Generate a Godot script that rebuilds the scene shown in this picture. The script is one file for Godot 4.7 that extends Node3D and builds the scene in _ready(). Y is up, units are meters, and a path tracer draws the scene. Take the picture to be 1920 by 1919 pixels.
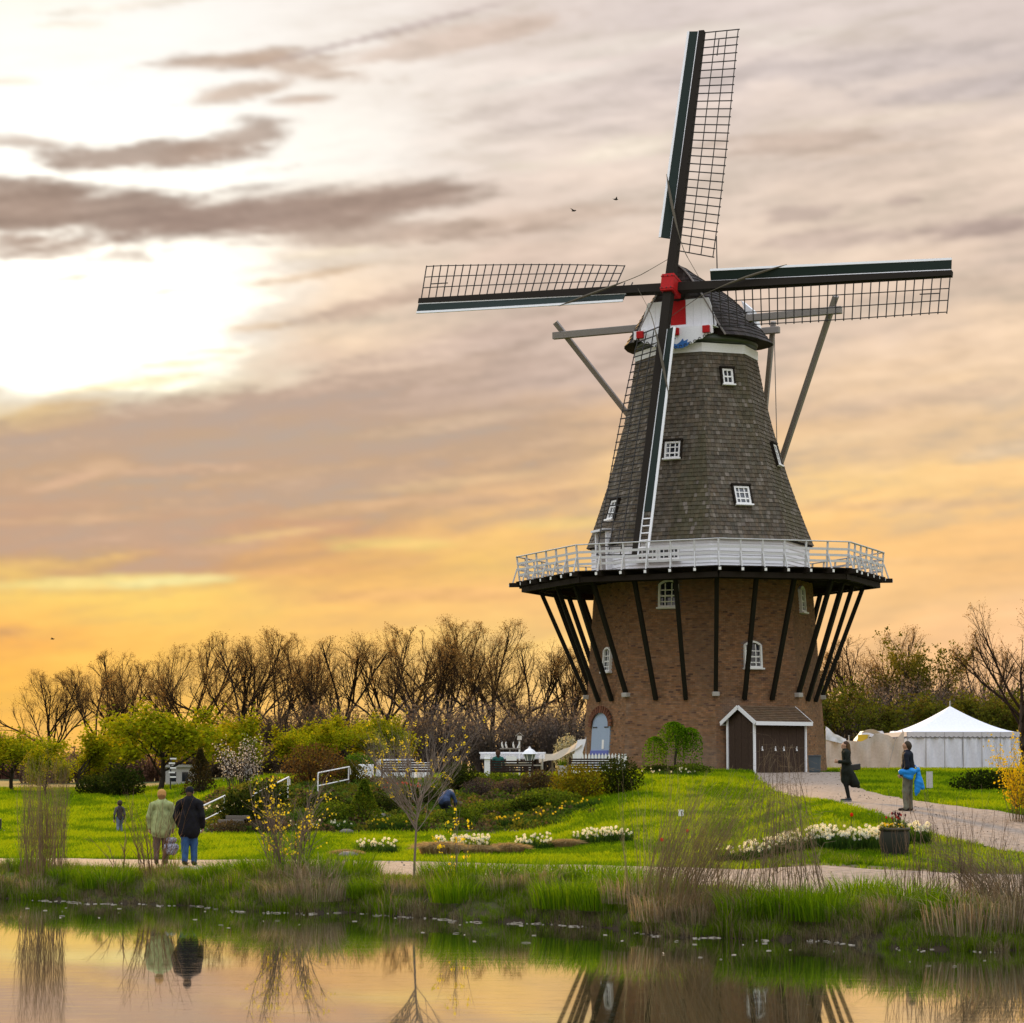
extends Node3D

# Windmill by a pond at sunset. Units are metres, the water surface lies at y = 0,
# the camera stands on the near bank and looks along -z; "far" below means -z.

const EYE := Vector3(0, 2.65, 0)
const FOCAL := 4800.0
const MILL := Vector3(9.0, 2.45, -120.0)

var rng := RandomNumberGenerator.new()
var noise_a := FastNoiseLite.new()
var noise_b := FastNoiseLite.new()
var used := {}
var M := {}


# ---------------------------------------------------------------- mesh builder
class Builder:
	var v := PackedVector3Array()
	var c := PackedColorArray()
	var n := PackedVector3Array()
	var uv := PackedVector2Array()
	var ix := PackedInt32Array()
	var smooth := false
	var mapped := false

	func vert(p: Vector3, col: Color) -> int:
		v.append(p)
		c.append(col)
		return v.size() - 1

	func tri(a: Vector3, b: Vector3, d: Vector3, col := Color.WHITE) -> void:
		var k := v.size()
		v.append(a); v.append(b); v.append(d)
		c.append(col); c.append(col); c.append(col)
		ix.append(k); ix.append(k + 1); ix.append(k + 2)

	func quad(a: Vector3, b: Vector3, d: Vector3, e: Vector3, col := Color.WHITE) -> void:
		var k := v.size()
		v.append(a); v.append(b); v.append(d); v.append(e)
		c.append(col); c.append(col); c.append(col); c.append(col)
		ix.append(k); ix.append(k + 1); ix.append(k + 2)
		ix.append(k); ix.append(k + 2); ix.append(k + 3)

	# a box about p with half axes x, y, z
	func block(p: Vector3, x: Vector3, y: Vector3, z: Vector3, col := Color.WHITE) -> void:
		var k := v.size()
		for s in 8:
			v.append(p + (x if s & 1 else -x) + (y if s & 2 else -y) + (z if s & 4 else -z))
			c.append(col)
		for f in [[0, 2, 3, 1], [4, 5, 7, 6], [0, 4, 6, 2], [1, 3, 7, 5], [0, 1, 5, 4], [2, 6, 7, 3]]:
			ix.append(k + f[0]); ix.append(k + f[1]); ix.append(k + f[2])
			ix.append(k + f[0]); ix.append(k + f[2]); ix.append(k + f[3])

	func box(p: Vector3, size: Vector3, col := Color.WHITE, turn := 0.0) -> void:
		var b := Basis(Vector3.UP, turn)
		block(p, b.x * size.x / 2, b.y * size.y / 2, b.z * size.z / 2, col)

	# a chamfered box about p, half axes given
	func beam_block(p: Vector3, x: Vector3, y: Vector3, z: Vector3, bevel: float, col := Color.WHITE) -> void:
		var lx := x.length(); var ly := y.length(); var lz := z.length()
		var ux := x / lx; var uy := y / ly; var uz := z / lz
		var b: float = min(bevel, 0.45 * min(lx, min(ly, lz)))
		var corners := []
		for s in 8:
			var sx := 1.0 if s & 1 else -1.0
			var sy := 1.0 if s & 2 else -1.0
			var sz := 1.0 if s & 4 else -1.0
			var o := p + ux * sx * lx + uy * sy * ly + uz * sz * lz
			corners.append([o - ux * sx * 0 - uy * sy * b - uz * sz * b, o - ux * sx * b - uz * sz * b, o - ux * sx * b - uy * sy * b])
		for f in [[0, 2, 6, 4, 0], [1, 5, 7, 3, 0], [0, 4, 5, 1, 1], [2, 3, 7, 6, 1], [0, 1, 3, 2, 2], [4, 6, 7, 5, 2]]:
			quad(corners[f[0]][f[4]], corners[f[1]][f[4]], corners[f[2]][f[4]], corners[f[3]][f[4]], col)
		for e in [[0, 1, 1, 2], [2, 3, 1, 2], [4, 5, 1, 2], [6, 7, 1, 2], [0, 2, 0, 2], [1, 3, 0, 2], [4, 6, 0, 2], [5, 7, 0, 2], [0, 4, 0, 1], [1, 5, 0, 1], [2, 6, 0, 1], [3, 7, 0, 1]]:
			quad(corners[e[0]][e[2]], corners[e[1]][e[2]], corners[e[1]][e[3]], corners[e[0]][e[3]], col)
		for s in 8:
			tri(corners[s][0], corners[s][1], corners[s][2], col)

	# a straight timber from a to b, wide along "side"
	func bar(a: Vector3, b: Vector3, wide: float, thick: float, side := Vector3.UP, col := Color.WHITE, bevel := 0.0) -> void:
		var d := b - a
		var s := side - d.normalized() * side.dot(d.normalized())
		if s.length() < 0.01:
			s = d.cross(Vector3.RIGHT)
			if s.length() < 0.01:
				s = d.cross(Vector3.FORWARD)
		s = s.normalized()
		var t := d.cross(s).normalized()
		if bevel > 0.0:
			beam_block((a + b) / 2, d / 2, s * wide / 2, t * thick / 2, bevel, col)
		else:
			block((a + b) / 2, d / 2, s * wide / 2, t * thick / 2, col)

	# a tube along points
	func tube(pts: Array, rad: Array, sides := 4, col := Color.WHITE, cap := true) -> void:
		var k := v.size()
		var count := pts.size()
		var side := Vector3.ZERO
		for i in count:
			var d: Vector3 = (pts[min(i + 1, count - 1)] - pts[max(i - 1, 0)]).normalized()
			if i == 0:
				side = d.cross(Vector3.UP if abs(d.y) < 0.9 else Vector3.RIGHT).normalized()
			else:
				side = (side - d * side.dot(d)).normalized()
			var other := d.cross(side)
			for s in sides:
				var a := TAU * s / sides
				v.append(pts[i] + (side * cos(a) + other * sin(a)) * rad[i])
				c.append(col)
		for i in count - 1:
			for s in sides:
				var a := k + i * sides + s
				var b := k + i * sides + (s + 1) % sides
				ix.append(a); ix.append(a + sides); ix.append(b + sides)
				ix.append(a); ix.append(b + sides); ix.append(b)
		if cap:
			for e in [0, count - 1]:
				for s in range(1, sides - 1):
					ix.append(k + e * sides); ix.append(k + e * sides + s); ix.append(k + e * sides + s + 1)

	# a solid turned about the y axis through p: profile of (radius, height)
	func lathe(p: Vector3, prof: Array, sides := 16, col := Color.WHITE) -> void:
		var k := v.size()
		for q in prof:
			for s in sides:
				var a := TAU * s / sides
				v.append(p + Vector3(q.x * cos(a), q.y, q.x * sin(a)))
				c.append(col)
		for i in prof.size() - 1:
			for s in sides:
				var a := k + i * sides + s
				var b := k + i * sides + (s + 1) % sides
				ix.append(a); ix.append(a + sides); ix.append(b + sides)
				ix.append(a); ix.append(b + sides); ix.append(b)

	# a flat outline (array of Vector2) in the plane o + x*ax + y*ay, given thickness along th
	func plate(o: Vector3, ax: Vector3, ay: Vector3, th: Vector3, outline: Array, col := Color.WHITE) -> void:
		var flat := PackedVector2Array(outline)
		var t := Geometry2D.triangulate_polygon(flat)
		var k := v.size()
		for q in outline:
			v.append(o + ax * q.x + ay * q.y + th / 2); c.append(col)
		for q in outline:
			v.append(o + ax * q.x + ay * q.y - th / 2); c.append(col)
		var m := outline.size()
		for i in range(0, t.size(), 3):
			ix.append(k + t[i]); ix.append(k + t[i + 1]); ix.append(k + t[i + 2])
			ix.append(k + m + t[i]); ix.append(k + m + t[i + 2]); ix.append(k + m + t[i + 1])
		for i in m:
			var j := (i + 1) % m
			quad(o + ax * outline[i].x + ay * outline[i].y + th / 2, o + ax * outline[j].x + ay * outline[j].y + th / 2, o + ax * outline[j].x + ay * outline[j].y - th / 2, o + ax * outline[i].x + ay * outline[i].y - th / 2, col)

	func mesh(colored := true) -> ArrayMesh:
		var m := ArrayMesh.new()
		if v.size() == 0:
			return m
		var a := []
		a.resize(Mesh.ARRAY_MAX)
		a[Mesh.ARRAY_VERTEX] = v
		if colored:
			a[Mesh.ARRAY_COLOR] = c
		if mapped:
			a[Mesh.ARRAY_TEX_UV] = uv
		a[Mesh.ARRAY_INDEX] = ix
		if smooth:
			n.resize(v.size())
			n.fill(Vector3.ZERO)
			for i in range(0, ix.size(), 3):
				var f := (v[ix[i + 2]] - v[ix[i]]).cross(v[ix[i + 1]] - v[ix[i]])
				n[ix[i]] += f; n[ix[i + 1]] += f; n[ix[i + 2]] += f
			for i in n.size():
				n[i] = n[i].normalized() if n[i].length() > 1e-9 else Vector3.UP
			a[Mesh.ARRAY_NORMAL] = n
		m.add_surface_from_arrays(Mesh.PRIMITIVE_TRIANGLES, a)
		return m


# ---------------------------------------------------------------- naming
func numbered(called: String) -> String:
	if not used.has(called):
		used[called] = 0
		return called
	used[called] += 1
	return "%s_%03d" % [called, used[called]]


func put(b: Builder, called: String, m: Material, parent: Node, colored := true) -> MeshInstance3D:
	var o := MeshInstance3D.new()
	o.name = called
	o.mesh = b.mesh(colored)
	o.material_override = m
	parent.add_child(o, true)
	return o


func place(mesh: Mesh, called: String, m: Material, parent: Node, where: Transform3D) -> MeshInstance3D:
	var o := MeshInstance3D.new()
	o.name = called
	o.mesh = mesh
	o.material_override = m
	o.transform = where
	parent.add_child(o, true)
	return o


func tag(o: Node, label: String, category: String, group := "") -> void:
	o.set_meta("label", label)
	o.set_meta("category", category)
	if group:
		o.set_meta("group", group)


func thing(called: String, label: String, category: String, at := Vector3.ZERO, turn := 0.0, group := "") -> Node3D:
	var o := Node3D.new()
	o.name = numbered(called)
	add_child(o)
	o.position = at
	o.rotation.y = turn
	tag(o, label, category, group)
	return o


func single(b: Builder, called: String, m: Material, label: String, category: String, at := Vector3.ZERO, group := "", colored := true) -> MeshInstance3D:
	var o := put(b, numbered(called), m, self, colored)
	o.position = at
	tag(o, label, category, group)
	return o


func structure(b: Builder, called: String, m: Material, colored := true) -> MeshInstance3D:
	var o := put(b, called, m, self, colored)
	o.set_meta("kind", "structure")
	return o


func copy_of(o: Node3D, label: String, at: Vector3, turn := 0.0, scale_by := 1.0, group := "") -> Node3D:
	var r: Node3D = o.duplicate()
	var base := str(o.name)
	var cut := RegEx.create_from_string("_\\d\\d\\d$")
	r.name = numbered(cut.sub(base, ""))
	add_child(r)
	r.position = at
	r.rotation.y = turn
	r.scale = Vector3.ONE * scale_by
	r.set_meta("label", label)
	if group:
		r.set_meta("group", group)
	return r


# ---------------------------------------------------------------- materials
func paint(rgb: Color, rough := 0.7, extra := {}) -> StandardMaterial3D:
	var m := StandardMaterial3D.new()
	m.albedo_color = rgb.linear_to_srgb()
	m.roughness = rough
	for k in extra:
		m.set(k, extra[k])
	return m


func tinted(rough := 0.8, backlight := Color.BLACK) -> StandardMaterial3D:
	var m := StandardMaterial3D.new()
	m.vertex_color_use_as_albedo = true
	m.roughness = rough
	m.metallic_specular = 0.3
	if backlight != Color.BLACK:
		m.backlight_enabled = true
		m.backlight = backlight.linear_to_srgb()
	return m


func grain(low: Color, high: Color, frequency: float, octaves := 4, size := 512, seeded := 1) -> NoiseTexture2D:
	var f := FastNoiseLite.new()
	f.seed = seeded
	f.frequency = frequency
	f.fractal_octaves = octaves
	var g := Gradient.new()
	g.set_color(0, low.linear_to_srgb())
	g.set_color(1, high.linear_to_srgb())
	var t := NoiseTexture2D.new()
	t.width = size
	t.height = size
	t.seamless = true
	t.noise = f
	t.color_ramp = g
	return t


func bumps(frequency: float, strength: float, size := 512, seeded := 2) -> NoiseTexture2D:
	var f := FastNoiseLite.new()
	f.seed = seeded
	f.frequency = frequency
	f.fractal_octaves = 4
	var t := NoiseTexture2D.new()
	t.width = size
	t.height = size
	t.seamless = true
	t.noise = f
	t.as_normal_map = true
	t.bump_strength = strength
	return t


# colour grain over the whole of a surface, laid in world space
func grained(low: Color, high: Color, frequency: float, per_metre: float, rough := 0.8, bump := 0.0, stretch := Vector3.ONE, vertex := false) -> StandardMaterial3D:
	var m := StandardMaterial3D.new()
	m.albedo_texture = grain(low, high, frequency)
	m.uv1_triplanar = true
	m.uv1_world_triplanar = true
	m.uv1_scale = Vector3.ONE * per_metre * stretch
	m.roughness = rough
	m.metallic_specular = 0.22
	m.vertex_color_use_as_albedo = vertex
	if bump > 0.0:
		m.normal_enabled = true
		m.normal_texture = bumps(frequency, 8.0)
		m.normal_scale = bump
	return m


func tone(base: Color, spread: float, warm := 0.0) -> Color:
	var k := 1.0 + rng.randf_range(-spread, spread)
	var w := rng.randf_range(-warm, warm)
	return Color(base.r * k * (1 + w), base.g * k, base.b * k * (1 - w))


# ---------------------------------------------------------------- terrain heights
func profile(table: Array, d: float) -> float:
	if d <= table[0].x:
		return table[0].y
	for i in table.size() - 1:
		if d <= table[i + 1].x:
			var t: float = (d - table[i].x) / (table[i + 1].x - table[i].x)
			return lerp(table[i].y, table[i + 1].y, t)
	return table[-1].y


const SHORE := [Vector2(-100, 92), Vector2(-30, 60), Vector2(-10.6, 52.6), Vector2(-8.2, 51.6), Vector2(-4.6, 48.3), Vector2(-2.55, 47.1), Vector2(-0.6, 45.4), Vector2(1.3, 43.4), Vector2(2.5, 41.4), Vector2(4.5, 39.8), Vector2(5.9, 38.4), Vector2(8, 37.8), Vector2(30, 34), Vector2(100, 25)]
const LEFT := [Vector2(0, 0.45), Vector2(87, 0.45), Vector2(100, 0.75), Vector2(120, 1.3), Vector2(150, 1.7), Vector2(230, 2.2), Vector2(400, 2.6)]
const GARDEN := [Vector2(0, 0.45), Vector2(82, 0.48), Vector2(90, 1.1), Vector2(96, 1.75), Vector2(101, 2.1), Vector2(120, 2.1), Vector2(150, 2.3), Vector2(400, 2.6)]
const SLOPE := [Vector2(0, 0.45), Vector2(60, 0.5), Vector2(70, 0.8), Vector2(80, 1.2), Vector2(90, 1.7), Vector2(100, 2.2), Vector2(108, 2.44), Vector2(150, 2.45), Vector2(400, 2.6)]
const RIGHT := [Vector2(0, 0.45), Vector2(50, 0.47), Vector2(55, 0.78), Vector2(65.8, 1.53), Vector2(71.6, 1.68), Vector2(90, 2.05), Vector2(108, 2.42), Vector2(112, 2.45), Vector2(150, 2.48), Vector2(400, 2.6)]


func shore(x: float) -> float:
	return profile(SHORE, x) + 0.35 * sin(x * 1.7) + 0.2 * sin(x * 4.1 + 1.0)


func ground(x: float, z: float) -> float:
	var d := -z
	if d < 5.0:
		return -1.2
	var t := d - shore(x)
	if t < 0.0:
		return maxf(-1.2, 0.4 * t - 0.05)
	var u := x / d
	var h := profile(LEFT, d)
	h = lerp(h, profile(GARDEN, d), smoothstep(-0.15, -0.085, u))
	h = lerp(h, profile(SLOPE, d), smoothstep(-0.005, 0.055, u))
	h = lerp(h, profile(RIGHT, d), smoothstep(0.085, 0.125, u))
	h += 0.035 * noise_a.get_noise_2d(x * 9.0, z * 9.0) * smoothstep(0.5, 3.0, t)
	return h * smoothstep(-0.5, 1.9, t) - 0.05 * (1.0 - smoothstep(0.0, 0.6, t))


func on_ground(x: float, z: float, lift := 0.0) -> Vector3:
	return Vector3(x, ground(x, z) + lift, z)


# the point where a direction seen from the bank meets the ground plane z = -d; px, py count as in a 1920 wide picture
func across(px: float, d: float) -> float:
	return (px - 960.0) / FOCAL * d


func stand(px: float, d: float, lift := 0.0) -> Vector3:
	return on_ground(across(px, d), -d, lift)


func above(py: float, d: float) -> float:
	return EYE.y + (1442.0 - py) / FOCAL * d


# ---------------------------------------------------------------- sky
const SKY_ROWS := [-260, 0, 160, 320, 480, 640, 730, 800, 860, 920, 1000, 1060, 1120, 1200, 1300, 1442]
const SKY_COLUMNS := [0, 320, 640, 960, 1280, 1600, 1920]
const SKY_FIELD := [
	[[240, 236, 232], [240, 236, 232], [236, 231, 228], [230, 224, 222], [226, 220, 220], [226, 220, 220], [224, 218, 219]],
	[[255, 252, 241], [255, 250, 243], [249, 240, 232], [230, 215, 206], [221, 207, 201], [226, 212, 205], [224, 208, 200]],
	[[255, 253, 246], [255, 252, 247], [252, 243, 233], [236, 222, 212], [224, 208, 200], [230, 214, 204], [208, 194, 188]],
	[[255, 254, 250], [255, 255, 250], [253, 247, 238], [237, 220, 207], [228, 210, 196], [220, 200, 185], [235, 214, 196]],
	[[255, 254, 250], [255, 253, 246], [246, 226, 204], [218, 195, 178], [226, 204, 186], [230, 208, 188], [216, 194, 178]],
	[[255, 255, 252], [255, 254, 246], [242, 214, 184], [212, 189, 174], [213, 189, 173], [226, 200, 178], [237, 208, 178]],
	[[255, 255, 246], [255, 246, 218], [212, 185, 164], [205, 181, 166], [216, 190, 170], [234, 204, 173], [237, 206, 172]],
	[[226, 196, 147], [190, 160, 132], [185, 156, 131], [192, 164, 141], [220, 184, 147], [230, 195, 157], [234, 199, 155]],
	[[190, 158, 128], [181, 151, 125], [185, 155, 129], [197, 166, 137], [232, 194, 147], [236, 199, 152], [229, 195, 154]],
	[[202, 167, 136], [209, 173, 139], [192, 161, 132], [223, 182, 140], [249, 208, 144], [249, 208, 144], [247, 203, 142]],
	[[196, 158, 129], [193, 155, 127], [210, 164, 127], [245, 196, 125], [251, 199, 128], [252, 201, 132], [251, 199, 134]],
	[[197, 155, 122], [202, 158, 122], [234, 181, 113], [247, 200, 118], [250, 196, 121], [252, 199, 130], [250, 198, 134]],
	[[255, 212, 114], [255, 213, 114], [255, 199, 118], [252, 197, 125], [255, 203, 132], [255, 205, 141], [253, 204, 148]],
	[[255, 186, 97], [255, 200, 104], [255, 201, 114], [255, 211, 127], [255, 206, 134], [255, 202, 141], [253, 201, 149]],
	[[255, 194, 87], [255, 198, 97], [255, 201, 112], [255, 205, 125], [255, 205, 134], [255, 202, 141], [253, 201, 149]],
	[[255, 190, 93], [255, 192, 99], [255, 196, 112], [255, 200, 123], [255, 201, 132], [253, 199, 139], [251, 199, 148]],
]
# cloud bars: centre x, y, half length, half height, slope (rise per length), colour, cover, raggedness
const BARS := [
	[190, 415, 330, 66, 0.02, [166, 143, 129], 0.97, 0.38],
	[20, 410, 160, 70, -0.08, [170, 147, 132], 0.9, 0.5],
	[500, 408, 330, 52, 0.10, [166, 143, 130], 0.97, 0.25],
	[720, 378, 240, 38, 0.08, [170, 147, 133], 0.92, 0.28],
	[720, 442, 320, 30, 0.05, [182, 157, 141], 0.7, 0.45],
	[60, 482, 170, 26, -0.05, [186, 160, 142], 0.65, 0.6],
	[30, 292, 110, 20, 0.05, [190, 166, 148], 0.75, 0.5],
	[270, 306, 240, 40, 0.06, [176, 153, 138], 0.92, 0.5],
	[430, 276, 150, 36, 0.26, [182, 158, 142], 0.85, 0.5],
	[430, 130, 170, 20, 0.10, [190, 163, 143], 0.85, 0.4],
	[560, 140, 170, 26, -0.08, [194, 168, 148], 0.75, 0.45],
	[430, 190, 120, 17, 0.16, [196, 168, 146], 0.75, 0.45],
	[560, 200, 70, 11, 0.08, [196, 168, 148], 0.75, 0.35],
	[720, 75, 300, 8, 0.26, [190, 172, 166], 0.7, 0.3],
	[800, 96, 300, 26, 0.2, [214, 188, 170], 0.6, 0.5],
	[560, 526, 160, 10, 0.16, [214, 184, 152], 0.7, 0.45],
	[700, 570, 170, 24, 0.22, [196, 170, 152], 0.8, 0.45],
	[120, 540, 70, 9, 0.2, [226, 200, 176], 0.65, 0.45],
	[470, 620, 70, 8, 0.1, [228, 196, 160], 0.65, 0.45],
	[900, 640, 320, 30, 0.2, [203, 178, 163], 0.6, 0.6],
	[380, 780, 430, 44, 0.13, [194, 166, 145], 0.9, 0.45],
	[140, 835, 280, 42, 0.1, [198, 168, 144], 0.85, 0.45],
	[760, 730, 360, 64, 0.16, [198, 171, 153], 0.65, 0.5],
	[360, 886, 240, 10, 0.06, [240, 198, 164], 0.55, 0.6],
	[150, 905, 130, 12, 0.3, [238, 194, 160], 0.45, 0.6],
	[600, 912, 360, 36, 0.16, [198, 168, 144], 0.6, 0.45],
	[200, 1020, 360, 44, 0.05, [200, 167, 141], 0.7, 0.4],
	[420, 1030, 200, 30, 0.2, [208, 172, 142], 0.5, 0.5],
	[750, 1022, 160, 16, 0.02, [255, 222, 134], 0.6, 0.6],
	[190, 1098, 240, 13, 0.05, [255, 230, 146], 0.8, 0.5],
	[330, 1094, 140, 10, 0.08, [255, 238, 165], 0.8, 0.45],
	[10, 1192, 70, 16, 0.1, [204, 158, 110], 0.65, 0.45],
	[820, 1118, 260, 16, 0.02, [236, 182, 122], 0.6, 0.45],
	[560, 1075, 180, 9, 0.05, [244, 186, 122], 0.6, 0.5],
	[1560, 150, 400, 40, 0.05, [203, 190, 186], 0.65, 0.5],
	[1800, 190, 220, 26, 0.06, [200, 187, 184], 0.6, 0.5],
	[1250, 90, 240, 20, 0.12, [240, 228, 216], 0.6, 0.6],
	[1060, 150, 160, 16, 0.16, [246, 236, 226], 0.6, 0.6],
	[1480, 92, 120, 16, 0.2, [244, 232, 220], 0.5, 0.7],
	[1500, 280, 190, 24, 0.07, [204, 182, 166], 0.75, 0.5],
	[1640, 298, 150, 11, 0.08, [214, 192, 174], 0.55, 0.5],
	[1700, 240, 260, 16, 0.05, [238, 220, 202], 0.6, 0.6],
	[1130, 296, 170, 26, 0.18, [250, 236, 216], 0.7, 0.6],
	[1500, 412, 90, 18, 0.06, [196, 175, 164], 0.65, 0.6],
	[1700, 392, 34, 9, 0.05, [194, 173, 162], 0.75, 0.4],
	[1850, 448, 170, 24, 0.08, [176, 156, 147], 0.9, 0.4],
	[1540, 462, 190, 26, 0.0, [204, 182, 170], 0.65, 0.6],
	[1180, 200, 280, 60, 0.1, [218, 203, 196], 0.5, 0.5],
	[1020, 412, 220, 22, 0.08, [204, 180, 162], 0.65, 0.5],
	[1080, 690, 160, 60, 0.1, [204, 180, 166], 0.45, 0.6],
	[1660, 700, 240, 24, 0.16, [246, 212, 176], 0.55, 0.6],
	[1700, 760, 260, 20, 0.12, [222, 190, 160], 0.5, 0.6],
	[1560, 830, 200, 16, 0.10, [250, 214, 168], 0.5, 0.6],
	[1700, 955, 240, 14, 0.0, [230, 188, 142], 0.6, 0.45],
	[1870, 862, 130, 24, 0.16, [208, 190, 168], 0.6, 0.45],
	[1050, 985, 130, 12, 0.05, [255, 220, 140], 0.5, 0.5],
	[1640, 1060, 260, 12, 0.02, [240, 196, 140], 0.45, 0.5],
	[260, 812, 300, 16, 0.11, [178, 150, 127], 0.7, 0.6],
	[560, 770, 260, 18, 0.16, [180, 153, 133], 0.65, 0.6],
	[420, 856, 320, 14, 0.09, [182, 153, 129], 0.65, 0.6],
	[820, 800, 240, 16, 0.14, [226, 194, 162], 0.55, 0.7],
	[720, 850, 240, 12, 0.13, [186, 157, 134], 0.6, 0.6],
	[180, 940, 260, 16, 0.06, [184, 153, 127], 0.6, 0.6],
	[420, 975, 260, 14, 0.10, [188, 156, 128], 0.6, 0.6],
	[120, 985, 220, 9, 0.05, [228, 186, 146], 0.55, 0.7],
	[640, 958, 220, 12, 0.12, [230, 186, 140], 0.6, 0.7],
	[120, 1050, 220, 14, 0.03, [188, 152, 120], 0.65, 0.5],
	[520, 1005, 160, 10, 0.14, [250, 208, 140], 0.55, 0.6],
	[900, 940, 240, 14, 0.06, [222, 180, 140], 0.5, 0.6],
	[860, 905, 180, 10, 0.10, [246, 206, 156], 0.5, 0.6],
	[120, 80, 130, 10, 0.08, [248, 234, 216], 0.7, 0.6],
	[230, 40, 160, 8, 0.14, [250, 238, 222], 0.7, 0.6],
	[20, 185, 60, 9, 0.05, [244, 226, 204], 0.7, 0.5],
	[300, 560, 90, 6, 0.14, [252, 238, 214], 0.7, 0.6],
	[330, 690, 110, 7, 0.10, [250, 226, 186], 0.7, 0.6],
	[420, 665, 80, 6, 0.08, [248, 222, 182], 0.7, 0.6],
	[200, 735, 160, 10, 0.14, [252, 230, 180], 0.7, 0.6],
	[600, 480, 120, 9, 0.10, [250, 232, 206], 0.6, 0.6],
	[1250, 560, 240, 14, 0.10, [204, 180, 164], 0.5, 0.6],
	[1700, 560, 240, 14, 0.08, [214, 190, 170], 0.5, 0.6],
	[1800, 650, 200, 12, 0.12, [246, 214, 182], 0.5, 0.6],
]

var streaks := FastNoiseLite.new()
var billows := FastNoiseLite.new()


func srgb(c: Array) -> Vector3:
	var l := Color(c[0] / 255.0, c[1] / 255.0, c[2] / 255.0).srgb_to_linear()
	return Vector3(l.r, l.g, l.b)


func sky_color(az: float, el: float, field: Array, bars: Array) -> Vector3:
	# az and el in degrees, az counted from the view along -z to the right
	var high := clampf(el / 90.0, 0.0, 1.0)
	var ring := noise_b.get_noise_3d(60.0 * cos(deg_to_rad(az)) * (1.2 - high), el * 4.0, 60.0 * sin(deg_to_rad(az)) * (1.2 - high))
	# thin evening overcast all round: peach at the horizon, paler and cooler overhead
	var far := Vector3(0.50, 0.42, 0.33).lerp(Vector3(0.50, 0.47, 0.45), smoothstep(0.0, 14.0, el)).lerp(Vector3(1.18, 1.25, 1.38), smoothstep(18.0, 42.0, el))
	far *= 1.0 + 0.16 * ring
	# brightness round the veiled sun
	var s := Vector2((az + 10.0) * 0.8, el - 10.0).length()
	var w := (1.0 - smoothstep(12.5, 24.0, absf(az))) * (1.0 - smoothstep(17.0, 27.0, el)) * smoothstep(-12.0, -2.0, el)
	if w <= 0.0:
		return far
	var x := 960.0 + az * 83.8
	var y := 1442.0 - el * 83.8
	var nx := x * 0.5 + y * 0.10
	var ny := y * 3.3 + x * 0.42
	var n1 := streaks.get_noise_2d(nx, ny)
	var n2 := billows.get_noise_2d(x * 1.0, y * 1.9 + x * 0.12)
	var n3 := streaks.get_noise_2d(nx * 2.7 + 900.0, ny * 2.7)
	var wx := x + 60.0 * n2 + 40.0 * n3
	var wy := y + 56.0 * n1 + 22.0 * n2
	var ci := clampf(wx / 320.0, 0.0, 5.999)
	var c0 := int(ci)
	var cf := smoothstep(0.0, 1.0, ci - c0) * 0.5 + (ci - c0) * 0.5
	var r0 := 0
	var yy := clampf(wy, -260.0, 1441.9)
	while r0 < SKY_ROWS.size() - 2 and yy > SKY_ROWS[r0 + 1]:
		r0 += 1
	var rf: float = (yy - SKY_ROWS[r0]) / float(SKY_ROWS[r0 + 1] - SKY_ROWS[r0])
	var base: Vector3 = (field[r0][c0] as Vector3).lerp(field[r0][c0 + 1], cf).lerp((field[r0 + 1][c0] as Vector3).lerp(field[r0 + 1][c0 + 1], cf), rf)
	var n4 := streaks.get_noise_2d(nx * 5.5 + 60.0, ny * 5.5 + 300.0)
	var l := 0.62 * n1 + 0.42 * n3 + 0.34 * n4
	var lum := base.dot(Vector3(0.3, 0.55, 0.15))
	l *= (1.0 - 0.85 * smoothstep(0.78, 1.0, lum)) * (0.7 + 0.3 * smoothstep(100.0, 420.0, y))
	base = base.lerp(Vector3(1.02, 0.86, 0.69) * lum, clampf(-0.9 * l, 0.0, 0.4) * (1.0 - 0.8 * smoothstep(930.0, 1080.0, y)))
	base *= 1.0 + 0.30 * l * (1.0 - 0.35 * smoothstep(900.0, 1050.0, y))
	base += Vector3(0.7, 0.64, 0.48) * exp(-s * s / 16.0) * smoothstep(0.8, 0.98, base.y)
	for b in bars:
		var dx: float = x - b[0]
		if absf(dx) > b[2] * 1.4:
			continue
		var dy: float = y - b[1] + dx * b[4]
		if absf(dy) > b[3] * 2.4:
			continue
		var q: float = sqrt((dx / b[2]) * (dx / b[2]) + (dy / b[3]) * (dy / b[3])) + b[7] * (0.9 * n1 + 0.5 * n2 + 0.8 * n3 + 0.5 * n4)
		var a: float = b[6] * (1.0 - smoothstep(0.4, 1.15, q))
		base = base.lerp((b[5] as Vector3) * (1.0 + 0.22 * n3 + 0.16 * n4), a)
	return far.lerp(base / 1.4, w)


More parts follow.
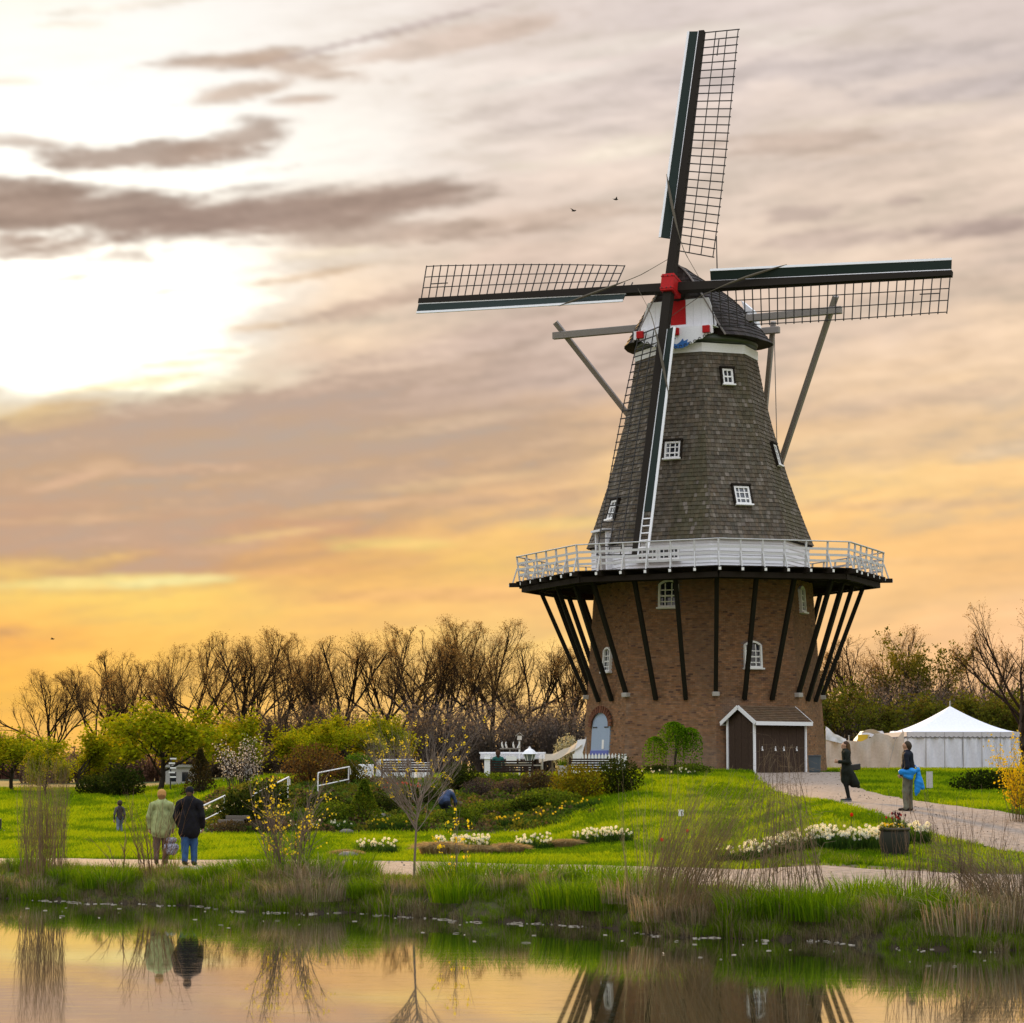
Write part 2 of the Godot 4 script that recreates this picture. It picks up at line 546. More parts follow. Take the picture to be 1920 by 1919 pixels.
func make_sky() -> Sky:
	streaks.seed = 11
	streaks.frequency = 0.0032
	streaks.fractal_octaves = 5
	billows.seed = 5
	billows.frequency = 0.0045
	billows.fractal_octaves = 5
	var field := []
	for row in SKY_FIELD:
		var r := []
		for c in row:
			r.append(srgb(c))
		field.append(r)
	var bars := []
	for b in BARS:
		var k: Array = b.duplicate()
		k[5] = srgb(b[5])
		bars.append(k)
	var W := 4096
	var H := 2048
	var im := Image.create_empty(512, 256, false, Image.FORMAT_RGBF)
	for j in 256:
		for i in 512:
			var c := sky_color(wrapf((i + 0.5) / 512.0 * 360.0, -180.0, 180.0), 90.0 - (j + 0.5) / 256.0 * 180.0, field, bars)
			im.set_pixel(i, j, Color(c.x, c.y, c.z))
	im.resize(W, H, Image.INTERPOLATE_CUBIC)
	var k := W / 360.0
	for j in range(int((90.0 - 28.0) * k), int(92.0 * k)):
		for i in range(int(-25.0 * k), int(25.0 * k)):
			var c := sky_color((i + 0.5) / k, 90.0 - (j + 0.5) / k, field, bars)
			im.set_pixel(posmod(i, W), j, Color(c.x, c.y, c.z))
	var m := PanoramaSkyMaterial.new()
	m.panorama = ImageTexture.create_from_image(im)
	var s := Sky.new()
	s.sky_material = m
	return s


# ---------------------------------------------------------------- the scene
func _ready() -> void:
	rng.seed = 7
	noise_a.seed = 3
	noise_a.frequency = 0.02
	noise_b.seed = 9
	noise_b.frequency = 0.02

	# camera on the near bank, 22.6 degrees high, tilted up 5.7 degrees
	var cam := Camera3D.new()
	cam.name = "camera"
	cam.fov = rad_to_deg(2.0 * atan(959.5 / FOCAL))
	cam.near = 0.1
	cam.far = 6000.0
	add_child(cam)
	cam.position = EYE
	cam.rotation.x = atan((1442.0 - 959.5) / FOCAL)
	cam.current = true

	var env := Environment.new()
	env.background_mode = Environment.BG_SKY
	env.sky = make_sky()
	env.tonemap_mode = Environment.TONE_MAPPER_LINEAR
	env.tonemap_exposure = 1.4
	env.sdfgi_enabled = true
	env.ssao_enabled = true
	env.ssil_enabled = true
	var we := WorldEnvironment.new()
	we.name = "environment"
	we.environment = env
	add_child(we)

	# the sun stands low behind the clouds at the left
	var sun := DirectionalLight3D.new()
	sun.name = "sun"
	sun.light_energy = 1.3
	sun.light_color = Color(1.0, 0.78, 0.46)
	sun.light_angular_distance = 5.0
	sun.shadow_enabled = true
	add_child(sun)
	sun.rotation_degrees = Vector3(-13.0, 180.0 + 16.0, 0.0)

	make_materials()
	make_land()
	make_mill()
	make_far_trees()
	make_woods()
	make_garden()
	make_bank_shrubs()
	make_flowers()
	make_shed()
	make_terrace()
	make_garden_stairs()
	make_tents()
	make_pot()
	make_signs_and_birds()
	make_people()
	tussocks()
	make_grass()


# walks: x, near edge, far edge; and distance, left edge, right edge
const WALK := [[-60, 82, 92], [-30, 68, 73], [-14, 57.5, 63.2], [-10, 56.2, 62.2], [-6, 54.0, 61.2], [-3, 51.6, 60.2], [0.0, 49.9, 58.4], [2.5, 47.0, 56.4], [5, 45.0, 54.0], [7, 43.9, 52.2], [9, 43.2, 51.2], [14, 42.0, 50.0], [30, 40.0, 48.0]]
const DESCENT := [[116.0, 10.0, 14.6], [112.5, 10.0, 15.4], [108.0, 10.0, 14.6], [103.0, 9.7, 13.5], [97.0, 9.4, 12.6], [90.0, 9.2, 11.9], [84.0, 9.05, 11.5], [78.0, 8.95, 11.3], [73.0, 8.95, 11.5], [69.0, 9.05, 11.9], [65.0, 9.25, 12.6], [61.5, 9.6, 13.8], [58.5, 9.9, 15.6], [56.0, 10.6, 18.0], [54.5, 11.6, 22.0]]


func make_materials() -> void:
	M.land = grained(Color(0.75, 0.75, 0.75), Color(1.25, 1.25, 1.2), 0.03, 0.7, 0.95, 0.0, Vector3.ONE, true)
	M.path = grained(Color(0.17, 0.135, 0.105), Color(0.35, 0.285, 0.24), 0.025, 0.3, 0.9, 0.5)
	M.soil = grained(Color(0.09, 0.06, 0.04), Color(0.24, 0.17, 0.11), 0.06, 0.9, 0.95, 0.6)
	M.brick = grained(Color(0.62, 0.62, 0.62), Color(1.25, 1.2, 1.15), 0.02, 0.35, 0.9, 0.0, Vector3.ONE, true)
	M.mortar = grained(Color(0.14, 0.10, 0.08), Color(0.24, 0.19, 0.16), 0.05, 1.0, 0.95)
	M.shingle = grained(Color(0.6, 0.6, 0.6), Color(1.3, 1.28, 1.22), 0.02, 0.3, 0.9, 0.0, Vector3(1, 0.45, 1), true)
	M.cap_shingle = grained(Color(0.65, 0.65, 0.68), Color(1.25, 1.25, 1.25), 0.03, 0.5, 0.75, 0.0, Vector3.ONE, true)
	M.white = grained(Color(0.74, 0.75, 0.78), Color(0.86, 0.87, 0.89), 0.02, 1.1, 0.55)
	M.white_fine = paint(Color(0.80, 0.80, 0.79), 0.5)
	M.rail = grained(Color(0.50, 0.50, 0.51), Color(0.68, 0.68, 0.69), 0.03, 1.3, 0.6)
	M.grey_white = grained(Color(0.42, 0.41, 0.40), Color(0.60, 0.58, 0.56), 0.03, 1.0, 0.6)
	M.timber = grained(Color(0.012, 0.009, 0.007), Color(0.032, 0.024, 0.017), 0.04, 1.2, 0.7, 0.2, Vector3(1, 0.3, 1))
	M.strut = grained(Color(0.008, 0.008, 0.006), Color(0.024, 0.021, 0.014), 0.04, 1.2, 0.6, 0.2, Vector3(1, 0.3, 1))
	M.stock = grained(Color(0.012, 0.010, 0.008), Color(0.034, 0.027, 0.020), 0.05, 1.0, 0.7, 0.1)
	M.lattice = paint(Color(0.022, 0.019, 0.017), 0.7)
	M.board_green = grained(Color(0.010, 0.018, 0.015), Color(0.026, 0.040, 0.034), 0.05, 1.0, 0.45)
	M.red = grained(Color(0.30, 0.010, 0.012), Color(0.56, 0.022, 0.022), 0.03, 1.2, 0.45)
	M.blue = paint(Color(0.03, 0.14, 0.42), 0.5)
	M.pale_blue = grained(Color(0.26, 0.34, 0.46), Color(0.38, 0.46, 0.58), 0.03, 1.5, 0.6)
	M.bar_blue = paint(Color(0.10, 0.13, 0.45), 0.5)
	M.grey_beam = grained(Color(0.21, 0.19, 0.18), Color(0.38, 0.35, 0.33), 0.04, 1.0, 0.75, 0.1)
	M.rope = paint(Color(0.10, 0.085, 0.06), 0.9)
	M.stone = grained(Color(0.30, 0.28, 0.25), Color(0.48, 0.45, 0.41), 0.05, 2.0, 0.9, 0.3)
	M.black = paint(Color(0.012, 0.012, 0.012), 0.6)
	M.pane = paint(Color(0.02, 0.025, 0.035), 0.04, {"metallic_specular": 0.7})
	M.brown_wall = grained(Color(0.040, 0.026, 0.019), Color(0.075, 0.050, 0.037), 0.05, 1.0, 0.8, 0.2, Vector3(1, 0.2, 1))
	M.brown_roof = grained(Color(0.6, 0.6, 0.6), Color(1.2, 1.2, 1.2), 0.04, 0.8, 0.9, 0.0, Vector3.ONE, true)
	M.ring_green = paint(Color(0.045, 0.06, 0.04), 0.4)
	M.tint = tinted(0.8)
	M.leaf = tinted(0.95, Color(1.0, 1.0, 0.8))
	M.leaf.metallic_specular = 0.12
	M.bark = tinted(0.9)
	M.cloth = tinted(0.85)


func walk_far(x: float) -> float:
	for i in WALK.size() - 1:
		if x >= WALK[i][0] and x < WALK[i + 1][0]:
			return lerpf(WALK[i][2], WALK[i + 1][2], (x - WALK[i][0]) / float(WALK[i + 1][0] - WALK[i][0]))
	return 50.0


func make_land() -> void:
	# the ground: one sheet from under the pond to the horizon
	var b := Builder.new()
	b.smooth = true
	var ds := []
	var d := 24.0
	while d < 3000.0:
		ds.append(d)
		d += 0.22 if d > 36 and d < 56 else (0.6 if d < 130 else d * 0.03)
	var us := []
	for i in 181:
		var k := (i - 90) / 90.0
		us.append(0.26 * k + 2.2 * k * k * k * k * k)
	var lawn := Color(0.125, 0.175, 0.010)
	var wild := Color(0.075, 0.085, 0.030)
	var soil := Color(0.045, 0.034, 0.022)
	var mulch := Color(0.085, 0.062, 0.042)
	for dd in ds:
		for u in us:
			var x: float = u * dd
			var t: float = dd - shore(x)
			var p := on_ground(x, -dd)
			var grass := noise_a.get_noise_2d(x * 22.0, dd * 22.0)
			var col := wild.lerp(lawn, smoothstep(2.6, 4.0, t))
			col = col.lerp(soil, 1.0 - smoothstep(0.2, 1.4, t + 0.5 * grass))
			# planted beds on the bank of the garden
			if u > -0.125 and u < 0.045 and dd > 80.0 and dd < 103.0:
				col = col.lerp(mulch, smoothstep(-0.125, -0.118, u) * (1.0 - smoothstep(0.0, 0.04, u)) * smoothstep(81.0, 83.0, dd))
			if x > 3.0 and x < 16.0 and dd < 60.0:
				var edge := walk_far(x)
				col = col.lerp(mulch * 1.5, smoothstep(edge - 0.3, edge, dd) * (1.0 - smoothstep(edge + 0.9, edge + 1.5, dd + 0.6 * grass)) * smoothstep(3.0, 5.0, x))
			if dd > 118.0:
				col = col.lerp(wild * 0.7, smoothstep(118.0, 145.0, dd))
			b.vert(p, col * (1.0 + 0.25 * grass))
	var w := us.size()
	for j in ds.size() - 1:
		for i in w - 1:
			var a := j * w + i
			b.ix.append(a); b.ix.append(a + w); b.ix.append(a + w + 1)
			b.ix.append(a); b.ix.append(a + w + 1); b.ix.append(a + 1)
	structure(b, "ground", M.land)

	# the pond
	var water := StandardMaterial3D.new()
	water.albedo_color = Color(0.024, 0.027, 0.011).linear_to_srgb()
	water.roughness = 0.015
	water.metallic_specular = 0.7
	water.clearcoat_enabled = true
	water.clearcoat = 1.0
	water.clearcoat_roughness = 0.02
	water.normal_enabled = true
	var wn := FastNoiseLite.new()
	wn.seed = 21
	wn.frequency = 0.012
	wn.fractal_octaves = 6
	wn.fractal_gain = 0.55
	var wt := NoiseTexture2D.new()
	wt.width = 1024
	wt.height = 1024
	wt.seamless = true
	wt.noise = wn
	wt.as_normal_map = true
	wt.bump_strength = 3.0
	water.normal_texture = wt
	water.normal_scale = 0.14
	water.uv1_triplanar = true
	water.uv1_world_triplanar = true
	water.uv1_scale = Vector3(0.045, 0.045, 0.16)
	var q := Builder.new()
	q.quad(Vector3(-160, 0, 40), Vector3(160, 0, 40), Vector3(160, 0, -140), Vector3(-160, 0, -140))
	structure(q, "pond_water", water, false)

	# walk along the pond
	strip("waterside_path", M.path, 0.035, WALK)
	# walk from the mill down to the right, by rows of distance: x from, x to
	var p := Builder.new()
	p.smooth = true
	var rows := DESCENT
	var cells := 14
	var full := []
	for j in rows.size() - 1:
		for k in 8:
			var f := k / 8.0
			full.append([lerp(rows[j][0], rows[j + 1][0], f), lerp(rows[j][1], rows[j + 1][1], f), lerp(rows[j][2], rows[j + 1][2], f)])
	full.append(rows[-1])
	for r in full:
		for i in cells + 1:
			var wob: float = 0.12 * noise_a.get_noise_2d(r[0] * 30.0, i * 40.0) if (i == 0 or i == cells) else 0.0
			var x: float = lerp(r[1], r[2], i / float(cells)) + wob
			p.vert(on_ground(x, -r[0], 0.04), Color.WHITE)
	for j in full.size() - 1:
		for i in cells:
			var a := j * (cells + 1) + i
			p.ix.append(a); p.ix.append(a + cells + 1); p.ix.append(a + cells + 2)
			p.ix.append(a); p.ix.append(a + cells + 2); p.ix.append(a + 1)
	structure(p, "mill_path", M.path, false)


func strip(called: String, m: Material, lift: float, rows: Array) -> void:
	var b := Builder.new()
	b.smooth = true
	var full := []
	for j in rows.size() - 1:
		for k in 10:
			var f := k / 10.0
			full.append([lerp(float(rows[j][0]), float(rows[j + 1][0]), f), lerp(float(rows[j][1]), float(rows[j + 1][1]), f), lerp(float(rows[j][2]), float(rows[j + 1][2]), f)])
	full.append(rows[-1])
	var cells := 20
	for r in full:
		for i in cells + 1:
			var dd: float = lerp(float(r[1]), float(r[2]), i / float(cells))
			if i == 0 or i == cells:
				dd += 0.25 * noise_a.get_noise_2d(r[0] * 40.0, i * 70.0)
			b.vert(on_ground(r[0], -dd, lift), Color.WHITE)
	for j in full.size() - 1:
		for i in cells:
			var a := j * (cells + 1) + i
			b.ix.append(a); b.ix.append(a + cells + 1); b.ix.append(a + cells + 2)
			b.ix.append(a); b.ix.append(a + cells + 2); b.ix.append(a + 1)
	structure(b, called, m, false)


# ---------------------------------------------------------------- the windmill
const CORNER := 1.0          # degrees: one corner of the octagon points almost at the pond
const BASE_R := [Vector2(-0.6, 5.78), Vector2(0.0, 5.72), Vector2(8.9, 5.12), Vector2(9.1, 5.1)]
const TOWER_R := [Vector2(9.05, 5.2), Vector2(10.5, 5.15), Vector2(10.55, 5.34), Vector2(11.2, 5.08), Vector2(12.5, 4.62), Vector2(13.75, 4.2), Vector2(16.25, 3.5), Vector2(18.0, 3.12), Vector2(19.6, 2.84)]


func heading(deg: float) -> Vector3:
	return Vector3(sin(deg_to_rad(deg)), 0, cos(deg_to_rad(deg)))


func corner(k: int, r: float, h: float) -> Vector3:
	return heading(CORNER + 45.0 * k) * r + Vector3(0, h, 0)


# frame on face k (from corner k to k + 1) at share s and height h: origin, along, up the slope, outward
func on_face(k: int, s: float, h: float, table: Array) -> Transform3D:
	var a := corner(k, profile(table, h), h)
	var b := corner(k + 1, profile(table, h), h)
	var a2 := corner(k, profile(table, h + 0.4), h + 0.4)
	var b2 := corner(k + 1, profile(table, h + 0.4), h + 0.4)
	var o := a.lerp(b, s)
	var x := (b - a).normalized()
	var y := (a2.lerp(b2, 0.5) - a.lerp(b, 0.5)).normalized()
	var z := x.cross(y).normalized()
	return Transform3D(Basis(x, y, z), o)


func courses(mill: Node3D) -> void:
	# brick base: a mortar core and every brick on it
	var core := Builder.new()
	for i in 4:
		var h0: float = [-0.6, 2.2, 5.0, 8.9][i]
		var h1: float = [2.2, 5.0, 8.9, 9.0][i]
		for k in 8:
			var r0 := profile(BASE_R, h0) - 0.012
			var r1 := profile(BASE_R, h1) - 0.012
			core.quad(corner(k, r0, h0), corner(k, r1, h1), corner(k + 1, r1, h1), corner(k + 1, r0, h0))
	var wall := put(core, "brick_base", M.mortar, mill, false)
	var b := Builder.new()
	var rise := 0.078
	var long := 0.222
	# openings: face, share, bottom, top, half width
	var holes := [[-1, 0.46, 7.38, 8.66, 0.52], [0, 0.46, 4.66, 5.9, 0.5], [1, 0.42, 7.3, 8.5, 0.45], [-2, 0.5, 4.6, 5.72, 0.42], [-2, 0.42, -0.3, 2.7, 0.98]]
	for row in 122:
		var h := -0.45 + row * rise
		var r := profile(BASE_R, h)
		for k in range(-3, 5):
			var f := on_face(k, 0.0, h, BASE_R)
			var width := 2.0 * r * sin(PI / 8)
			var x := -0.111 * (row % 2)
			while x < width:
				var x0 := maxf(x, 0.0)
				var x1 := minf(x + long - 0.012, width)
				x += long
				if x1 - x0 < 0.03:
					continue
				var cut := false
				for o in holes:
					if o[0] == k and absf((x0 + x1) / 2 - width * o[1]) < o[4] and h > o[2] - 0.05 and h < o[3] + 0.02:
						cut = true
				if cut:
					continue
				var stain := noise_a.get_noise_3d(20.0 * (x + 7.0 * k), h * 14.0, 3.0)
				var col := tone(Color(0.29, 0.165, 0.092), 0.20, 0.08)
				if rng.randf() < 0.05:
					col = tone(Color(0.15, 0.09, 0.065), 0.2)
				# weathered patches
				col = col.lerp(Color(0.15, 0.098, 0.062), clampf(1.1 * noise_a.get_noise_3d(9.0 * (x + 7.0 * k), h * 5.0, 90.0), 0.0, 0.5))
				# lime bloom on the lower courses under the struts
				if h < 3.3 and (k == -1 or k == 0):
					col = col.lerp(Color(0.26, 0.205, 0.165), clampf(1.2 * stain + 0.15, 0.0, 0.45))
				var proud := 0.006 + rng.randf() * 0.006
				var p0 := f.origin + f.basis.x * x0
				var p1 := f.origin + f.basis.x * x1
				var up := f.basis.y * (rise - 0.013)
				var out := f.basis.z * proud
				var back := -f.basis.z * 0.02
				b.quad(p0 + out, p0 + up + out, p1 + up + out, p1 + out, col)
				b.quad(p0 + up + out, p0 + up + back, p1 + up + back, p1 + up + out, col)
				b.quad(p0 + back, p0 + out, p1 + out, p1 + back, col)
				b.quad(p0 + back, p0 + up + back, p0 + up + out, p0 + out, col)
				b.quad(p1 + out, p1 + up + out, p1 + up + back, p1 + back, col)
	var bricks := put(b, "brick_courses", M.brick, wall)
	bricks.set_meta("kind", "stuff")


func shingles(tower: Node3D) -> void:
	var core := Builder.new()
	var hs := [10.52, 11.2, 12.5, 13.75, 15.0, 16.25, 18.0, 19.6]
	for i in hs.size() - 1:
		for k in 8:
			var r0 := profile(TOWER_R, maxf(hs[i], 10.56)) - 0.03
			var r1 := profile(TOWER_R, hs[i + 1]) - 0.03
			core.quad(corner(k, r0, hs[i]), corner(k, r1, hs[i + 1]), corner(k + 1, r1, hs[i + 1]), corner(k + 1, r0, hs[i]))
	for k in 8:
		core.tri(corner(k, 5.3, 10.52), corner(k + 1, 5.3, 10.52), Vector3(0, 10.52, 0))
	var under := put(core, "tower", M.timber, tower, false)
	under.transform = lean
	var b := Builder.new()
	var rise := 0.205
	var h := 10.56
	var row := 0
	while h < 19.42:
		var slope := 0.0
		for k in range(-4, 4):
			var f := on_face(k, 0.0, h, TOWER_R)
			var r := profile(TOWER_R, h)
			var width := 2.0 * r * sin(PI / 8)
			var x := -rng.randf() * 0.15
			while x < width:
				var wide := rng.randf_range(0.10, 0.22)
				var x0 := maxf(x, -0.01)
				var x1 := minf(x + wide - 0.008, width + 0.01)
				x += wide
				if x1 - x0 < 0.03:
					continue
				var damp := noise_a.get_noise_3d(16.0 * (x + 9.0 * k), h * 5.0, 40.0)
				var col := tone(Color(0.122, 0.103, 0.080), 0.24, 0.06)
				col = col.lerp(Color(0.085, 0.080, 0.040), clampf(damp * 1.2, 0.0, 0.5))
				if rng.randf() < 0.10:
					col = tone(Color(0.19, 0.165, 0.14), 0.15)
				var drop := rng.randf() * 0.018
				var thick := 0.030 + rng.randf() * 0.014
				var p0 := f.origin + f.basis.x * x0 - f.basis.y * drop
				var p1 := f.origin + f.basis.x * x1 - f.basis.y * drop
				var up := f.basis.y * (rise + 0.05)
				# taper a little with the face so that courses meet at the corners
				var out := f.basis.z * thick
				b.quad(p0 + out, p0 + up, p1 + up, p1 + out, col)
				b.quad(p0 - f.basis.z * 0.01, p0 + out, p1 + out, p1 - f.basis.z * 0.01, col)
				b.tri(p0, p0 + up, p0 + out, col)
				b.tri(p1, p1 + out, p1 + up, col)
		h += rise * on_face(0, 0.0, h, TOWER_R).basis.y.y
		row += 1
	var o := put(b, "shingle_courses", M.shingle, under)
	o.set_meta("kind", "stuff")


# a sash window: a frame, bars and a pane under "parent", in the frame t
func window(parent: Node3D, t: Transform3D, wide: float, high: float, columns: int, rows: int, arched: bool, deep := 0.1, called := "window") -> Node3D:
	var w := Node3D.new()
	w.name = called
	parent.add_child(w, true)
	w.transform = t
	var rim := 0.09
	var f := Builder.new()
	var hx := wide / 2
	var hy := high / 2
	f.block(Vector3(-hx + rim / 2, 0, 0), Vector3(rim / 2, 0, 0), Vector3(0, hy, 0), Vector3(0, 0, deep / 2))
	f.block(Vector3(hx - rim / 2, 0, 0), Vector3(rim / 2, 0, 0), Vector3(0, hy, 0), Vector3(0, 0, deep / 2))
	f.block(Vector3(0, -hy + rim / 2, 0), Vector3(hx - rim, 0, 0), Vector3(0, rim / 2, 0), Vector3(0, 0, deep / 2))
	var top := []
	if arched:
		var r := hx
		var n := 10
		var bulge := 0.22 * wide
		for i in n:
			var s0 := -1.0 + 2.0 * i / n
			var s1 := -1.0 + 2.0 * (i + 1) / n
			var y0 := hy + bulge * (1 - s0 * s0)
			var y1 := hy + bulge * (1 - s1 * s1)
			for z in [deep / 2, -deep / 2]:
				f.quad(Vector3(s0 * r, y0, z), Vector3(s1 * r, y1, z), Vector3(s1 * r, hy - rim + bulge * (1 - s1 * s1), z), Vector3(s0 * r, hy - rim + bulge * (1 - s0 * s0), z))
			f.quad(Vector3(s0 * r, y0, -deep / 2), Vector3(s1 * r, y1, -deep / 2), Vector3(s1 * r, y1, deep / 2), Vector3(s0 * r, y0, deep / 2))
			f.quad(Vector3(s0 * r, y0 - rim, -deep / 2), Vector3(s1 * r, y1 - rim, -deep / 2), Vector3(s1 * r, y1 - rim, deep / 2), Vector3(s0 * r, y0 - rim, deep / 2))
			top.append(Vector2(s0 * r * 0.98, y0 - rim * 0.6))
		top.append(Vector2(r * 0.98, hy - rim * 0.6))
	else:
		f.block(Vector3(0, hy - rim / 2, 0), Vector3(hx - rim, 0, 0), Vector3(0, rim / 2, 0), Vector3(0, 0, deep / 2))
		top = [Vector2(-hx * 0.98, hy * 0.98), Vector2(hx * 0.98, hy * 0.98)]
	f.block(Vector3(0, -hy - 0.03, 0.05), Vector3(hx + 0.06, 0, 0), Vector3(0, 0.035, 0), Vector3(0, 0, deep / 2 + 0.04))
	put(f, "frame", M.white_fine, w, false)
	var g := Builder.new()
	for i in range(1, columns):
		var x := -hx + wide * i / columns
		g.block(Vector3(x, 0.02, -0.005), Vector3(0.022, 0, 0), Vector3(0, hy - rim + (0.12 * wide if arched else 0.0), 0), Vector3(0, 0, 0.02))
	for j in range(1, rows):
		var y := -hy + high * j / rows
		g.block(Vector3(0, y, -0.008), Vector3(hx - rim, 0, 0), Vector3(0, 0.022 if j != rows / 2 else 0.034, 0), Vector3(0, 0, 0.02))
	put(g, "glazing_bars", M.white_fine, w, false)
	var p := Builder.new()
	var line := [Vector2(hx * 0.98, -hy * 0.98), Vector2(-hx * 0.98, -hy * 0.98)] + top
	p.plate(Vector3(0, 0, -0.04), Vector3.RIGHT, Vector3.UP, Vector3(0, 0, 0.02), line)
	put(p, "pane", M.pane, w, false)
	return w


var lean := Transform3D()          # the wooden upper mill leans a touch to the left


func group_of(mill: Node3D, called: String, local := Transform3D()) -> Node3D:
	var o := Node3D.new()
	o.name = called
	mill.add_child(o, true)
	o.transform = lean * local
	return o


func make_mill() -> void:
	var mill := thing("windmill", "tall windmill with brick base, grey shingled tower and four lattice sails", "windmill", MILL)
	courses(mill)
	lean = Transform3D(Basis(Vector3(0, 0, 1), deg_to_rad(0.75)), Vector3.ZERO)
	var upper := mill
	shingles(upper)

	# windows and door of the brick base
	for w in [[-1, 0.46, 7.98, 0.94, 1.06, 3, 4], [0, 0.46, 5.22, 0.9, 1.04, 3, 4], [1, 0.42, 7.9, 0.8, 1.05, 2, 4], [-2, 0.5, 5.12, 0.76, 0.98, 2, 4]]:
		var t := on_face(w[0], w[1], w[2], BASE_R)
		t.origin += t.basis.z * 0.055
		window(mill, t, w[3], w[4], w[5], w[6], true, 0.16)
	var dt := on_face(-2, 0.42, 1.15, BASE_R)
	var door := Node3D.new()
	door.name = "door"
	mill.add_child(door)
	door.transform = dt.translated_local(Vector3(0, 0, 0.115))
	for i in 8:
		var s := Builder.new()
		var x := -0.84 + 0.24 * i
		var top := 1.05 + 0.62 * sqrt(maxf(0.0, 1.0 - pow(x / 0.99, 2)))
		s.block(Vector3(x, (top - 1.4) / 2, -0.10), Vector3(0.116, 0, 0), Vector3(0, (top + 1.4) / 2, 0), Vector3(0, 0, 0.03))
		put(s, "board", M.pale_blue, door, false)
	var s := Builder.new()
	s.block(Vector3(0, -0.22, -0.05), Vector3(0.94, 0, 0), Vector3(0, 0.1, 0), Vector3(0, 0, 0.02))
	put(s, "cross_bar", M.bar_blue, door, false)
	s = Builder.new()
	s.block(Vector3(0.32, 0.16, -0.06), Vector3(0.10, 0, 0), Vector3(0, 0.21, 0), Vector3(0, 0, 0.008))
	put(s, "notice", M.white_fine, door, false)
	for y in [0.95, -0.72]:
		for x in [-0.6, 0.6]:
			s = Builder.new()
			s.block(Vector3(x, y, -0.06), Vector3(0.22, 0, 0), Vector3(0, 0.025, 0), Vector3(0, 0, 0.012))
			put(s, "hinge", M.black, door, false)
	s = Builder.new()
	for i in 15:
		var a := PI * i / 14.0
		var o := Vector3(-cos(a) * 1.06, 1.05 + 0.72 * sin(a), 0.0)
		s.block(o, Vector3(sin(a), 0, 0).normalized() * 0.0 + Vector3(cos(a) * 0.16, sin(a) * -0.16, 0), Vector3(sin(a) * 0.075, cos(a) * 0.075, 0), Vector3(0, 0, 0.03), tone(Color(0.17, 0.075, 0.045), 0.2))
	put(s, "brick_arch", M.brick, door)

	# windows of the shingled tower, set in dark boxes
	for w in [[0, 0.53, 18.25, 0.56, 0.74, 2, 2], [-1, 0.47, 14.75, 0.76, 0.84, 3, 3], [0, 0.48, 12.55, 0.8, 0.9, 3, 3], [1, 0.62, 14.75, 0.6, 1.02, 2, 3], [-2, 0.45, 12.2, 0.7, 0.95, 2, 3]]:
		var t := on_face(w[0], w[1], w[2], TOWER_R)
		t.origin += t.basis.z * 0.09
		var n := window(upper, lean * t, w[3], w[4], w[5], w[6], false, 0.08)
		var c := Builder.new()
		var hx: float = w[3] / 2 + 0.04
		var hy: float = w[4] / 2 + 0.04
		c.block(Vector3(-hx, 0, -0.03), Vector3(0.04, 0, 0), Vector3(0, hy, 0), Vector3(0, 0, 0.1))
		c.block(Vector3(hx, 0, -0.03), Vector3(0.04, 0, 0), Vector3(0, hy, 0), Vector3(0, 0, 0.1))
		c.block(Vector3(0, hy + 0.03, -0.02), Vector3(hx + 0.06, 0, 0), Vector3(0, 0.04, 0), Vector3(0, 0, 0.14))
		put(c, "casing", M.timber, n, false)

	skirt(upper)
	gallery(upper)
	struts(mill)
	cap(upper)
	sails(upper)


func skirt(upper: Node3D) -> void:
	# white clapboards between gallery and shingles
	var core := group_of(upper, "white_skirt")
	for k in range(-4, 4):
		for i in 8:
			var h := 9.1 + i * 0.178
			var b := Builder.new()
			var a0 := corner(k, 5.16, h)
			var a1 := corner(k + 1, 5.16, h)
			var c0 := corner(k, 5.125, h + 0.185)
			var c1 := corner(k + 1, 5.125, h + 0.185)
			b.quad(a0, c0, c1, a1)
			b.quad(corner(k, 5.10, h), a0, a1, corner(k + 1, 5.10, h))
			put(b, "clapboard", M.white, core, false)
	for w in [[-1, 0.5], [-1, 0.24]]:
		var t := on_face(w[0], w[1], 9.95, TOWER_R)
		t.origin += t.basis.z * 0.03
		window(upper, lean * t, 1.0, 0.62, 4, 2, false, 0.07)
	# door to the gallery in the left face with its small white porch
	var t := on_face(-2, 0.42, 10.1, TOWER_R)
	var d := group_of(upper, "gallery_door", Transform3D(Basis(t.basis.x, Vector3.UP, t.basis.x.cross(Vector3.UP)), t.origin + t.basis.z * 0.12))
	for i in 5:
		var b := Builder.new()
		b.block(Vector3(-0.4 + 0.2 * i, 0.05, 0), Vector3(0.095, 0, 0), Vector3(0, 1.0, 0), Vector3(0, 0, 0.03))
		put(b, "board", M.grey_beam, d, false)
	for x in [-0.56, 0.56]:
		var b := Builder.new()
		b.block(Vector3(x, 0.05, -0.1), Vector3(0.06, 0, 0), Vector3(0, 1.06, 0), Vector3(0, 0, 0.25))
		put(b, "jamb", M.white, d, false)
	var b := Builder.new()
	b.block(Vector3(0, 1.15, -0.02), Vector3(0.7, 0, 0), Vector3(0, 0.05, 0), Vector3(0, 0, 0.34))
	put(b, "lintel", M.white, d, false)


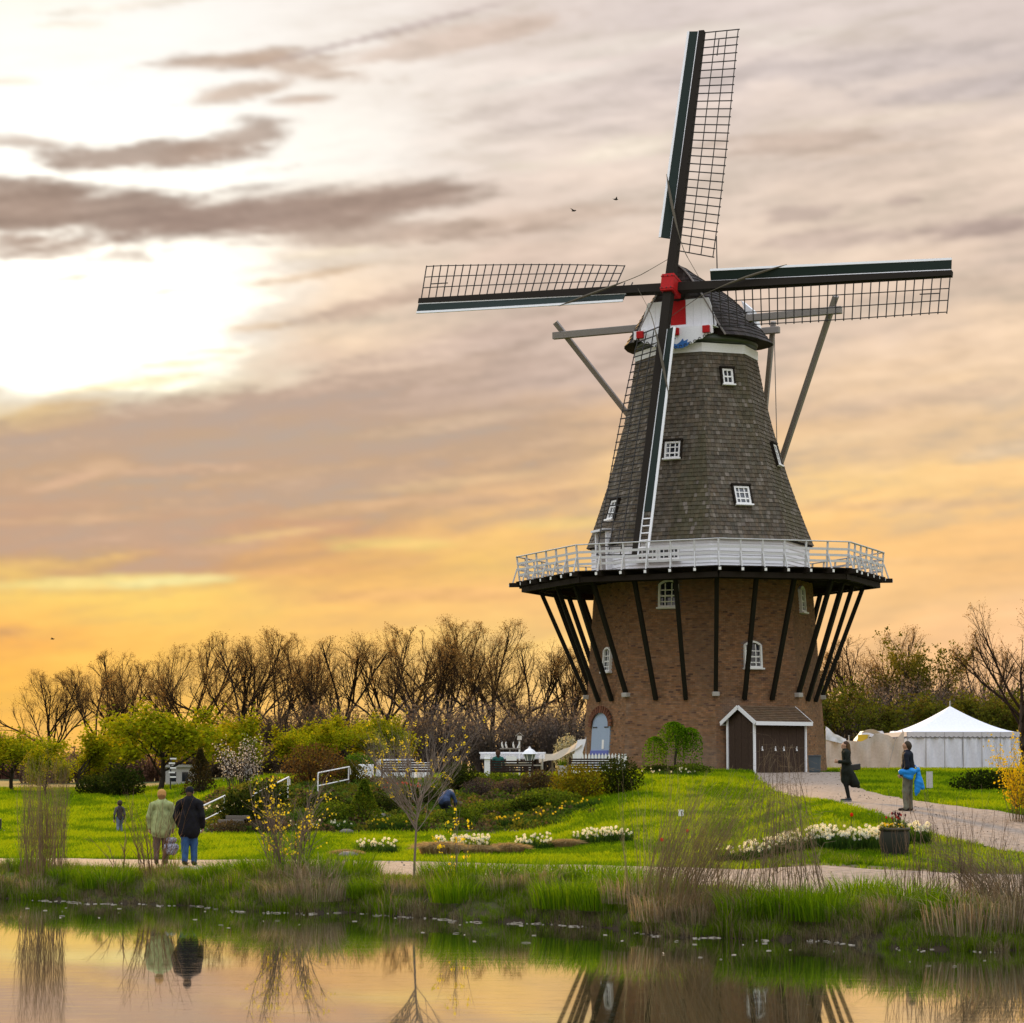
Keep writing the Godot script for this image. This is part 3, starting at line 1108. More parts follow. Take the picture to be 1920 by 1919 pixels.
func gallery(upper: Node3D) -> void:
	var g := group_of(upper, "gallery")
	var floor_h := 9.05
	var R := 8.72
	# floor planks, laid along each side
	for k in range(-4, 4):
		var rows := 12
		for i in rows:
			var r0 := lerpf(5.05, R, i / float(rows))
			var r1 := lerpf(5.05, R, (i + 0.94) / float(rows))
			var b := Builder.new()
			var lo := Vector3(0, -0.05, 0)
			var a := corner(k, r0, floor_h); var c := corner(k + 1, r0, floor_h)
			var e := corner(k, r1, floor_h); var f := corner(k + 1, r1, floor_h)
			b.quad(a, c, f, e); b.quad(a + lo, e + lo, f + lo, c + lo)
			b.quad(e, f, f + lo, e + lo); b.quad(a, a + lo, c + lo, c)
			put(b, "floor_plank", M.timber, g, false)
	# joists with white ends
	var dirs := []
	for k in 8:
		for j in 6:
			dirs.append([k - 4, j / 6.0])
	for q in dirs:
		var out: Vector3 = corner(q[0], 1.0, 0).lerp(corner(q[0] + 1, 1.0, 0), q[1])
		var b := Builder.new()
		var reach := 9.02 if q[1] == 0.0 else 8.95
		b.bar(out * 4.9 + Vector3(0, floor_h - 0.16, 0), out * reach + Vector3(0, floor_h - 0.16, 0), 0.2, 0.13, Vector3.UP)
		put(b, "joist", M.timber, g, false)
		b = Builder.new()
		b.bar(out * reach + Vector3(0, floor_h - 0.17, 0), out * (reach + 0.02) + Vector3(0, floor_h - 0.17, 0), 0.13, 0.11, Vector3.UP)
		put(b, "joist_end", M.white_fine, g, false)
	# ring beams that carry the joists
	for r in [7.55, 8.35]:
		for k in range(-4, 4):
			var b := Builder.new()
			b.bar(corner(k, r, floor_h - 0.38), corner(k + 1, r, floor_h - 0.38), 0.24, 0.2, Vector3.UP)
			put(b, "ring_beam", M.timber, g, false)
	# railing
	var rail := group_of(upper, "railing")
	var PR := 8.5
	for q in dirs:
		var out: Vector3 = corner(q[0], 1.0, 0).lerp(corner(q[0] + 1, 1.0, 0), q[1])
		var o := out.normalized()
		var b := Builder.new()
		b.bar(out * PR + Vector3(0, floor_h - 0.2, 0), out * (PR + 0.14) + Vector3(0, floor_h + 1.16, 0), 0.075, 0.085, o.cross(Vector3.UP), Color.WHITE, 0.01)
		put(b, "post", M.rail, rail, false)
		b = Builder.new()
		b.bar(out * (PR + 0.36) + Vector3(0, floor_h - 0.10, 0), out * (PR + 0.13) + Vector3(0, floor_h + 0.62, 0), 0.06, 0.07, o.cross(Vector3.UP), Color.WHITE, 0.008)
		put(b, "brace", M.rail, rail, false)
	for k in range(-4, 4):
		for y in [0.30, 0.56, 0.83]:
			var b := Builder.new()
			var r: float = PR + 0.03 + 0.10 * y
			b.bar(corner(k, r, floor_h + y), corner(k + 1, r, floor_h + y), 0.105, 0.035, Vector3.UP)
			put(b, "rail", M.rail, rail, false)
		var b := Builder.new()
		b.bar(corner(k, PR + 0.14, floor_h + 1.17), corner(k + 1, PR + 0.14, floor_h + 1.17), 0.12, 0.05, Vector3(0, 0, 1).cross(Vector3.UP) if false else corner(k, 1, 0).lerp(corner(k + 1, 1, 0), 0.5), Color.WHITE, 0.01)
		put(b, "hand_rail", M.rail, rail, false)


func struts(mill: Node3D) -> void:
	for k in range(-4, 4):
		for j in 3:
			var foot_h := 3.62 if j == 0 else 3.28
			var r := profile(BASE_R, foot_h)
			var foot := corner(k, r, foot_h).lerp(corner(k + 1, r, foot_h), [0.0, 0.34, 0.67][j])
			var head := corner(k, 7.62, 8.66).lerp(corner(k + 1, 7.62, 8.66), [0.0, 0.34, 0.67][j])
			head += Vector3(-0.115, 0, 0)
			var out := Vector3(foot.x, 0, foot.z).normalized()
			foot += out * 0.07
			var b := Builder.new()
			b.bar(foot, head, 0.19, 0.19, out.cross(Vector3.UP), Color.WHITE, 0.02)
			var st := put(b, "gallery_strut", M.strut, mill, false)
			b = Builder.new()
			if j == 0:
				b.beam_block(foot + Vector3(0, -0.1, 0) - out * 0.02, out * 0.16, Vector3(0, 0.10, 0), out.cross(Vector3.UP) * 0.16, 0.02)
				put(b, "corbel", M.stone, st, false)
			else:
				b.block(foot + out * 0.11 + Vector3(0, 0.2, 0), out * 0.012, Vector3(0, 0.03, 0), out.cross(Vector3.UP) * 0.03)
				put(b, "bolt", M.stone, st, false)


var facing := -25.0        # degrees: where the sails look


func cap(upper: Node3D) -> void:
	var n := heading(facing)
	var u := heading(facing + 90.0)
	var seat := Transform3D(Basis(u, Vector3.UP, n), Vector3(0, 19.55, 0))
	var root := group_of(upper, "cap", seat)
	# white band on top of the tower (octagon, so in the tower's own axes) and the turning ring
	var b := Builder.new()
	for k in 8:
		b.quad(corner(k, 2.93, 19.42), corner(k, 2.93, 19.84), corner(k + 1, 2.93, 19.84), corner(k + 1, 2.93, 19.42))
		b.quad(corner(k, 2.93, 19.84), corner(k, 2.2, 19.84), corner(k + 1, 2.2, 19.84), corner(k + 1, 2.93, 19.84))
		b.quad(corner(k, 2.93, 19.42), corner(k, 2.7, 19.42), corner(k + 1, 2.7, 19.42), corner(k + 1, 2.93, 19.42))
	put(b, "white_band", M.white, upper, false).transform = lean
	b = Builder.new()
	b.smooth = true
	b.lathe(Vector3(0, 0, 0), [Vector2(2.2, 0.28), Vector2(2.5, 0.3), Vector2(2.86, 0.36), Vector2(2.92, 0.5), Vector2(2.90, 0.66), Vector2(2.72, 0.78), Vector2(2.5, 0.82)], 40)
	put(b, "turning_ring", M.ring_green, root, false)

	# roof: cross sections from front (z = 2.55) to back; every course of shingles its own skin
	var zs := [2.2, 1.95, 1.5, 0.9, 0.2, -0.5, -1.2, -1.9, -2.5, -3.0, -3.35, -3.55]
	var wide := [2.15, 2.5, 2.86, 3.12, 3.25, 3.3, 3.22, 3.0, 2.62, 2.05, 1.4, 0.7]
	var tall := [3.42, 3.4, 3.28, 3.12, 2.94, 2.75, 2.5, 2.2, 1.86, 1.5, 1.12, 0.8]
	var base := 0.72
	var roof := group_of(upper, "cap_roof", seat)
	var rings := 19
	var point := func(i: int, s: float, side: float) -> Vector3:
		var flare := 0.16 * pow(1.0 - s, 6.0)
		return Vector3(side * (wide[i] * pow(1.0 - s, lerpf(0.74, 0.5, clampf((2.2 - zs[i]) / 2.4, 0.0, 1.0))) + flare), base - 0.18 * (1.0 - absf(zs[i]) / 4.0) * pow(1.0 - s, 8.0) + tall[i] * s, zs[i])
	b = Builder.new()
	for side in [-1.0, 1.0]:
		for i in zs.size() - 1:
			for r in rings:
				var a: Vector3 = point.call(i, r / float(rings), side)
				var c: Vector3 = point.call(i + 1, r / float(rings), side)
				var d: Vector3 = point.call(i + 1, (r + 1) / float(rings), side)
				var e: Vector3 = point.call(i, (r + 1) / float(rings), side)
				b.quad(a, e, d, c)
	# back cover
	for r in rings:
		var last := zs.size() - 1
		b.quad(point.call(last, r / float(rings), -1.0), point.call(last, r / float(rings), 1.0), point.call(last, (r + 1) / float(rings), 1.0), point.call(last, (r + 1) / float(rings), -1.0))
	# soffit
	for i in zs.size() - 1:
		b.quad(point.call(i, 0.0, -1.0), point.call(i + 1, 0.0, -1.0), point.call(i + 1, 0.0, 1.0), point.call(i, 0.0, 1.0))
	put(b, "roof_deck", M.timber, roof, false)
	b = Builder.new()
	for side in [-1.0, 1.0]:
		for r in rings:
			for i in zs.size() - 1:
				var pieces := 4
				for q in pieces:
					var f0 := q / float(pieces)
					var f1 := (q + 0.94) / float(pieces)
					var a: Vector3 = (point.call(i, r / float(rings), side) as Vector3).lerp(point.call(i + 1, r / float(rings), side), f0)
					var c: Vector3 = (point.call(i, r / float(rings), side) as Vector3).lerp(point.call(i + 1, r / float(rings), side), f1)
					var d: Vector3 = (point.call(i, (r + 1.12) / float(rings), side) as Vector3).lerp(point.call(i + 1, (r + 1.12) / float(rings), side), f1) if r < rings - 1 else (point.call(i, 1.0, side) as Vector3).lerp(point.call(i + 1, 1.0, side), f1)
					var e: Vector3 = (point.call(i, (r + 1.12) / float(rings), side) as Vector3).lerp(point.call(i + 1, (r + 1.12) / float(rings), side), f0) if r < rings - 1 else (point.call(i, 1.0, side) as Vector3).lerp(point.call(i + 1, 1.0, side), f0)
					var out := (c - a).cross(e - a).normalized()
					if out.x * side < 0:
						out = -out
					var col := tone(Color(0.075, 0.066, 0.064), 0.2, 0.04)
					b.quad(a + out * 0.045, e + out * 0.008, d + out * 0.008, c + out * 0.045, col)
					b.quad(a, a + out * 0.045, c + out * 0.045, c, col)
	var cs := put(b, "shingle_courses", M.cap_shingle, roof)
	cs.set_meta("kind", "stuff")

	# front gable: dark shingles above, white boards below
	var front := group_of(upper, "cap_front", seat)
	var line := []
	for r in rings + 1:
		var p: Vector3 = point.call(0, r / float(rings), 1.0)
		line.append(Vector2(p.x, p.y))
	for r in range(rings, -1, -1):
		var p: Vector3 = point.call(0, r / float(rings), -1.0)
		line.append(Vector2(p.x, p.y))
	line.remove_at(rings)
	b = Builder.new()
	b.plate(Vector3(0, 0, 2.15), Vector3.RIGHT, Vector3.UP, Vector3(0, 0, 0.06), line)
	put(b, "gable_wall", M.timber, front, false)
	b = Builder.new()
	var y := 2.38
	while y < 4.0:
		var s: float = (y - base) / tall[0]
		var half: float = wide[0] * pow(maxf(0.0, 1.0 - s - 0.04), 0.74) - 0.02
		var x := -half
		while x < half:
			var w := minf(rng.randf_range(0.12, 0.24), half - x)
			var col := tone(Color(0.062, 0.052, 0.048), 0.22, 0.05)
			b.quad(Vector3(x, y, 2.23), Vector3(x + w - 0.01, y, 2.23), Vector3(x + w - 0.01, y + 0.24, 2.195), Vector3(x, y + 0.24, 2.195), col)
			x += w
		y += 0.2
	var gs := put(b, "gable_shingles", M.cap_shingle, front)
	gs.set_meta("kind", "stuff")
	# white boards: seven vertical boards left and right of the red middle
	for i in 10:
		var x0 := -1.9 + i * 0.38
		var x1 := x0 + 0.372
		if i >= 4 and i <= 5:
			continue
		var top0: float = minf(2.22, 2.22)
		b = Builder.new()
		var lim := func(xx: float) -> float: return 1.02 if absf(xx) < 1.96 else 1.02
		var slant := func(xx: float) -> float: return clampf((1.98 - absf(xx)) / 0.46, 0.0, 1.0) * 1.42
		b.plate(Vector3(0, 0, 2.25), Vector3.RIGHT, Vector3.UP, Vector3(0, 0, 0.04), [Vector2(x0, 1.02), Vector2(x1, 1.02), Vector2(x1, 1.02 + maxf(0.05, slant.call(x1))), Vector2(x0, 1.02 + maxf(0.05, slant.call(x0)))])
		put(b, "white_board", M.white, front, false)
	b = Builder.new()
	b.block(Vector3(0, 1.84, 2.25), Vector3(0.37, 0, 0), Vector3(0, 0.58, 0), Vector3(0, 0, 0.03))
	put(b, "red_panel", M.red, front, false)
	b = Builder.new()
	b.block(Vector3(0, 1.14, 2.26), Vector3(0.38, 0, 0), Vector3(0, 0.12, 0), Vector3(0, 0, 0.03))
	put(b, "white_sill", M.white, front, false)
	# beard: white board with a scrolled lower edge under the gable
	var beard := [Vector2(-1.95, 1.0), Vector2(1.95, 1.0), Vector2(1.98, 0.62)]
	for i in 17:
		var x := 1.9 - i * 0.2375
		var a := absf(x)
		var yy := 0.62 - 0.62 * (1.0 - pow(a / 1.95, 1.6))
		beard.append(Vector2(x, yy + (0.09 if i % 2 else 0.0)))
	beard.append(Vector2(-1.98, 0.62))
	b = Builder.new()
	b.plate(Vector3(0, 0.02, 2.97), Vector3.RIGHT, Vector3.UP, Vector3(0, 0, 0.05), beard)
	put(b, "name_board", M.white, front, false)
	for i in 16:
		var x := 1.78 - i * 0.2375
		var yy := 0.62 - 0.62 * (1.0 - pow(absf(x) / 1.95, 1.6))
		b = Builder.new()
		var pts := []
		var rad := []
		for k in 9:
			var a := k * 0.62
			var r := 0.085 - 0.006 * k
			pts.append(Vector3(x + r * cos(a), yy + 0.07 + r * sin(a), 3.01))
			rad.append(0.016)
		b.tube(pts, rad, 4)
		put(b, "scroll", M.black, front, false)
	for x in [-1.62, 0.18, 1.66]:
		b = Builder.new()
		b.beam_block(Vector3(x, 0.82, 2.99), Vector3(0.17 if x != 0.18 else 0.14, 0, 0), Vector3(0, 0.17, 0), Vector3(0, 0, 0.14), 0.02)
		put(b, "red_beam_end", M.red, front, false)
	b = Builder.new()
	b.block(Vector3(0, 1.0, 2.6), Vector3(1.97, 0, 0), Vector3(0, 0.02, 0), Vector3(0, 0, 0.39))
	put(b, "beard_shelf", M.white, front, false)
	# painted blue swan on the beard
	var swan := [Vector2(-0.52, 0.16), Vector2(-0.30, 0.05), Vector2(0.1, 0.04), Vector2(0.42, 0.14), Vector2(0.62, 0.36), Vector2(0.40, 0.30), Vector2(0.46, 0.48), Vector2(0.22, 0.40), Vector2(0.16, 0.54), Vector2(-0.02, 0.36), Vector2(-0.2, 0.26), Vector2(-0.34, 0.30), Vector2(-0.36, 0.48), Vector2(-0.26, 0.58), Vector2(-0.36, 0.64), Vector2(-0.47, 0.60), Vector2(-0.56, 0.48), Vector2(-0.46, 0.47), Vector2(-0.48, 0.32)]
	b = Builder.new()
	b.plate(Vector3(0.35, 0.0, 3.004), Vector3.RIGHT * 0.85, Vector3.UP * 0.9, Vector3(0, 0, 0.012), swan)
	put(b, "swan_emblem", M.blue, front, false)
	# barge boards along the gable edges
	for side in [-1.0, 1.0]:
		b = Builder.new()
		var pts := []
		for r in rings + 1:
			pts.append((point.call(0, r / float(rings), side) as Vector3) + Vector3(0, 0, 0.05))
		for r in rings:
			b.bar(pts[r], pts[r + 1], 0.1, 0.06, Vector3(0, 0, 1))
		put(b, "barge_board", M.grey_beam, front, false)
	# two small ornaments on the gable
	for q in [[0.25, 3.2], [0.35, 2.78]]:
		b = Builder.new()
		b.tube([Vector3(q[0] - 0.14, q[1] - 0.03, 2.27), Vector3(q[0] - 0.04, q[1] + 0.02, 2.28), Vector3(q[0] + 0.04, q[1] + 0.02, 2.28), Vector3(q[0] + 0.16, q[1] + 0.06, 2.27)], [0.015, 0.03, 0.03, 0.012], 5)
		put(b, "white_swan_ornament", M.white_fine, front, false)

	# small side hatch
	b = Builder.new()
	b.block(Vector3(2.55, 2.0, -0.7), Vector3(0.28, -0.25, 0), Vector3(-0.12, 0.42, 0.0), Vector3(0, 0, 0.26))
	put(b, "side_hatch", M.white, root, false)
	# lightning rod
	b = Builder.new()
	b.tube([Vector3(0.55, 2.4, -1.6), Vector3(0.55, 6.15, -1.6)], [0.035, 0.025], 6)
	put(b, "lightning_rod", M.black, root, false)

	# tail: long and short cross beams, braces and pole at the back
	var timber := func(a: Vector3, c: Vector3, w: float, th: float, called: String, up := Vector3.UP) -> void:
		var t := Builder.new()
		t.bar(a, c, w, th, up, Color.WHITE, 0.02)
		put(t, called, M.grey_beam, root, false)
	var foot := Vector3(0.0, -9.4, -6.4)
	timber.call(Vector3(-7.3, 1.66, 0.25), Vector3(7.3, 1.66, 0.25), 0.34, 0.26, "tail_beam")
	timber.call(Vector3(-3.25, 1.52, -2.7), Vector3(3.25, 1.52, -2.7), 0.32, 0.26, "tail_beam")
	for side in [-1.0, 1.0]:
		var top := Vector3(side * 7.1, 2.3, 0.45)
		var way := (foot - top).normalized()
		timber.call(top, foot, 0.26, 0.24, "tail_brace", Vector3(0, 0, 1))
		timber.call(Vector3(side * 2.95, 1.95, -2.72) - way * 0.0, foot + Vector3(side * 0.2, 0, 0), 0.22, 0.22, "tail_brace", Vector3(0, 0, 1))
	timber.call(Vector3(0, 1.7, -3.2), foot, 0.4, 0.4, "tail_pole", Vector3(0, 0, 1))
	b = Builder.new()
	b.tube([Vector3(2.98, 1.4, -2.72), Vector3(2.98, -8.6, -2.72)], [0.022, 0.022], 5)
	put(b, "tail_rope", M.grey_beam, root, false)


func sails(upper: Node3D) -> void:
	var tilt := deg_to_rad(14.5)
	var nh := heading(facing)
	var u := heading(facing + 90.0)
	var n := (nh * cos(tilt) + Vector3.UP * sin(tilt)).normalized()
	var v := n.cross(u).normalized()
	var hub := lean * (nh * 3.0 + Vector3(0, 22.48, 0))
	# shaft and poll end
	var b := Builder.new()
	b.tube([hub - n * 3.4, hub + n * 0.05], [0.34, 0.36], 12)
	put(b, "windshaft", M.stock, upper, false)
	b = Builder.new()
	b.beam_block(hub + n * 0.12, u * 0.32, v * 0.43, n * 0.52, 0.03)
	var poll := put(b, "hub_block", M.red, upper, false)
	for y in [-0.3, 0.3]:
		b = Builder.new()
		b.beam_block(hub + n * 0.3 + v * y, u * 0.335, v * 0.035, n * 0.36, 0.01)
		put(b, "iron_band", M.red, poll, false)
	for y in [-0.3, 0.3]:
		for x in [-0.22, 0.0, 0.22]:
			b = Builder.new()
			b.tube([hub + n * 0.65 + v * y + u * x, hub + n * 0.69 + v * y + u * x], [0.03, 0.03], 6)
			put(b, "bolt", M.black, poll, false)
	var R := 13.3
	for q in 4:
		var a := PI / 2 * q + deg_to_rad(1.9)
		var dir := (v * cos(a) + u * sin(a)).normalized()
		var lat := (u * cos(a) - v * sin(a)).normalized()
		var front := n * (0.28 if q % 2 == 0 else -0.12)
		var o := hub + front
		var sail := Node3D.new()
		sail.name = "sail"
		upper.add_child(sail, true)
		# stock, tapering outward
		b = Builder.new()
		var h0 := 0.21
		var h1 := 0.13
		var pa := o
		var pb := o + dir * R
		for f in [[1, 1, 1, -1], [1, -1, -1, -1], [-1, -1, -1, 1], [-1, 1, 1, 1]]:
			b.quad(pa + lat * h0 * f[0] + n * h0 * f[1], pb + lat * h1 * f[0] + n * h1 * f[1], pb + lat * h1 * f[2] + n * h1 * f[3], pa + lat * h0 * f[2] + n * h0 * f[3])
		b.quad(pb + lat * h1 + n * h1, pb - lat * h1 + n * h1, pb - lat * h1 - n * h1, pb + lat * h1 - n * h1)
		put(b, "stock", M.stock, sail, false)
		# leading board: dark green panel between two white edges
		var r0 := 2.3 if q != 1 else 1.9
		b = Builder.new()
		var pitch := func(r: float) -> float: return lerpf(0.50, 0.16, clampf((r - 1.8) / 10.5, 0.0, 1.0))
		var steps := 16
		var inner := []
		var outer := []
		for i in steps + 1:
			var r := lerpf(r0, R - 0.03, i / float(steps))
			var w: float = pitch.call(r)
			var e := lerpf(h0, h1, r / R)
			var side: Vector3 = -lat * cos(w) + n * sin(w)
			inner.append(o + dir * r - lat * (e + 0.02) + n * e * 0.6)
			outer.append(o + dir * r - lat * (e + 0.02) + n * e * 0.6 + side * 0.50)
		for i in (steps if q != 2 else steps - 3):
			var face: Vector3 = (outer[i] - inner[i]).cross(dir).normalized() * 0.02
			b.quad(inner[i] + face, outer[i] + face, outer[i + 1] + face, inner[i + 1] + face)
			b.quad(inner[i] - face, outer[i] - face, outer[i + 1] - face, inner[i + 1] - face)
		put(b, "leading_board", M.board_green, sail, false)
		for e in 2:
			b = Builder.new()
			var lineof: Array = inner if e == 0 else outer
			for i in steps:
				b.bar(lineof[i], lineof[i + 1], 0.06 if e == 0 else 0.11, 0.06, lat)
			put(b, "white_edge", M.white, sail, false)
		if q == 2:
			for i in range(1, 7):
				var f := steps - 3 + i * 0.5
				var k := mini(int(f), steps - 1)
				b = Builder.new()
				b.bar((inner[k] as Vector3).lerp(inner[k + 1], f - k), (outer[k] as Vector3).lerp(outer[k + 1], f - k), 0.05, 0.05, dir)
				put(b, "white_rung", M.white, sail, false)
		# lattice: bars across, three laths along, twisting towards the hub
		var first := 1.75 + (0.15 * q)
		var count := 29
		var full := 1.82
		var twist := func(r: float) -> float: return lerpf(0.58, 0.0, pow(clampf((r - 1.6) / 11.0, 0.0, 1.0), 0.8))
		var ends := [[], [], []]
		for i in count:
			var r := lerpf(first, R - 0.08, i / float(count - 1))
			var t: float = twist.call(r)
			var way: Vector3 = lat * cos(t) - n * sin(t)
			var s := o + dir * r + lat * 0.1
			var long := full if not (q == 3 and i < 2) else 0.5
			b = Builder.new()
			b.bar(s - way * 0.1, s + way * long, 0.042, 0.042, n)
			put(b, "sail_bar", M.lattice, sail, false)
			if long == full:
				for k in 3:
					ends[k].append(s + way * (0.62 + 0.57 * k) + n * 0.03)
		for k in 3:
			b = Builder.new()
			var rad := []
			for i in ends[k].size():
				rad.append(0.024)
			b.tube(ends[k], rad, 4)
			put(b, "sail_lath", M.lattice, sail, false)
		# short step lath near the tip
		b = Builder.new()
		b.bar(o + dir * (R - 0.5) + lat * 0.92, o + dir * (R - 1.4) + lat * 0.92, 0.04, 0.04, n)
		put(b, "sail_lath", M.lattice, sail, false)
		# furled cloth: a thin roll from the hub side across the stock to the leading edge
		b = Builder.new()
		var pts := []
		var rad := []
		for i in 13:
			var f := i / 12.0
			var r := lerpf(1.2, 5.6, f)
			pts.append(o + dir * r + lat * lerpf(0.85, -0.75, pow(f, 0.8)) + n * (0.30 + 0.10 * sin(f * PI)))
			rad.append(0.018 + 0.05 * sin(clampf((f - 0.25) / 0.75, 0.0, 1.0) * PI))
		b.tube(pts, rad, 6)
		put(b, "furled_cloth", M.rope, sail, false)
		b = Builder.new()
		b.tube([pts[0], o + dir * 0.2 + lat * 1.5 + n * 0.2], [0.014, 0.014], 4)
		put(b, "rope", M.rope, sail, false)


# ---------------------------------------------------------------- plants
func on_walk(x: float, d: float, margin := 0.0) -> bool:
	for i in WALK.size() - 1:
		if x >= WALK[i][0] and x < WALK[i + 1][0]:
			var f: float = (x - WALK[i][0]) / float(WALK[i + 1][0] - WALK[i][0])
			if d > lerpf(WALK[i][1], WALK[i + 1][1], f) - margin and d < lerpf(WALK[i][2], WALK[i + 1][2], f) + margin:
				return true
	for i in DESCENT.size() - 1:
		if d <= DESCENT[i][0] and d > DESCENT[i + 1][0]:
			var f: float = (DESCENT[i][0] - d) / float(DESCENT[i][0] - DESCENT[i + 1][0])
			if x > lerpf(DESCENT[i][1], DESCENT[i + 1][1], f) - margin and x < lerpf(DESCENT[i][2], DESCENT[i + 1][2], f) + margin:
				return true
	return false


func any_dir() -> Vector3:
	var y := rng.randf_range(-1.0, 1.0)
	var a := rng.randf() * TAU
	var r := sqrt(1.0 - y * y)
	return Vector3(r * cos(a), y, r * sin(a))


# one leaf: a bent diamond
func leaf(b: Builder, p: Vector3, size: float, col: Color) -> void:
	var a := any_dir() * size
	var s := a.cross(any_dir()).normalized() * size * 0.42
	b.quad(p - a * 0.5, p + s, p + a * 0.5, p - s, col)


# recursive branching; tips collects the ends of the finest twigs
# o: levels [count, length share, spread, radius share, segments], lift, crook, sides
func grow(wood: Array, p: Vector3, dir: Vector3, length: float, rad: float, level: int, o: Dictionary, tips: Array) -> void:
	var spec: Array = o.levels
	var last := level >= spec.size()
	var segs := 2 if last else 4
	var pts := [p]
	var rads := [rad]
	var q := p
	var d := dir
	var dirs := [d]
	for i in segs:
		d = (d + any_dir() * o.crook * (0.6 if level == 0 else 1.0) + Vector3.UP * o.lift).normalized()
		q += d * length / segs
		if level > 0 and o.has("dome"):
			# the crown keeps to a rounded envelope: centre height, half height, half width
			var e: Vector3 = o.dome
			var out := pow((q.y - e.x) / e.y, 2.0) + (q.x * q.x + q.z * q.z) / (e.z * e.z)
			if out > 1.0 + 0.35 * noise_b.get_noise_3d(q.x * 25.0, q.y * 25.0, q.z * 25.0) and q.y > e.x * 0.6:
				q -= d * length / segs * 0.55
				pts.append(q)
				dirs.append(d)
				rads.append(rad * 0.4)
				segs = i + 1
				break
		pts.append(q)
		dirs.append(d)
		rads.append(lerpf(rad, rad * (0.3 if last else 0.55), (i + 1.0) / segs))
	var b: Builder = wood[0] if level <= o.get("trunk_levels", 0) else wood[1]
	b.tube(pts, rads, o.sides if level < 1 else (4 if level < 2 else 3), tone(o.bark if level < 3 else o.get("twig_color", o.bark), 0.18, 0.05), false)
	if last:
		tips.append(q)
		tips.append(pts[1])
		return
	var s: Array = spec[level]
	for k in s[0]:
		var f: float = lerpf(o.get("start", 0.35) if level > 0 else o.get("fork", 0.55), 1.0, pow((k + rng.randf()) / s[0], 0.8))
		var at := f * segs
		var i := mini(int(at), segs - 1)
		var from: Vector3 = (pts[i] as Vector3).lerp(pts[i + 1], at - i)
		var axis: Vector3 = dirs[i + 1]
		var side := axis.cross(any_dir()).normalized()
		var ang: float = s[2] * rng.randf_range(0.6, 1.25)
		var nd := (axis * cos(ang) + side * sin(ang)).normalized()
		grow(wood, from, nd, length * s[1] * rng.randf_range(0.75, 1.2), rads[i] * s[3], level + 1, o, tips)


func bare_tree(label: String, height: float, seeded: int, bark: Color, budded: Color, shape := {}) -> Node3D:
	rng.seed = seeded
	var t := thing("bare_tree", label, "tree")
	var trunk := Builder.new()
	var crown := Builder.new()
	var tips := []
	var o := {"levels": [[10, 1.5, 0.78, 0.55], [8, 0.40, 0.55, 0.48], [6, 0.5, 0.65, 0.48], [4, 0.55, 0.75, 0.5]], "dome": Vector3(0.56, 0.45, 0.46) * height, "lift": 0.075, "crook": 0.17, "twig_color": Color(0.115, 0.070, 0.034), "sides": 7, "bark": bark, "trunk_levels": 0, "fork": 0.25}
	o.merge(shape, true)
	var stems: int = o.get("stems", 1)
	for k in stems:
		var lean := Vector3(rng.randf_range(-0.1, 0.1), 1, rng.randf_range(-0.1, 0.1)) if stems == 1 else Vector3(cos(TAU * k / stems) * 0.34, 1, sin(TAU * k / stems) * 0.34)
		grow([trunk, crown], Vector3(0, -0.2, 0), lean.normalized(), height * 0.40, height * 0.024 / sqrt(stems), 0, o, tips)
	for p in tips:
		if rng.randf() < 0.9:
			leaf(crown, p + any_dir() * 0.12, rng.randf_range(0.6, 1.3) * o.get("bud", 0.10), tone(budded, 0.35, 0.1))
	put(trunk, "trunk", M.bark, t)
	put(crown, "crown", M.leaf, t)
	return t


func leafy_tree(called: String, label: String, height: float, seeded: int, bark: Color, greens: Array, per_tip := 6, leaf_size := 0.13, shape := {}) -> Node3D:
	rng.seed = seeded
	var t := thing(called, label, "tree")
	var trunk := Builder.new()
	var crown := Builder.new()
	var tips := []
	var o := {"levels": [[6, 0.9, 0.75, 0.6], [5, 0.6, 0.6, 0.55], [4, 0.6, 0.6, 0.5]], "lift": 0.02, "crook": 0.2, "sides": 7, "bark": bark, "trunk_levels": 1, "fork": 0.5}
	o.merge(shape, true)
	grow([trunk, crown], Vector3(0, -0.15, 0), Vector3(rng.randf_range(-0.12, 0.12), 1, 0.05).normalized(), height * 0.46, height * 0.026, 0, o, tips)
	for p in tips:
		var clump: Color = greens[rng.randi() % greens.size()]
		for k in per_tip:
			leaf(crown, p + any_dir() * rng.randf() * o.get("puff", 0.42), leaf_size * rng.randf_range(0.6, 1.4), tone(clump, 0.25, 0.08))
	put(trunk, "trunk", M.bark, t)
	put(crown, "crown", M.leaf, t)
	return t


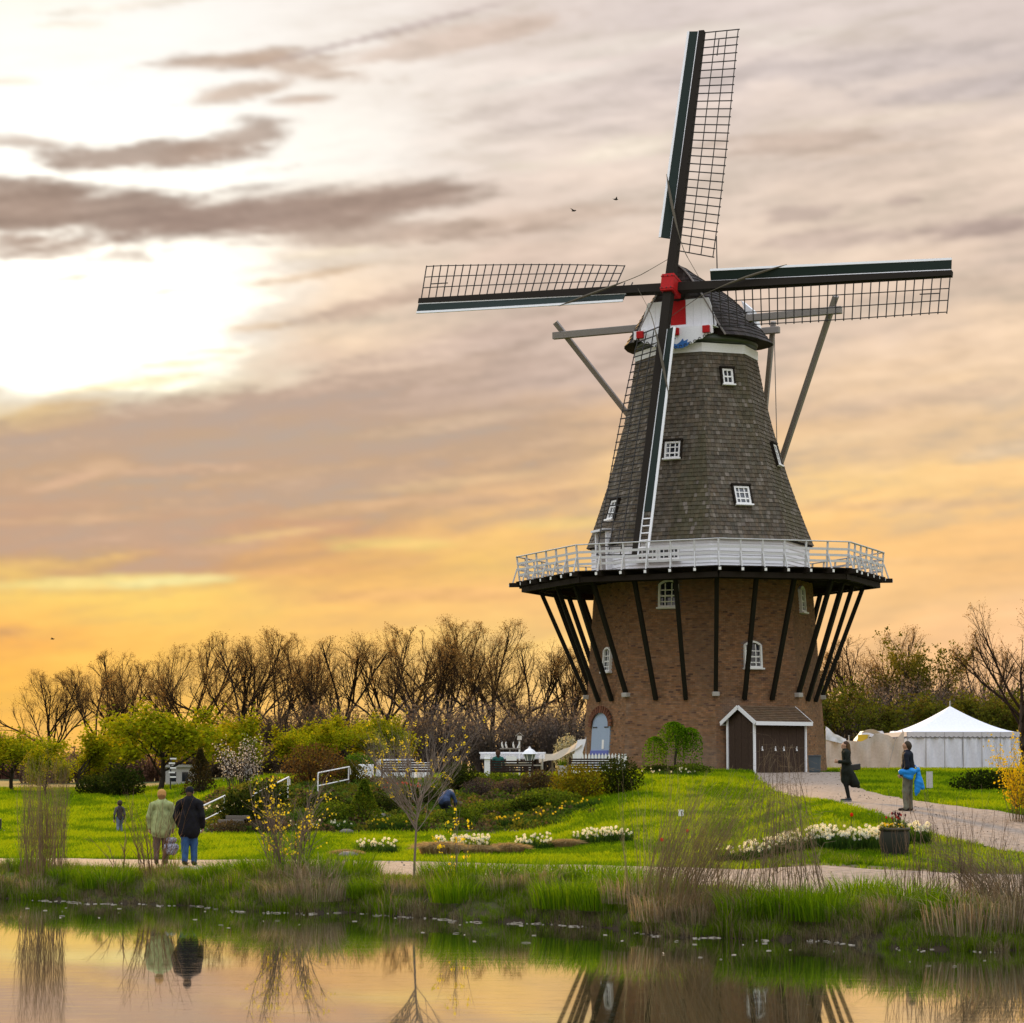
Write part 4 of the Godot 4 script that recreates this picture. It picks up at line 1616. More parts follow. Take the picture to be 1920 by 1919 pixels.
# a rounded shrub: leaves through the outer volume of a lumpy ellipsoid on short stems
func bush(called: String, label: String, size: Vector3, count: int, leaf_size: float, greens: Array, seeded: int, group := "", shape := "") -> Node3D:
	rng.seed = seeded
	var t := thing(called, label, "shrub", Vector3.ZERO, 0.0, group)
	var stems := Builder.new()
	for k in 14:
		var d := any_dir()
		d.y = absf(d.y) + 0.3
		var tip := Vector3(d.x * size.x * 0.42, d.y * size.y * 0.6, d.z * size.z * 0.42)
		stems.tube([Vector3(d.x, 0, d.z) * 0.05 - Vector3(0, 0.1, 0), tip * 0.5 + any_dir() * 0.05, tip], [0.03, 0.02, 0.008], 4, Color(0.05, 0.038, 0.026), false)
	put(stems, "stems", M.bark, t)
	var b := Builder.new()
	for k in count:
		var d := any_dir()
		var lump := 1.0 + 0.30 * noise_b.get_noise_3d(d.x * 90.0 + seeded * 31.0, d.y * 90.0, d.z * 90.0)
		var r := pow(rng.randf(), 0.38) * lump
		var p := Vector3(d.x * size.x / 2, 0, d.z * size.z / 2) * r
		var y := d.y * r
		if shape == "cone":
			y = rng.randf()
			p = Vector3(d.x * size.x / 2, 0, d.z * size.z / 2).normalized() * (size.x / 2) * (1.0 - y * 0.92) * pow(rng.randf(), 0.35) * (0.85 + 0.2 * lump)
			p.y = y * size.y
		else:
			p.y = size.y * (0.46 + 0.54 * y)
			if p.y < 0.02:
				p.y = rng.randf() * 0.2 * size.y
		var c: Color = greens[rng.randi() % greens.size()]
		leaf(b, p, leaf_size * rng.randf_range(0.6, 1.35), tone(c, 0.28, 0.08))
	put(b, "foliage", M.leaf, t)
	return t


# upright or arching bare brush: many thin stems from one root
# o: stems, height, spread, arch (bends outwards and down), lean, twigs, color, blossom, share
func brush(called: String, label: String, o: Dictionary, at: Vector3, seeded: int, category := "shrub", group := "") -> Node3D:
	rng.seed = seeded
	var t := thing(called, label, category, at, 0.0, group)
	var b := Builder.new()
	var f := Builder.new()
	for k in o.stems:
		var a := rng.randf() * TAU
		var root: Vector3 = Vector3(cos(a), 0, sin(a)) * sqrt(rng.randf()) * o.get("root", 0.15)
		var out: Vector3 = Vector3(cos(a), 0, sin(a)) * rng.randf_range(0.2, 1.0) * o.spread + o.get("lean", Vector3.ZERO)
		var h: float = o.height * rng.randf_range(0.55, 1.05)
		var r: float = o.get("rad", 0.008) * rng.randf_range(0.7, 1.4)
		var pts := []
		var rads := []
		var n := 7
		var jit := any_dir() * 0.05 * h
		for i in n + 1:
			var s := i / float(n)
			var p: Vector3 = root * (1.0 - o.get("gather", 0.0) * s) + Vector3(0, -0.06, 0) + out * h * pow(s, 1.5) + Vector3.UP * h * (s - o.get("arch", 0.0) * s * s * s) + jit * sin(s * 3.0) + any_dir() * 0.012 * h
			pts.append(p)
			rads.append(r * (1.0 - 0.75 * s))
		var col := tone(o.color, 0.3, 0.1)
		b.tube(pts, rads, 3, col, false)
		for w in o.get("twigs", 3):
			var i := 2 + rng.randi() % (n - 2)
			var from: Vector3 = pts[i]
			var way: Vector3 = ((pts[i] as Vector3) - pts[i - 1]).normalized()
			var d: Vector3 = (way + any_dir() * o.get("splay", 0.6) + Vector3.UP * o.get("twig_up", 0.2)).normalized()
			var l: float = h * rng.randf_range(0.12, 0.34) * o.get("twig", 1.0)
			var e: Vector3 = from + d * l + Vector3.UP * o.get("hang", 0.0) * l
			b.tube([from, from + d * l * 0.5 + any_dir() * 0.02, e], [rads[i] * 0.7, rads[i] * 0.5, 0.0018], 3, col, false)
			if o.has("blossom") and rng.randf() < o.get("share", 0.3):
				for q in o.get("bloom_count", 3):
					leaf(f, e + any_dir() * 0.05 * o.get("bloom_spread", 1.0) - d * rng.randf() * l * 0.6, o.get("bloom", 0.05) * rng.randf_range(0.6, 1.4), tone(o.blossom, 0.15, 0.05))
	put(b, "stems", M.bark, t)
	if f.v.size() > 0:
		put(f, "blossom", M.leaf, t)
	return t


# a tussock of curved blades as one mesh
func blades(b: Builder, root: Vector3, count: int, height: float, spread: float, wide: float, greens: Array, droop := 0.35) -> void:
	for k in count:
		var a := rng.randf() * TAU
		var o := root + Vector3(cos(a), 0, sin(a)) * sqrt(rng.randf()) * spread * 0.5
		var out := Vector3(cos(a), 0, sin(a)) * rng.randf_range(0.2, 1.0) + any_dir() * 0.3
		out.y = 0
		var h := height * rng.randf_range(0.5, 1.1)
		var w := wide * rng.randf_range(0.6, 1.3)
		var side := out.cross(Vector3.UP).normalized().rotated(Vector3.UP, rng.randf_range(-1.2, 1.2)) * w / 2
		var m := o + out * h * 0.16 + Vector3.UP * h * 0.55
		var e := o + out * h * (0.3 + droop * rng.randf()) + Vector3.UP * h * (1.0 - 0.4 * droop * rng.randf())
		var col := tone(greens[rng.randi() % greens.size()], 0.25, 0.08)
		var i := b.v.size()
		for p in [o - side, o + side, m - side * 0.8, m + side * 0.8, e]:
			b.v.append(p)
			b.c.append(col)
		for j in [0, 2, 1, 1, 2, 3, 2, 4, 3]:
			b.ix.append(i + j)


func scatter(called: String, label: String, category: String, meshes: Array, m: Material, spots: Array) -> void:
	# spots: [Transform3D, which mesh]; one stuff object per mesh kind
	for k in meshes.size():
		var mine := []
		for s in spots:
			if s[1] == k:
				mine.append(s[0])
		if mine.is_empty():
			continue
		var mm := MultiMesh.new()
		mm.transform_format = MultiMesh.TRANSFORM_3D
		mm.mesh = meshes[k]
		mm.instance_count = mine.size()
		for i in mine.size():
			mm.set_instance_transform(i, mine[i])
		var o := MultiMeshInstance3D.new()
		o.name = numbered(called)
		o.multimesh = mm
		o.material_override = m
		add_child(o)
		o.set_meta("kind", "stuff")
		tag(o, label, category)


const ORDINAL := ["first", "second", "third", "fourth", "fifth", "sixth", "seventh", "eighth", "ninth", "tenth", "eleventh", "twelfth", "thirteenth", "fourteenth", "fifteenth", "sixteenth", "seventeenth", "eighteenth", "nineteenth", "twentieth"]


func make_grass() -> void:
	rng.seed = 41
	var fresh := [Color(0.12, 0.19, 0.007), Color(0.16, 0.24, 0.008), Color(0.085, 0.145, 0.007)]
	var dry := [Color(0.26, 0.20, 0.115), Color(0.20, 0.145, 0.085), Color(0.32, 0.26, 0.16), Color(0.14, 0.11, 0.055)]
	var mixed := fresh + [dry[0], dry[1]]
	# lawn: short blades
	var low := []
	for k in 6:
		var b := Builder.new()
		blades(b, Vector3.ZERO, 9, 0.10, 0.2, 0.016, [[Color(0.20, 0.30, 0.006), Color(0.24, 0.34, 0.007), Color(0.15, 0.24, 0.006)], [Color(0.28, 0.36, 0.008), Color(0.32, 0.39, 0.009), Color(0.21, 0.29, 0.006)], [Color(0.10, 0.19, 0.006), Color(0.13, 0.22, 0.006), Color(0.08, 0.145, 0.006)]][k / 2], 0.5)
		low.append(b.mesh())
	var spots := []
	for i in 215000:
		var d := 46.0 + 90.0 * pow(rng.randf(), 1.5)
		var u := rng.randf_range(-0.235, 0.255)
		var x := u * d
		var t := d - shore(x)
		if t < 2.6 or on_walk(x, d, 0.05):
			continue
		if u > -0.122 and u < 0.02 and d > 83.0 and d < 103.0:
			continue
		if Vector2(x - MILL.x, d - 120.0).length() < 6.2:
			continue
		if x > 3.6 and d < walk_far(x) + 1.1 and d > walk_far(x) and rng.randf() < 0.9:
			continue
		var basis := Basis(Vector3.UP, rng.randf() * TAU).scaled(Vector3.ONE * rng.randf_range(0.7, 1.4) * (1.0 + (d - 46.0) / 70.0))
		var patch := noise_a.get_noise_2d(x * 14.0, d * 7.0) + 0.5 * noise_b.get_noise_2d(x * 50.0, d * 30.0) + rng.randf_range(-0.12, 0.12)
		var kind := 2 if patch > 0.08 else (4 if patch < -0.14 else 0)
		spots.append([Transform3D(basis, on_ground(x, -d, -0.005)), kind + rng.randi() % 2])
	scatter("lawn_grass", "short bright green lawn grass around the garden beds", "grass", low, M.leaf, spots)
	# bank: long grass, fresh and dry
	var tall := []
	for k in 4:
		var b := Builder.new()
		blades(b, Vector3.ZERO, 26, [0.52, 0.42, 0.62, 0.5][k], 0.34, 0.014, fresh if k < 2 else mixed, 0.5)
		tall.append(b.mesh())
	for k in 2:
		var b := Builder.new()
		blades(b, Vector3.ZERO, 24, 0.46, 0.3, 0.010, dry, 0.9)
		tall.append(b.mesh())
	spots = []
	for i in 14000:
		var x := rng.randf_range(-15.0, 14.0)
		var t := 0.02 + 4.5 * pow(rng.randf(), 1.3)
		var d := shore(x) + t
		if on_walk(x, d, 0.15):
			continue
		var patch := noise_a.get_noise_2d(x * 26.0, d * 18.0)
		var kind := rng.randi() % 3
		if patch > 0.16:
			kind = 3 + rng.randi() % 3
		elif rng.randf() < 0.10:
			kind = 4 + rng.randi() % 2
		var grow_by := rng.randf_range(0.45, 1.0) * (0.75 + 0.5 * noise_b.get_noise_2d(x * 40.0, d * 40.0))
		var bare := noise_b.get_noise_2d(x * 30.0 + 500.0, d * 30.0)
		if bare < -0.32 and rng.randf() < 0.6:
			continue
		grow_by *= 0.7 + 1.1 * maxf(0.0, noise_a.get_noise_2d(x * 60.0, d * 60.0 + 90.0))
		if t > 3.2:
			grow_by *= 0.5
		spots.append([Transform3D(Basis(Vector3.UP, rng.randf() * TAU).scaled(Vector3(1, rng.randf_range(0.8, 1.15), 1) * grow_by), on_ground(x, -d, -0.03)), kind])
	scatter("bank_grass", "long green and straw grass along the pond's edge", "grass", tall, M.leaf, spots)
	# low mixed planting that covers the garden beds
	var cover := []
	for k in 4:
		var b := Builder.new()
		var tones: Array = [[Color(0.05, 0.085, 0.012), Color(0.08, 0.12, 0.014)], [Color(0.10, 0.105, 0.014), Color(0.13, 0.13, 0.016)], [Color(0.13, 0.09, 0.045), Color(0.09, 0.066, 0.035)], [Color(0.08, 0.13, 0.018), Color(0.11, 0.17, 0.02)]][k]
		for i in 90:
			var q := any_dir()
			leaf(b, Vector3(q.x * 0.34, absf(q.y) * 0.26, q.z * 0.34) * pow(rng.randf(), 0.4), rng.randf_range(0.05, 0.11), tone(tones[rng.randi() % 2], 0.3))
		cover.append(b.mesh())
	spots = []
	for i in 1500:
		var d := rng.randf_range(83.2, 101.5)
		var u := rng.randf_range(-0.118, 0.034)
		if u > 0.0 and rng.randf() < u / 0.034:
			continue
		spots.append([Transform3D(Basis(Vector3.UP, rng.randf() * TAU).scaled(Vector3.ONE * rng.randf_range(0.6, 1.5)), on_ground(u * d, -d, -0.03)), rng.randi() % 4])
	scatter("bed_planting", "low mixed green and brown plants covering the garden beds", "plants", cover, M.leaf, spots)
	# rough verge behind the walk at the right and along the beds
	spots = []
	for i in 5000:
		var x := rng.randf_range(2.0, 14.0)
		var d := rng.randf_range(46.0, 62.0)
		if on_walk(x, d, 0.1) or d - shore(x) < 9.0:
			continue
		if noise_a.get_noise_2d(x * 14.0, d * 14.0) < 0.05 or x / d < 0.09:
			continue
		spots.append([Transform3D(Basis(Vector3.UP, rng.randf() * TAU).scaled(Vector3.ONE * rng.randf_range(0.25, 0.5)), on_ground(x, -d, -0.02)), rng.randi() % 4])
	scatter("verge_grass", "rough tufts of grass beside the walk at the right", "grass", tall, M.leaf, spots)
	# darker weeds in the lawn
	var weed := []
	for k in 2:
		var b := Builder.new()
		blades(b, Vector3.ZERO, 30, 0.16, 0.4, 0.02, [[Color(0.07, 0.13, 0.010), Color(0.10, 0.16, 0.012)], [Color(0.16, 0.17, 0.02), Color(0.20, 0.17, 0.06)]][k], 1.0)
		weed.append(b.mesh())
	spots = []
	for i in 700:
		var d := rng.randf_range(50.0, 108.0)
		var x := rng.randf_range(-0.21, 0.21) * d
		if d - shore(x) < 4.0 or on_walk(x, d, 0.1) or (x / d > -0.122 and x / d < 0.02 and d > 83.0):
			continue
		spots.append([Transform3D(Basis(Vector3.UP, rng.randf() * TAU).scaled(Vector3(1, 0.7, 1) * rng.randf_range(0.6, 1.5)), on_ground(x, -d, -0.01)), 0 if rng.randf() < 0.7 else 1])
	scatter("lawn_weeds", "darker weeds and dry spots dotted over the lawn", "grass", weed, M.leaf, spots)
	# leaf litter and gravel on the walks
	var litter := []
	for k in 2:
		var b := Builder.new()
		for i in 6:
			leaf(b, Vector3(rng.randf_range(-0.3, 0.3), 0.01 + 0.01 * rng.randf(), rng.randf_range(-0.3, 0.3)), rng.randf_range(0.02, 0.06), tone([Color(0.16, 0.11, 0.07), Color(0.30, 0.25, 0.20)][k], 0.3))
		litter.append(b.mesh())
	spots = []
	for i in 2400:
		var d := rng.randf_range(43.0, 112.0)
		var x := rng.randf_range(-0.21, 0.23) * d
		if not on_walk(x, d, 0.3) or noise_a.get_noise_2d(x * 30.0, d * 12.0) < 0.0:
			continue
		spots.append([Transform3D(Basis(Vector3.UP, rng.randf() * TAU), on_ground(x, -d, 0.04)), rng.randi() % 2])
	scatter("path_litter", "small leaves and grit lying on the walks", "litter", litter, M.tint, spots)
	# floating scraps and foam at the water's edge
	var scraps := []
	var sb := Builder.new()
	sb.plate(Vector3.ZERO, Vector3.RIGHT, Vector3.BACK, Vector3(0, 0.012, 0), [Vector2(-0.06, -0.01), Vector2(0.02, -0.025), Vector2(0.07, 0.0), Vector2(0.01, 0.025)], Color(0.55, 0.5, 0.42))
	scraps.append(sb.mesh())
	sb = Builder.new()
	sb.tube([Vector3(-0.14, 0, 0), Vector3(0, 0.012, 0.02), Vector3(0.16, 0.005, -0.01)], [0.008, 0.01, 0.005], 5, Color(0.42, 0.37, 0.30))
	scraps.append(sb.mesh())
	spots = []
	for i in 420:
		var x := rng.randf_range(-11.5, 8.0)
		var off := 0.06 + 0.5 * pow(rng.randf(), 2.5)
		if rng.randf() < 0.12:
			off += rng.randf() * 5.0
		if noise_b.get_noise_2d(x * 45.0, 3.0) < -0.15 and off < 0.7:
			continue
		var d := shore(x) - off
		spots.append([Transform3D(Basis(Vector3.UP, rng.randf() * TAU).scaled(Vector3.ONE * rng.randf_range(0.25, 0.7)), Vector3(x, 0.006, -d)), 0 if rng.randf() < 0.7 else 1])
	scatter("floating_scraps", "pale scraps of reed and foam floating along the shore", "debris", scraps, M.tint, spots)


func tussocks() -> void:
	rng.seed = 77
	var fresh := [Color(0.12, 0.215, 0.006), Color(0.16, 0.265, 0.007), Color(0.08, 0.165, 0.006)]
	var protos := []
	for k in 3:
		var b := Builder.new()
		blades(b, Vector3.ZERO, 520, 0.68, 1.15, 0.016, fresh, 0.55)
		protos.append(b.mesh())
	# px, metres inland, size, words
	var list := [
		[205, 1.0, 0.95, "dense green grass tussock at the pond's edge below the strolling couple's left"],
		[135, 1.2, 0.7, "small green grass tussock at the foot of the tall bare brush"],
		[390, 1.4, 0.75, "green grass tussock on the bank right below the man in black"],
		[700, 0.9, 0.8, "green grass tussock on the bank left of the slender blossoming tree"],
		[860, 1.0, 0.9, "green grass tussock on the bank right of the slender blossoming tree"],
		[1065, 0.9, 1.1, "wide bright green tussock at the water, left of the leaning brush"],
		[1130, 0.9, 1.0, "bright green tussock touching the leaning brush at the water"],
		[1400, 1.0, 0.9, "green tussock at the water between the two big brushes"],
		[1475, 1.0, 1.15, "large bright green tussock below the fan-shaped brush"],
		[1545, 1.0, 1.0, "bright green tussock at the water right of the fan-shaped brush"],
		[1610, 3.6, 1.0, "domed green tussock beside the waterside walk at the right"],
		[1700, 2.2, 1.05, "wide green tussock on the bank under the flower pot"],
		[1760, 1.6, 0.8, "green tussock next to the tangle of straw at the right edge"],
		[470, 3.4, 0.9, "green tussock hiding the walk left of the yellow-flowering shrub"],
		[515, 3.0, 1.1, "tall green tussock left of the yellow-flowering shrub's stems"],
		[575, 3.5, 1.0, "green tussock behind the yellow-flowering shrub"],
		[640, 3.2, 1.2, "broad green tussock between the flowering shrub and the open walk"],
		[665, 2.2, 0.9, "green tussock at the left end of the open stretch of walk"],
		[845, 3.4, 1.05, "green tussock hiding the walk right of the slender tree"],
		[895, 3.0, 1.2, "tall green tussock hiding the walk below the straw mounds"],
		[985, 3.6, 1.15, "green tussock hiding the walk below the third daffodil clump"],
		[1040, 3.0, 1.0, "green tussock in front of the walk left of the widest daffodil clump"],
		[1100, 3.8, 1.15, "green tussock hiding the walk below the widest daffodil clump"],
		[1165, 3.5, 1.1, "green tussock hiding the walk left of the leaning brush"],
		[1225, 3.2, 1.0, "green tussock behind the leaning brush"],
		[60, 2.6, 0.9, "green tussock at the left edge below the walk"],
		[430, 2.2, 0.8, "green tussock right of the strolling man's feet"],
	]
	for q in list:
		var d := 46.0
		for i in 8:
			d = shore(across(q[0], d)) + q[1]
		var o := MeshInstance3D.new()
		o.name = numbered("grass_tussock")
		o.mesh = protos[rng.randi() % 3]
		o.material_override = M.leaf
		add_child(o)
		o.position = stand(q[0], d, -0.05)
		o.rotation.y = rng.randf() * TAU
		o.scale = Vector3(1, 0.9, 1) * q[2]
		tag(o, q[3], "grass", "grass tussocks on the bank")
	# straw tangles: arching dead grass
	var straw := [Color(0.25, 0.19, 0.12), Color(0.18, 0.13, 0.085), Color(0.33, 0.27, 0.19)]
	var dead := []
	for k in 2:
		var b := Builder.new()
		blades(b, Vector3.ZERO, 300, 0.7, 1.0, 0.008, straw, 1.6)
		dead.append(b.mesh())
	for q in [[600, 0.7, 1.0, "tangle of dead grey straw below the yellow-flowering shrub"], [530, 0.6, 0.8, "low tangle of dead twigs and straw at the water, left of the bigger one"], [1235, 0.7, 1.0, "straw tangle at the foot of the leaning brush"], [1310, 0.6, 0.8, "straw tangle in the water's edge right of the leaning brush"], [1800, 0.7, 1.2, "arching straw tangle at the water near the right edge"], [1880, 0.8, 1.35, "tallest straw tangle at the right edge of the bank"], [80, 0.5, 0.7, "low straw tangle below the tall bare brush at the left"], [940, 1.6, 0.8, "straw tuft on the bank right of the slender blossoming tree"], [560, 2.2, 0.9, "grey straw heap around the yellow-flowering shrub's foot"], [760, 1.2, 0.7, "small straw tuft left of the slender tree's trunk"], [1010, 2.0, 0.9, "straw heap between two tussocks in the middle of the bank"], [1180, 1.4, 1.0, "straw heap left of the leaning brush"], [1390, 1.0, 0.8, "straw tuft between the two big brushes"], [1660, 1.4, 0.8, "grey straw tuft left of the tussock under the flower pot"], [1840, 2.2, 1.1, "grey straw heap behind the arching tangle at the right"], [330, 0.8, 0.6, "small straw tuft at the water below the couple"]]:
		var d := 46.0
		for i in 8:
			d = shore(across(q[0], d)) + q[1]
		var o := MeshInstance3D.new()
		o.name = numbered("straw_tangle")
		o.mesh = dead[rng.randi() % 2]
		o.material_override = M.leaf
		add_child(o)
		o.position = stand(q[0], d, -0.04)
		o.rotation.y = rng.randf() * TAU
		o.scale = Vector3.ONE * q[2]
		tag(o, q[3], "grass", "dead straw on the bank")


func set_at(o: Node3D, px: float, d: float, turn := 0.0, scale_by := 1.0, sink := 0.0) -> Node3D:
	o.position = stand(px, d, -sink)
	o.rotation.y = turn
	o.scale = Vector3.ONE * scale_by
	return o


func make_far_trees() -> void:
	var bark := Color(0.055, 0.037, 0.024)
	var bud := Color(0.27, 0.155, 0.05)
	var protos := []
	var shapes := [{}, {"stems": 2, "crook": 0.2, "dome": Vector3(7.8, 6.2, 7.2), "levels": [[6, 1.5, 0.75, 0.55], [9, 0.38, 0.55, 0.48], [7, 0.5, 0.65, 0.48], [5, 0.55, 0.8, 0.5]]}, {"lift": 0.09, "dome": Vector3(8.0, 6.1, 5.6), "levels": [[10, 1.5, 0.66, 0.55], [9, 0.40, 0.55, 0.48], [6, 0.5, 0.65, 0.48], [4, 0.55, 0.75, 0.5]]}, {"lift": 0.07, "crook": 0.2, "dome": Vector3(7.8, 6.3, 7.6), "levels": [[11, 1.5, 0.9, 0.55], [9, 0.38, 0.55, 0.48], [7, 0.5, 0.65, 0.48], [5, 0.55, 0.8, 0.5]]}]
	# far row, left to right: px, top py, variant
	var row := [[92, 1252, 3], [168, 1243, 0], [244, 1216, 2], [312, 1206, 1], [380, 1192, 0], [452, 1180, 3], [520, 1176, 1], [596, 1196, 2], [655, 1186, 0], [722, 1170, 3], [790, 1190, 2], [848, 1154, 1], [928, 1160, 3], [1010, 1198, 0], [1062, 1204, 2]]
	for i in row.size():
		var q: Array = row[i]
		var d := 215.0 + 22.0 * ((i * 7) % 5) / 4.0
		var label: String = "%s bare tree from the left in the far row against the sunset" % ORDINAL[i]
		var o: Node3D
		if protos.size() <= 3 and not protos.any(func(p): return p[0] == q[2]):
			o = bare_tree(label, 14.0, 100 + q[2], bark, bud, shapes[q[2]])
			o.set_meta("group", "far row of bare trees")
			# measure its height
			var top := 0.0
			for c in o.get_children():
				top = maxf(top, (c as MeshInstance3D).mesh.get_aabb().end.y)
			protos.append([q[2], o, top])
			set_at(o, q[0], d, i * 1.3, 1.0)
		else:
			for p in protos:
				if p[0] == q[2]:
					o = copy_of(p[1], label, stand(q[0], d), i * 1.3)
		for p in protos:
			if p[0] == q[2]:
				var want: float = above(q[1], d) - o.position.y
				o.scale = Vector3.ONE * want / p[2]
	# at the right, beyond the tents
	var right := [[1578, 1225, 200, 0, "bare tree just right of the brick base beyond the tents"], [1625, 1192, 190, 2, "bare tree second from the mill in the wood beyond the tents"], [1690, 1170, 195, 1, "bare tree behind the olive round tree above the white marquee"], [1845, 1215, 190, 0, "small bare tree between the olive tree and the tall one at the right edge"], [1905, 1112, 150, 2, "tallest thin bare tree at the right edge of the picture"]]
	for q in right:
		for p in protos:
			if p[0] == q[3]:
				var o := copy_of(p[1], q[4], stand(q[0], q[2]), q[0] * 0.01, 1.0, "bare trees beyond the tents")
				var want: float = above(q[1], q[2]) - o.position.y
				o.scale = Vector3.ONE * want / p[2]
	# the olive round tree among them
	var olive := leafy_tree("olive_leafed_tree", "round tree with olive new leaves above the white marquee", 13.0, 301, bark, [Color(0.15, 0.125, 0.016), Color(0.18, 0.15, 0.018), Color(0.11, 0.095, 0.014)], 18, 0.22, {"levels": [[7, 0.86, 0.55, 0.6], [5, 0.62, 0.55, 0.55], [5, 0.6, 0.55, 0.5]], "lift": 0.06, "puff": 0.6})
	set_at(olive, 1745, 185, 0.4)
	fit(olive, above(1165, 185))


func top_of(o: Node3D) -> float:
	var top := 0.0
	for c in o.get_children():
		if c is MeshInstance3D:
			top = maxf(top, c.mesh.get_aabb().end.y)
	return top


func fit(o: Node3D, top_y: float, widen := 1.0) -> void:
	var k := (top_y - o.position.y) / top_of(o)
	o.scale = Vector3(k * widen, k, k * widen)


func make_woods() -> void:
	# thickets of bare brushwood in front of the far row and behind the tents
	var grey := Color(0.085, 0.066, 0.055)
	var brown := Color(0.075, 0.052, 0.034)
	var list := [
		[830, 1300, 175, 5.2, grey, "large rounded grey-brown thicket behind the benches"],
		[735, 1345, 170, 3.6, brown, "brown thicket left of the large grey thicket"],
		[925, 1335, 165, 4.0, grey, "grey-brown thicket behind the lantern and the benches"],
		[1010, 1300, 178, 4.4, brown, "dark brown thicket left of the mill's brick base"],
		[1065, 1325, 170, 3.6, grey, "grey thicket touching the mill's left edge"],
		[560, 1310, 185, 4.6, brown, "dark thicket under the middle of the far tree row"],
		[640, 1315, 180, 4.0, brown, "brown thicket behind the brightest green tree"],
		[470, 1330, 185, 4.4, brown, "brown thicket behind the second green tree from the stairs"],
		[20, 1370, 185, 3.4, Color(0.10, 0.045, 0.032), "reddish brown thicket at the left edge of the picture"],
		[90, 1415, 160, 4.4, Color(0.10, 0.06, 0.045), "low brown thicket behind the tall bare brush at the left"],
		[190, 1400, 165, 4.6, brown, "low thicket left of the broad fresh green tree"],
		[285, 1405, 165, 4.4, Color(0.11, 0.06, 0.04), "low reddish thicket behind the white cabin"],
		[380, 1395, 165, 4.6, brown, "low thicket right of the white cabin"],
		[470, 1390, 160, 4.4, brown, "low thicket behind the white-blossoming shrub"],
		[1590, 1290, 175, 4.6, brown, "brown thicket right of the mill beyond the beige tents"],
		[1670, 1265, 172, 5.0, grey, "grey brushwood behind the gap between the two tents"],
		[1760, 1260, 176, 5.0, brown, "brown brushwood behind the peak of the white marquee"],
		[1850, 1270, 172, 5.0, grey, "grey brushwood behind the marquee's right half"],
		[1915, 1300, 168, 4.0, brown, "brown brushwood at the right edge behind the marquee"],
	]
	for i in list.size():
		var q: Array = list[i]
		var at := stand(q[0], q[2])
		brush("brushwood_thicket", q[5], {"stems": 190, "height": (above(q[1], q[2]) - at.y) / 1.02, "spread": q[3] / maxf(2.0, above(q[1], q[2]) - at.y) * 0.62, "root": q[3] * 0.34, "arch": 0.12, "twigs": 9, "rad": 0.035, "color": q[4], "splay": 0.9, "twig": 1.1, "blossom": q[4] * 1.7, "share": 0.8, "bloom": 0.16, "bloom_count": 2, "bloom_spread": 4.0}, at, 500 + i, "shrub", "brushwood behind the garden")
	# leafing trees in front of the wood on the right
	var bark := Color(0.055, 0.042, 0.030)
	var greens := [Color(0.085, 0.092, 0.012), Color(0.115, 0.12, 0.014), Color(0.06, 0.066, 0.011), Color(0.09, 0.07, 0.016)]
	var proto := leafy_tree("leafing_tree", "leafing tree right of the mill behind the beige tent", 7.0, 610, bark, greens, 14, 0.22, {"lift": 0.06, "puff": 1.0, "fork": 0.25})
	set_at(proto, 1572, 165, 0.3)
	fit(proto, above(1262, 165))
	var more := [[1620, 1300, 160, "low leafing tree behind the beige tent's dome"], [1700, 1290, 165, "leafing tree behind the left end of the white marquee"], [1775, 1285, 168, "leafing tree straight behind the marquee's peak"], [1850, 1275, 160, "leafing tree behind the right half of the white marquee"], [1912, 1290, 156, "leafing tree at the right edge behind the marquee"]]
	for q in more:
		var o := copy_of(proto, q[3], stand(q[0], q[2]), q[0] * 0.7, 1.0, "leafing trees behind the tents")
		fit(o, above(q[1], q[2]), 1.15)
	proto.set_meta("group", "leafing trees behind the tents")
	# fresh green trees on the lawn at the left
	var fresh := [Color(0.24, 0.26, 0.007), Color(0.30, 0.31, 0.008), Color(0.17, 0.195, 0.007), Color(0.27, 0.23, 0.009)]
	var a := leafy_tree("spring_green_tree", "broad fresh green tree behind the woman in the light green coat", 5.4, 701, Color(0.045, 0.034, 0.026), fresh, 22, 0.17, {"puff": 0.8, "levels": [[8, 0.9, 0.85, 0.6], [5, 0.62, 0.6, 0.55], [4, 0.6, 0.6, 0.5]], "fork": 0.35, "lift": 0.0})
	var b := leafy_tree("spring_green_tree", "fresh green tree behind the white handrails", 5.0, 702, Color(0.045, 0.034, 0.026), fresh, 22, 0.17, {"puff": 0.8, "levels": [[8, 0.9, 0.8, 0.6], [5, 0.62, 0.6, 0.55], [4, 0.6, 0.6, 0.5]], "fork": 0.3, "lift": 0.02})
	set_at(a, 302, 128, 0.5)
	fit(a, above(1308, 128), 1.35)
	set_at(b, 492, 132, 2.0)
	fit(b, above(1318, 132), 1.3)
	for q in [[150, 1350, 135, 1.5, "green tree second from the left edge on the lawn"], [28, 1362, 130, 1.4, "dark green tree at the left edge with a slim trunk"], [398, 1340, 138, 1.25, "low green tree between the two broad ones behind the strollers"], [648, 1322, 140, 1.2, "bright yellow-green tree left of the grey thicket"], [715, 1330, 146, 0.9, "small yellow-green tree touching the grey thicket's left side"], [590, 1345, 138, 1.3, "yellow-green tree between the broad tree and the brightest one"], [90, 1385, 120, 1.0, "low green tree near the left edge in front of the others"], [232, 1365, 140, 1.3, "low green tree just left of the broad fresh green tree"]]:
		var o := copy_of(a if int(q[0]) % 3 else b, q[4], stand(q[0], q[2]), q[0] * 0.37)
		fit(o, above(q[1], q[2]), q[3])
	for o in [a, b]:
		o.set_meta("group", "fresh green trees at the left")


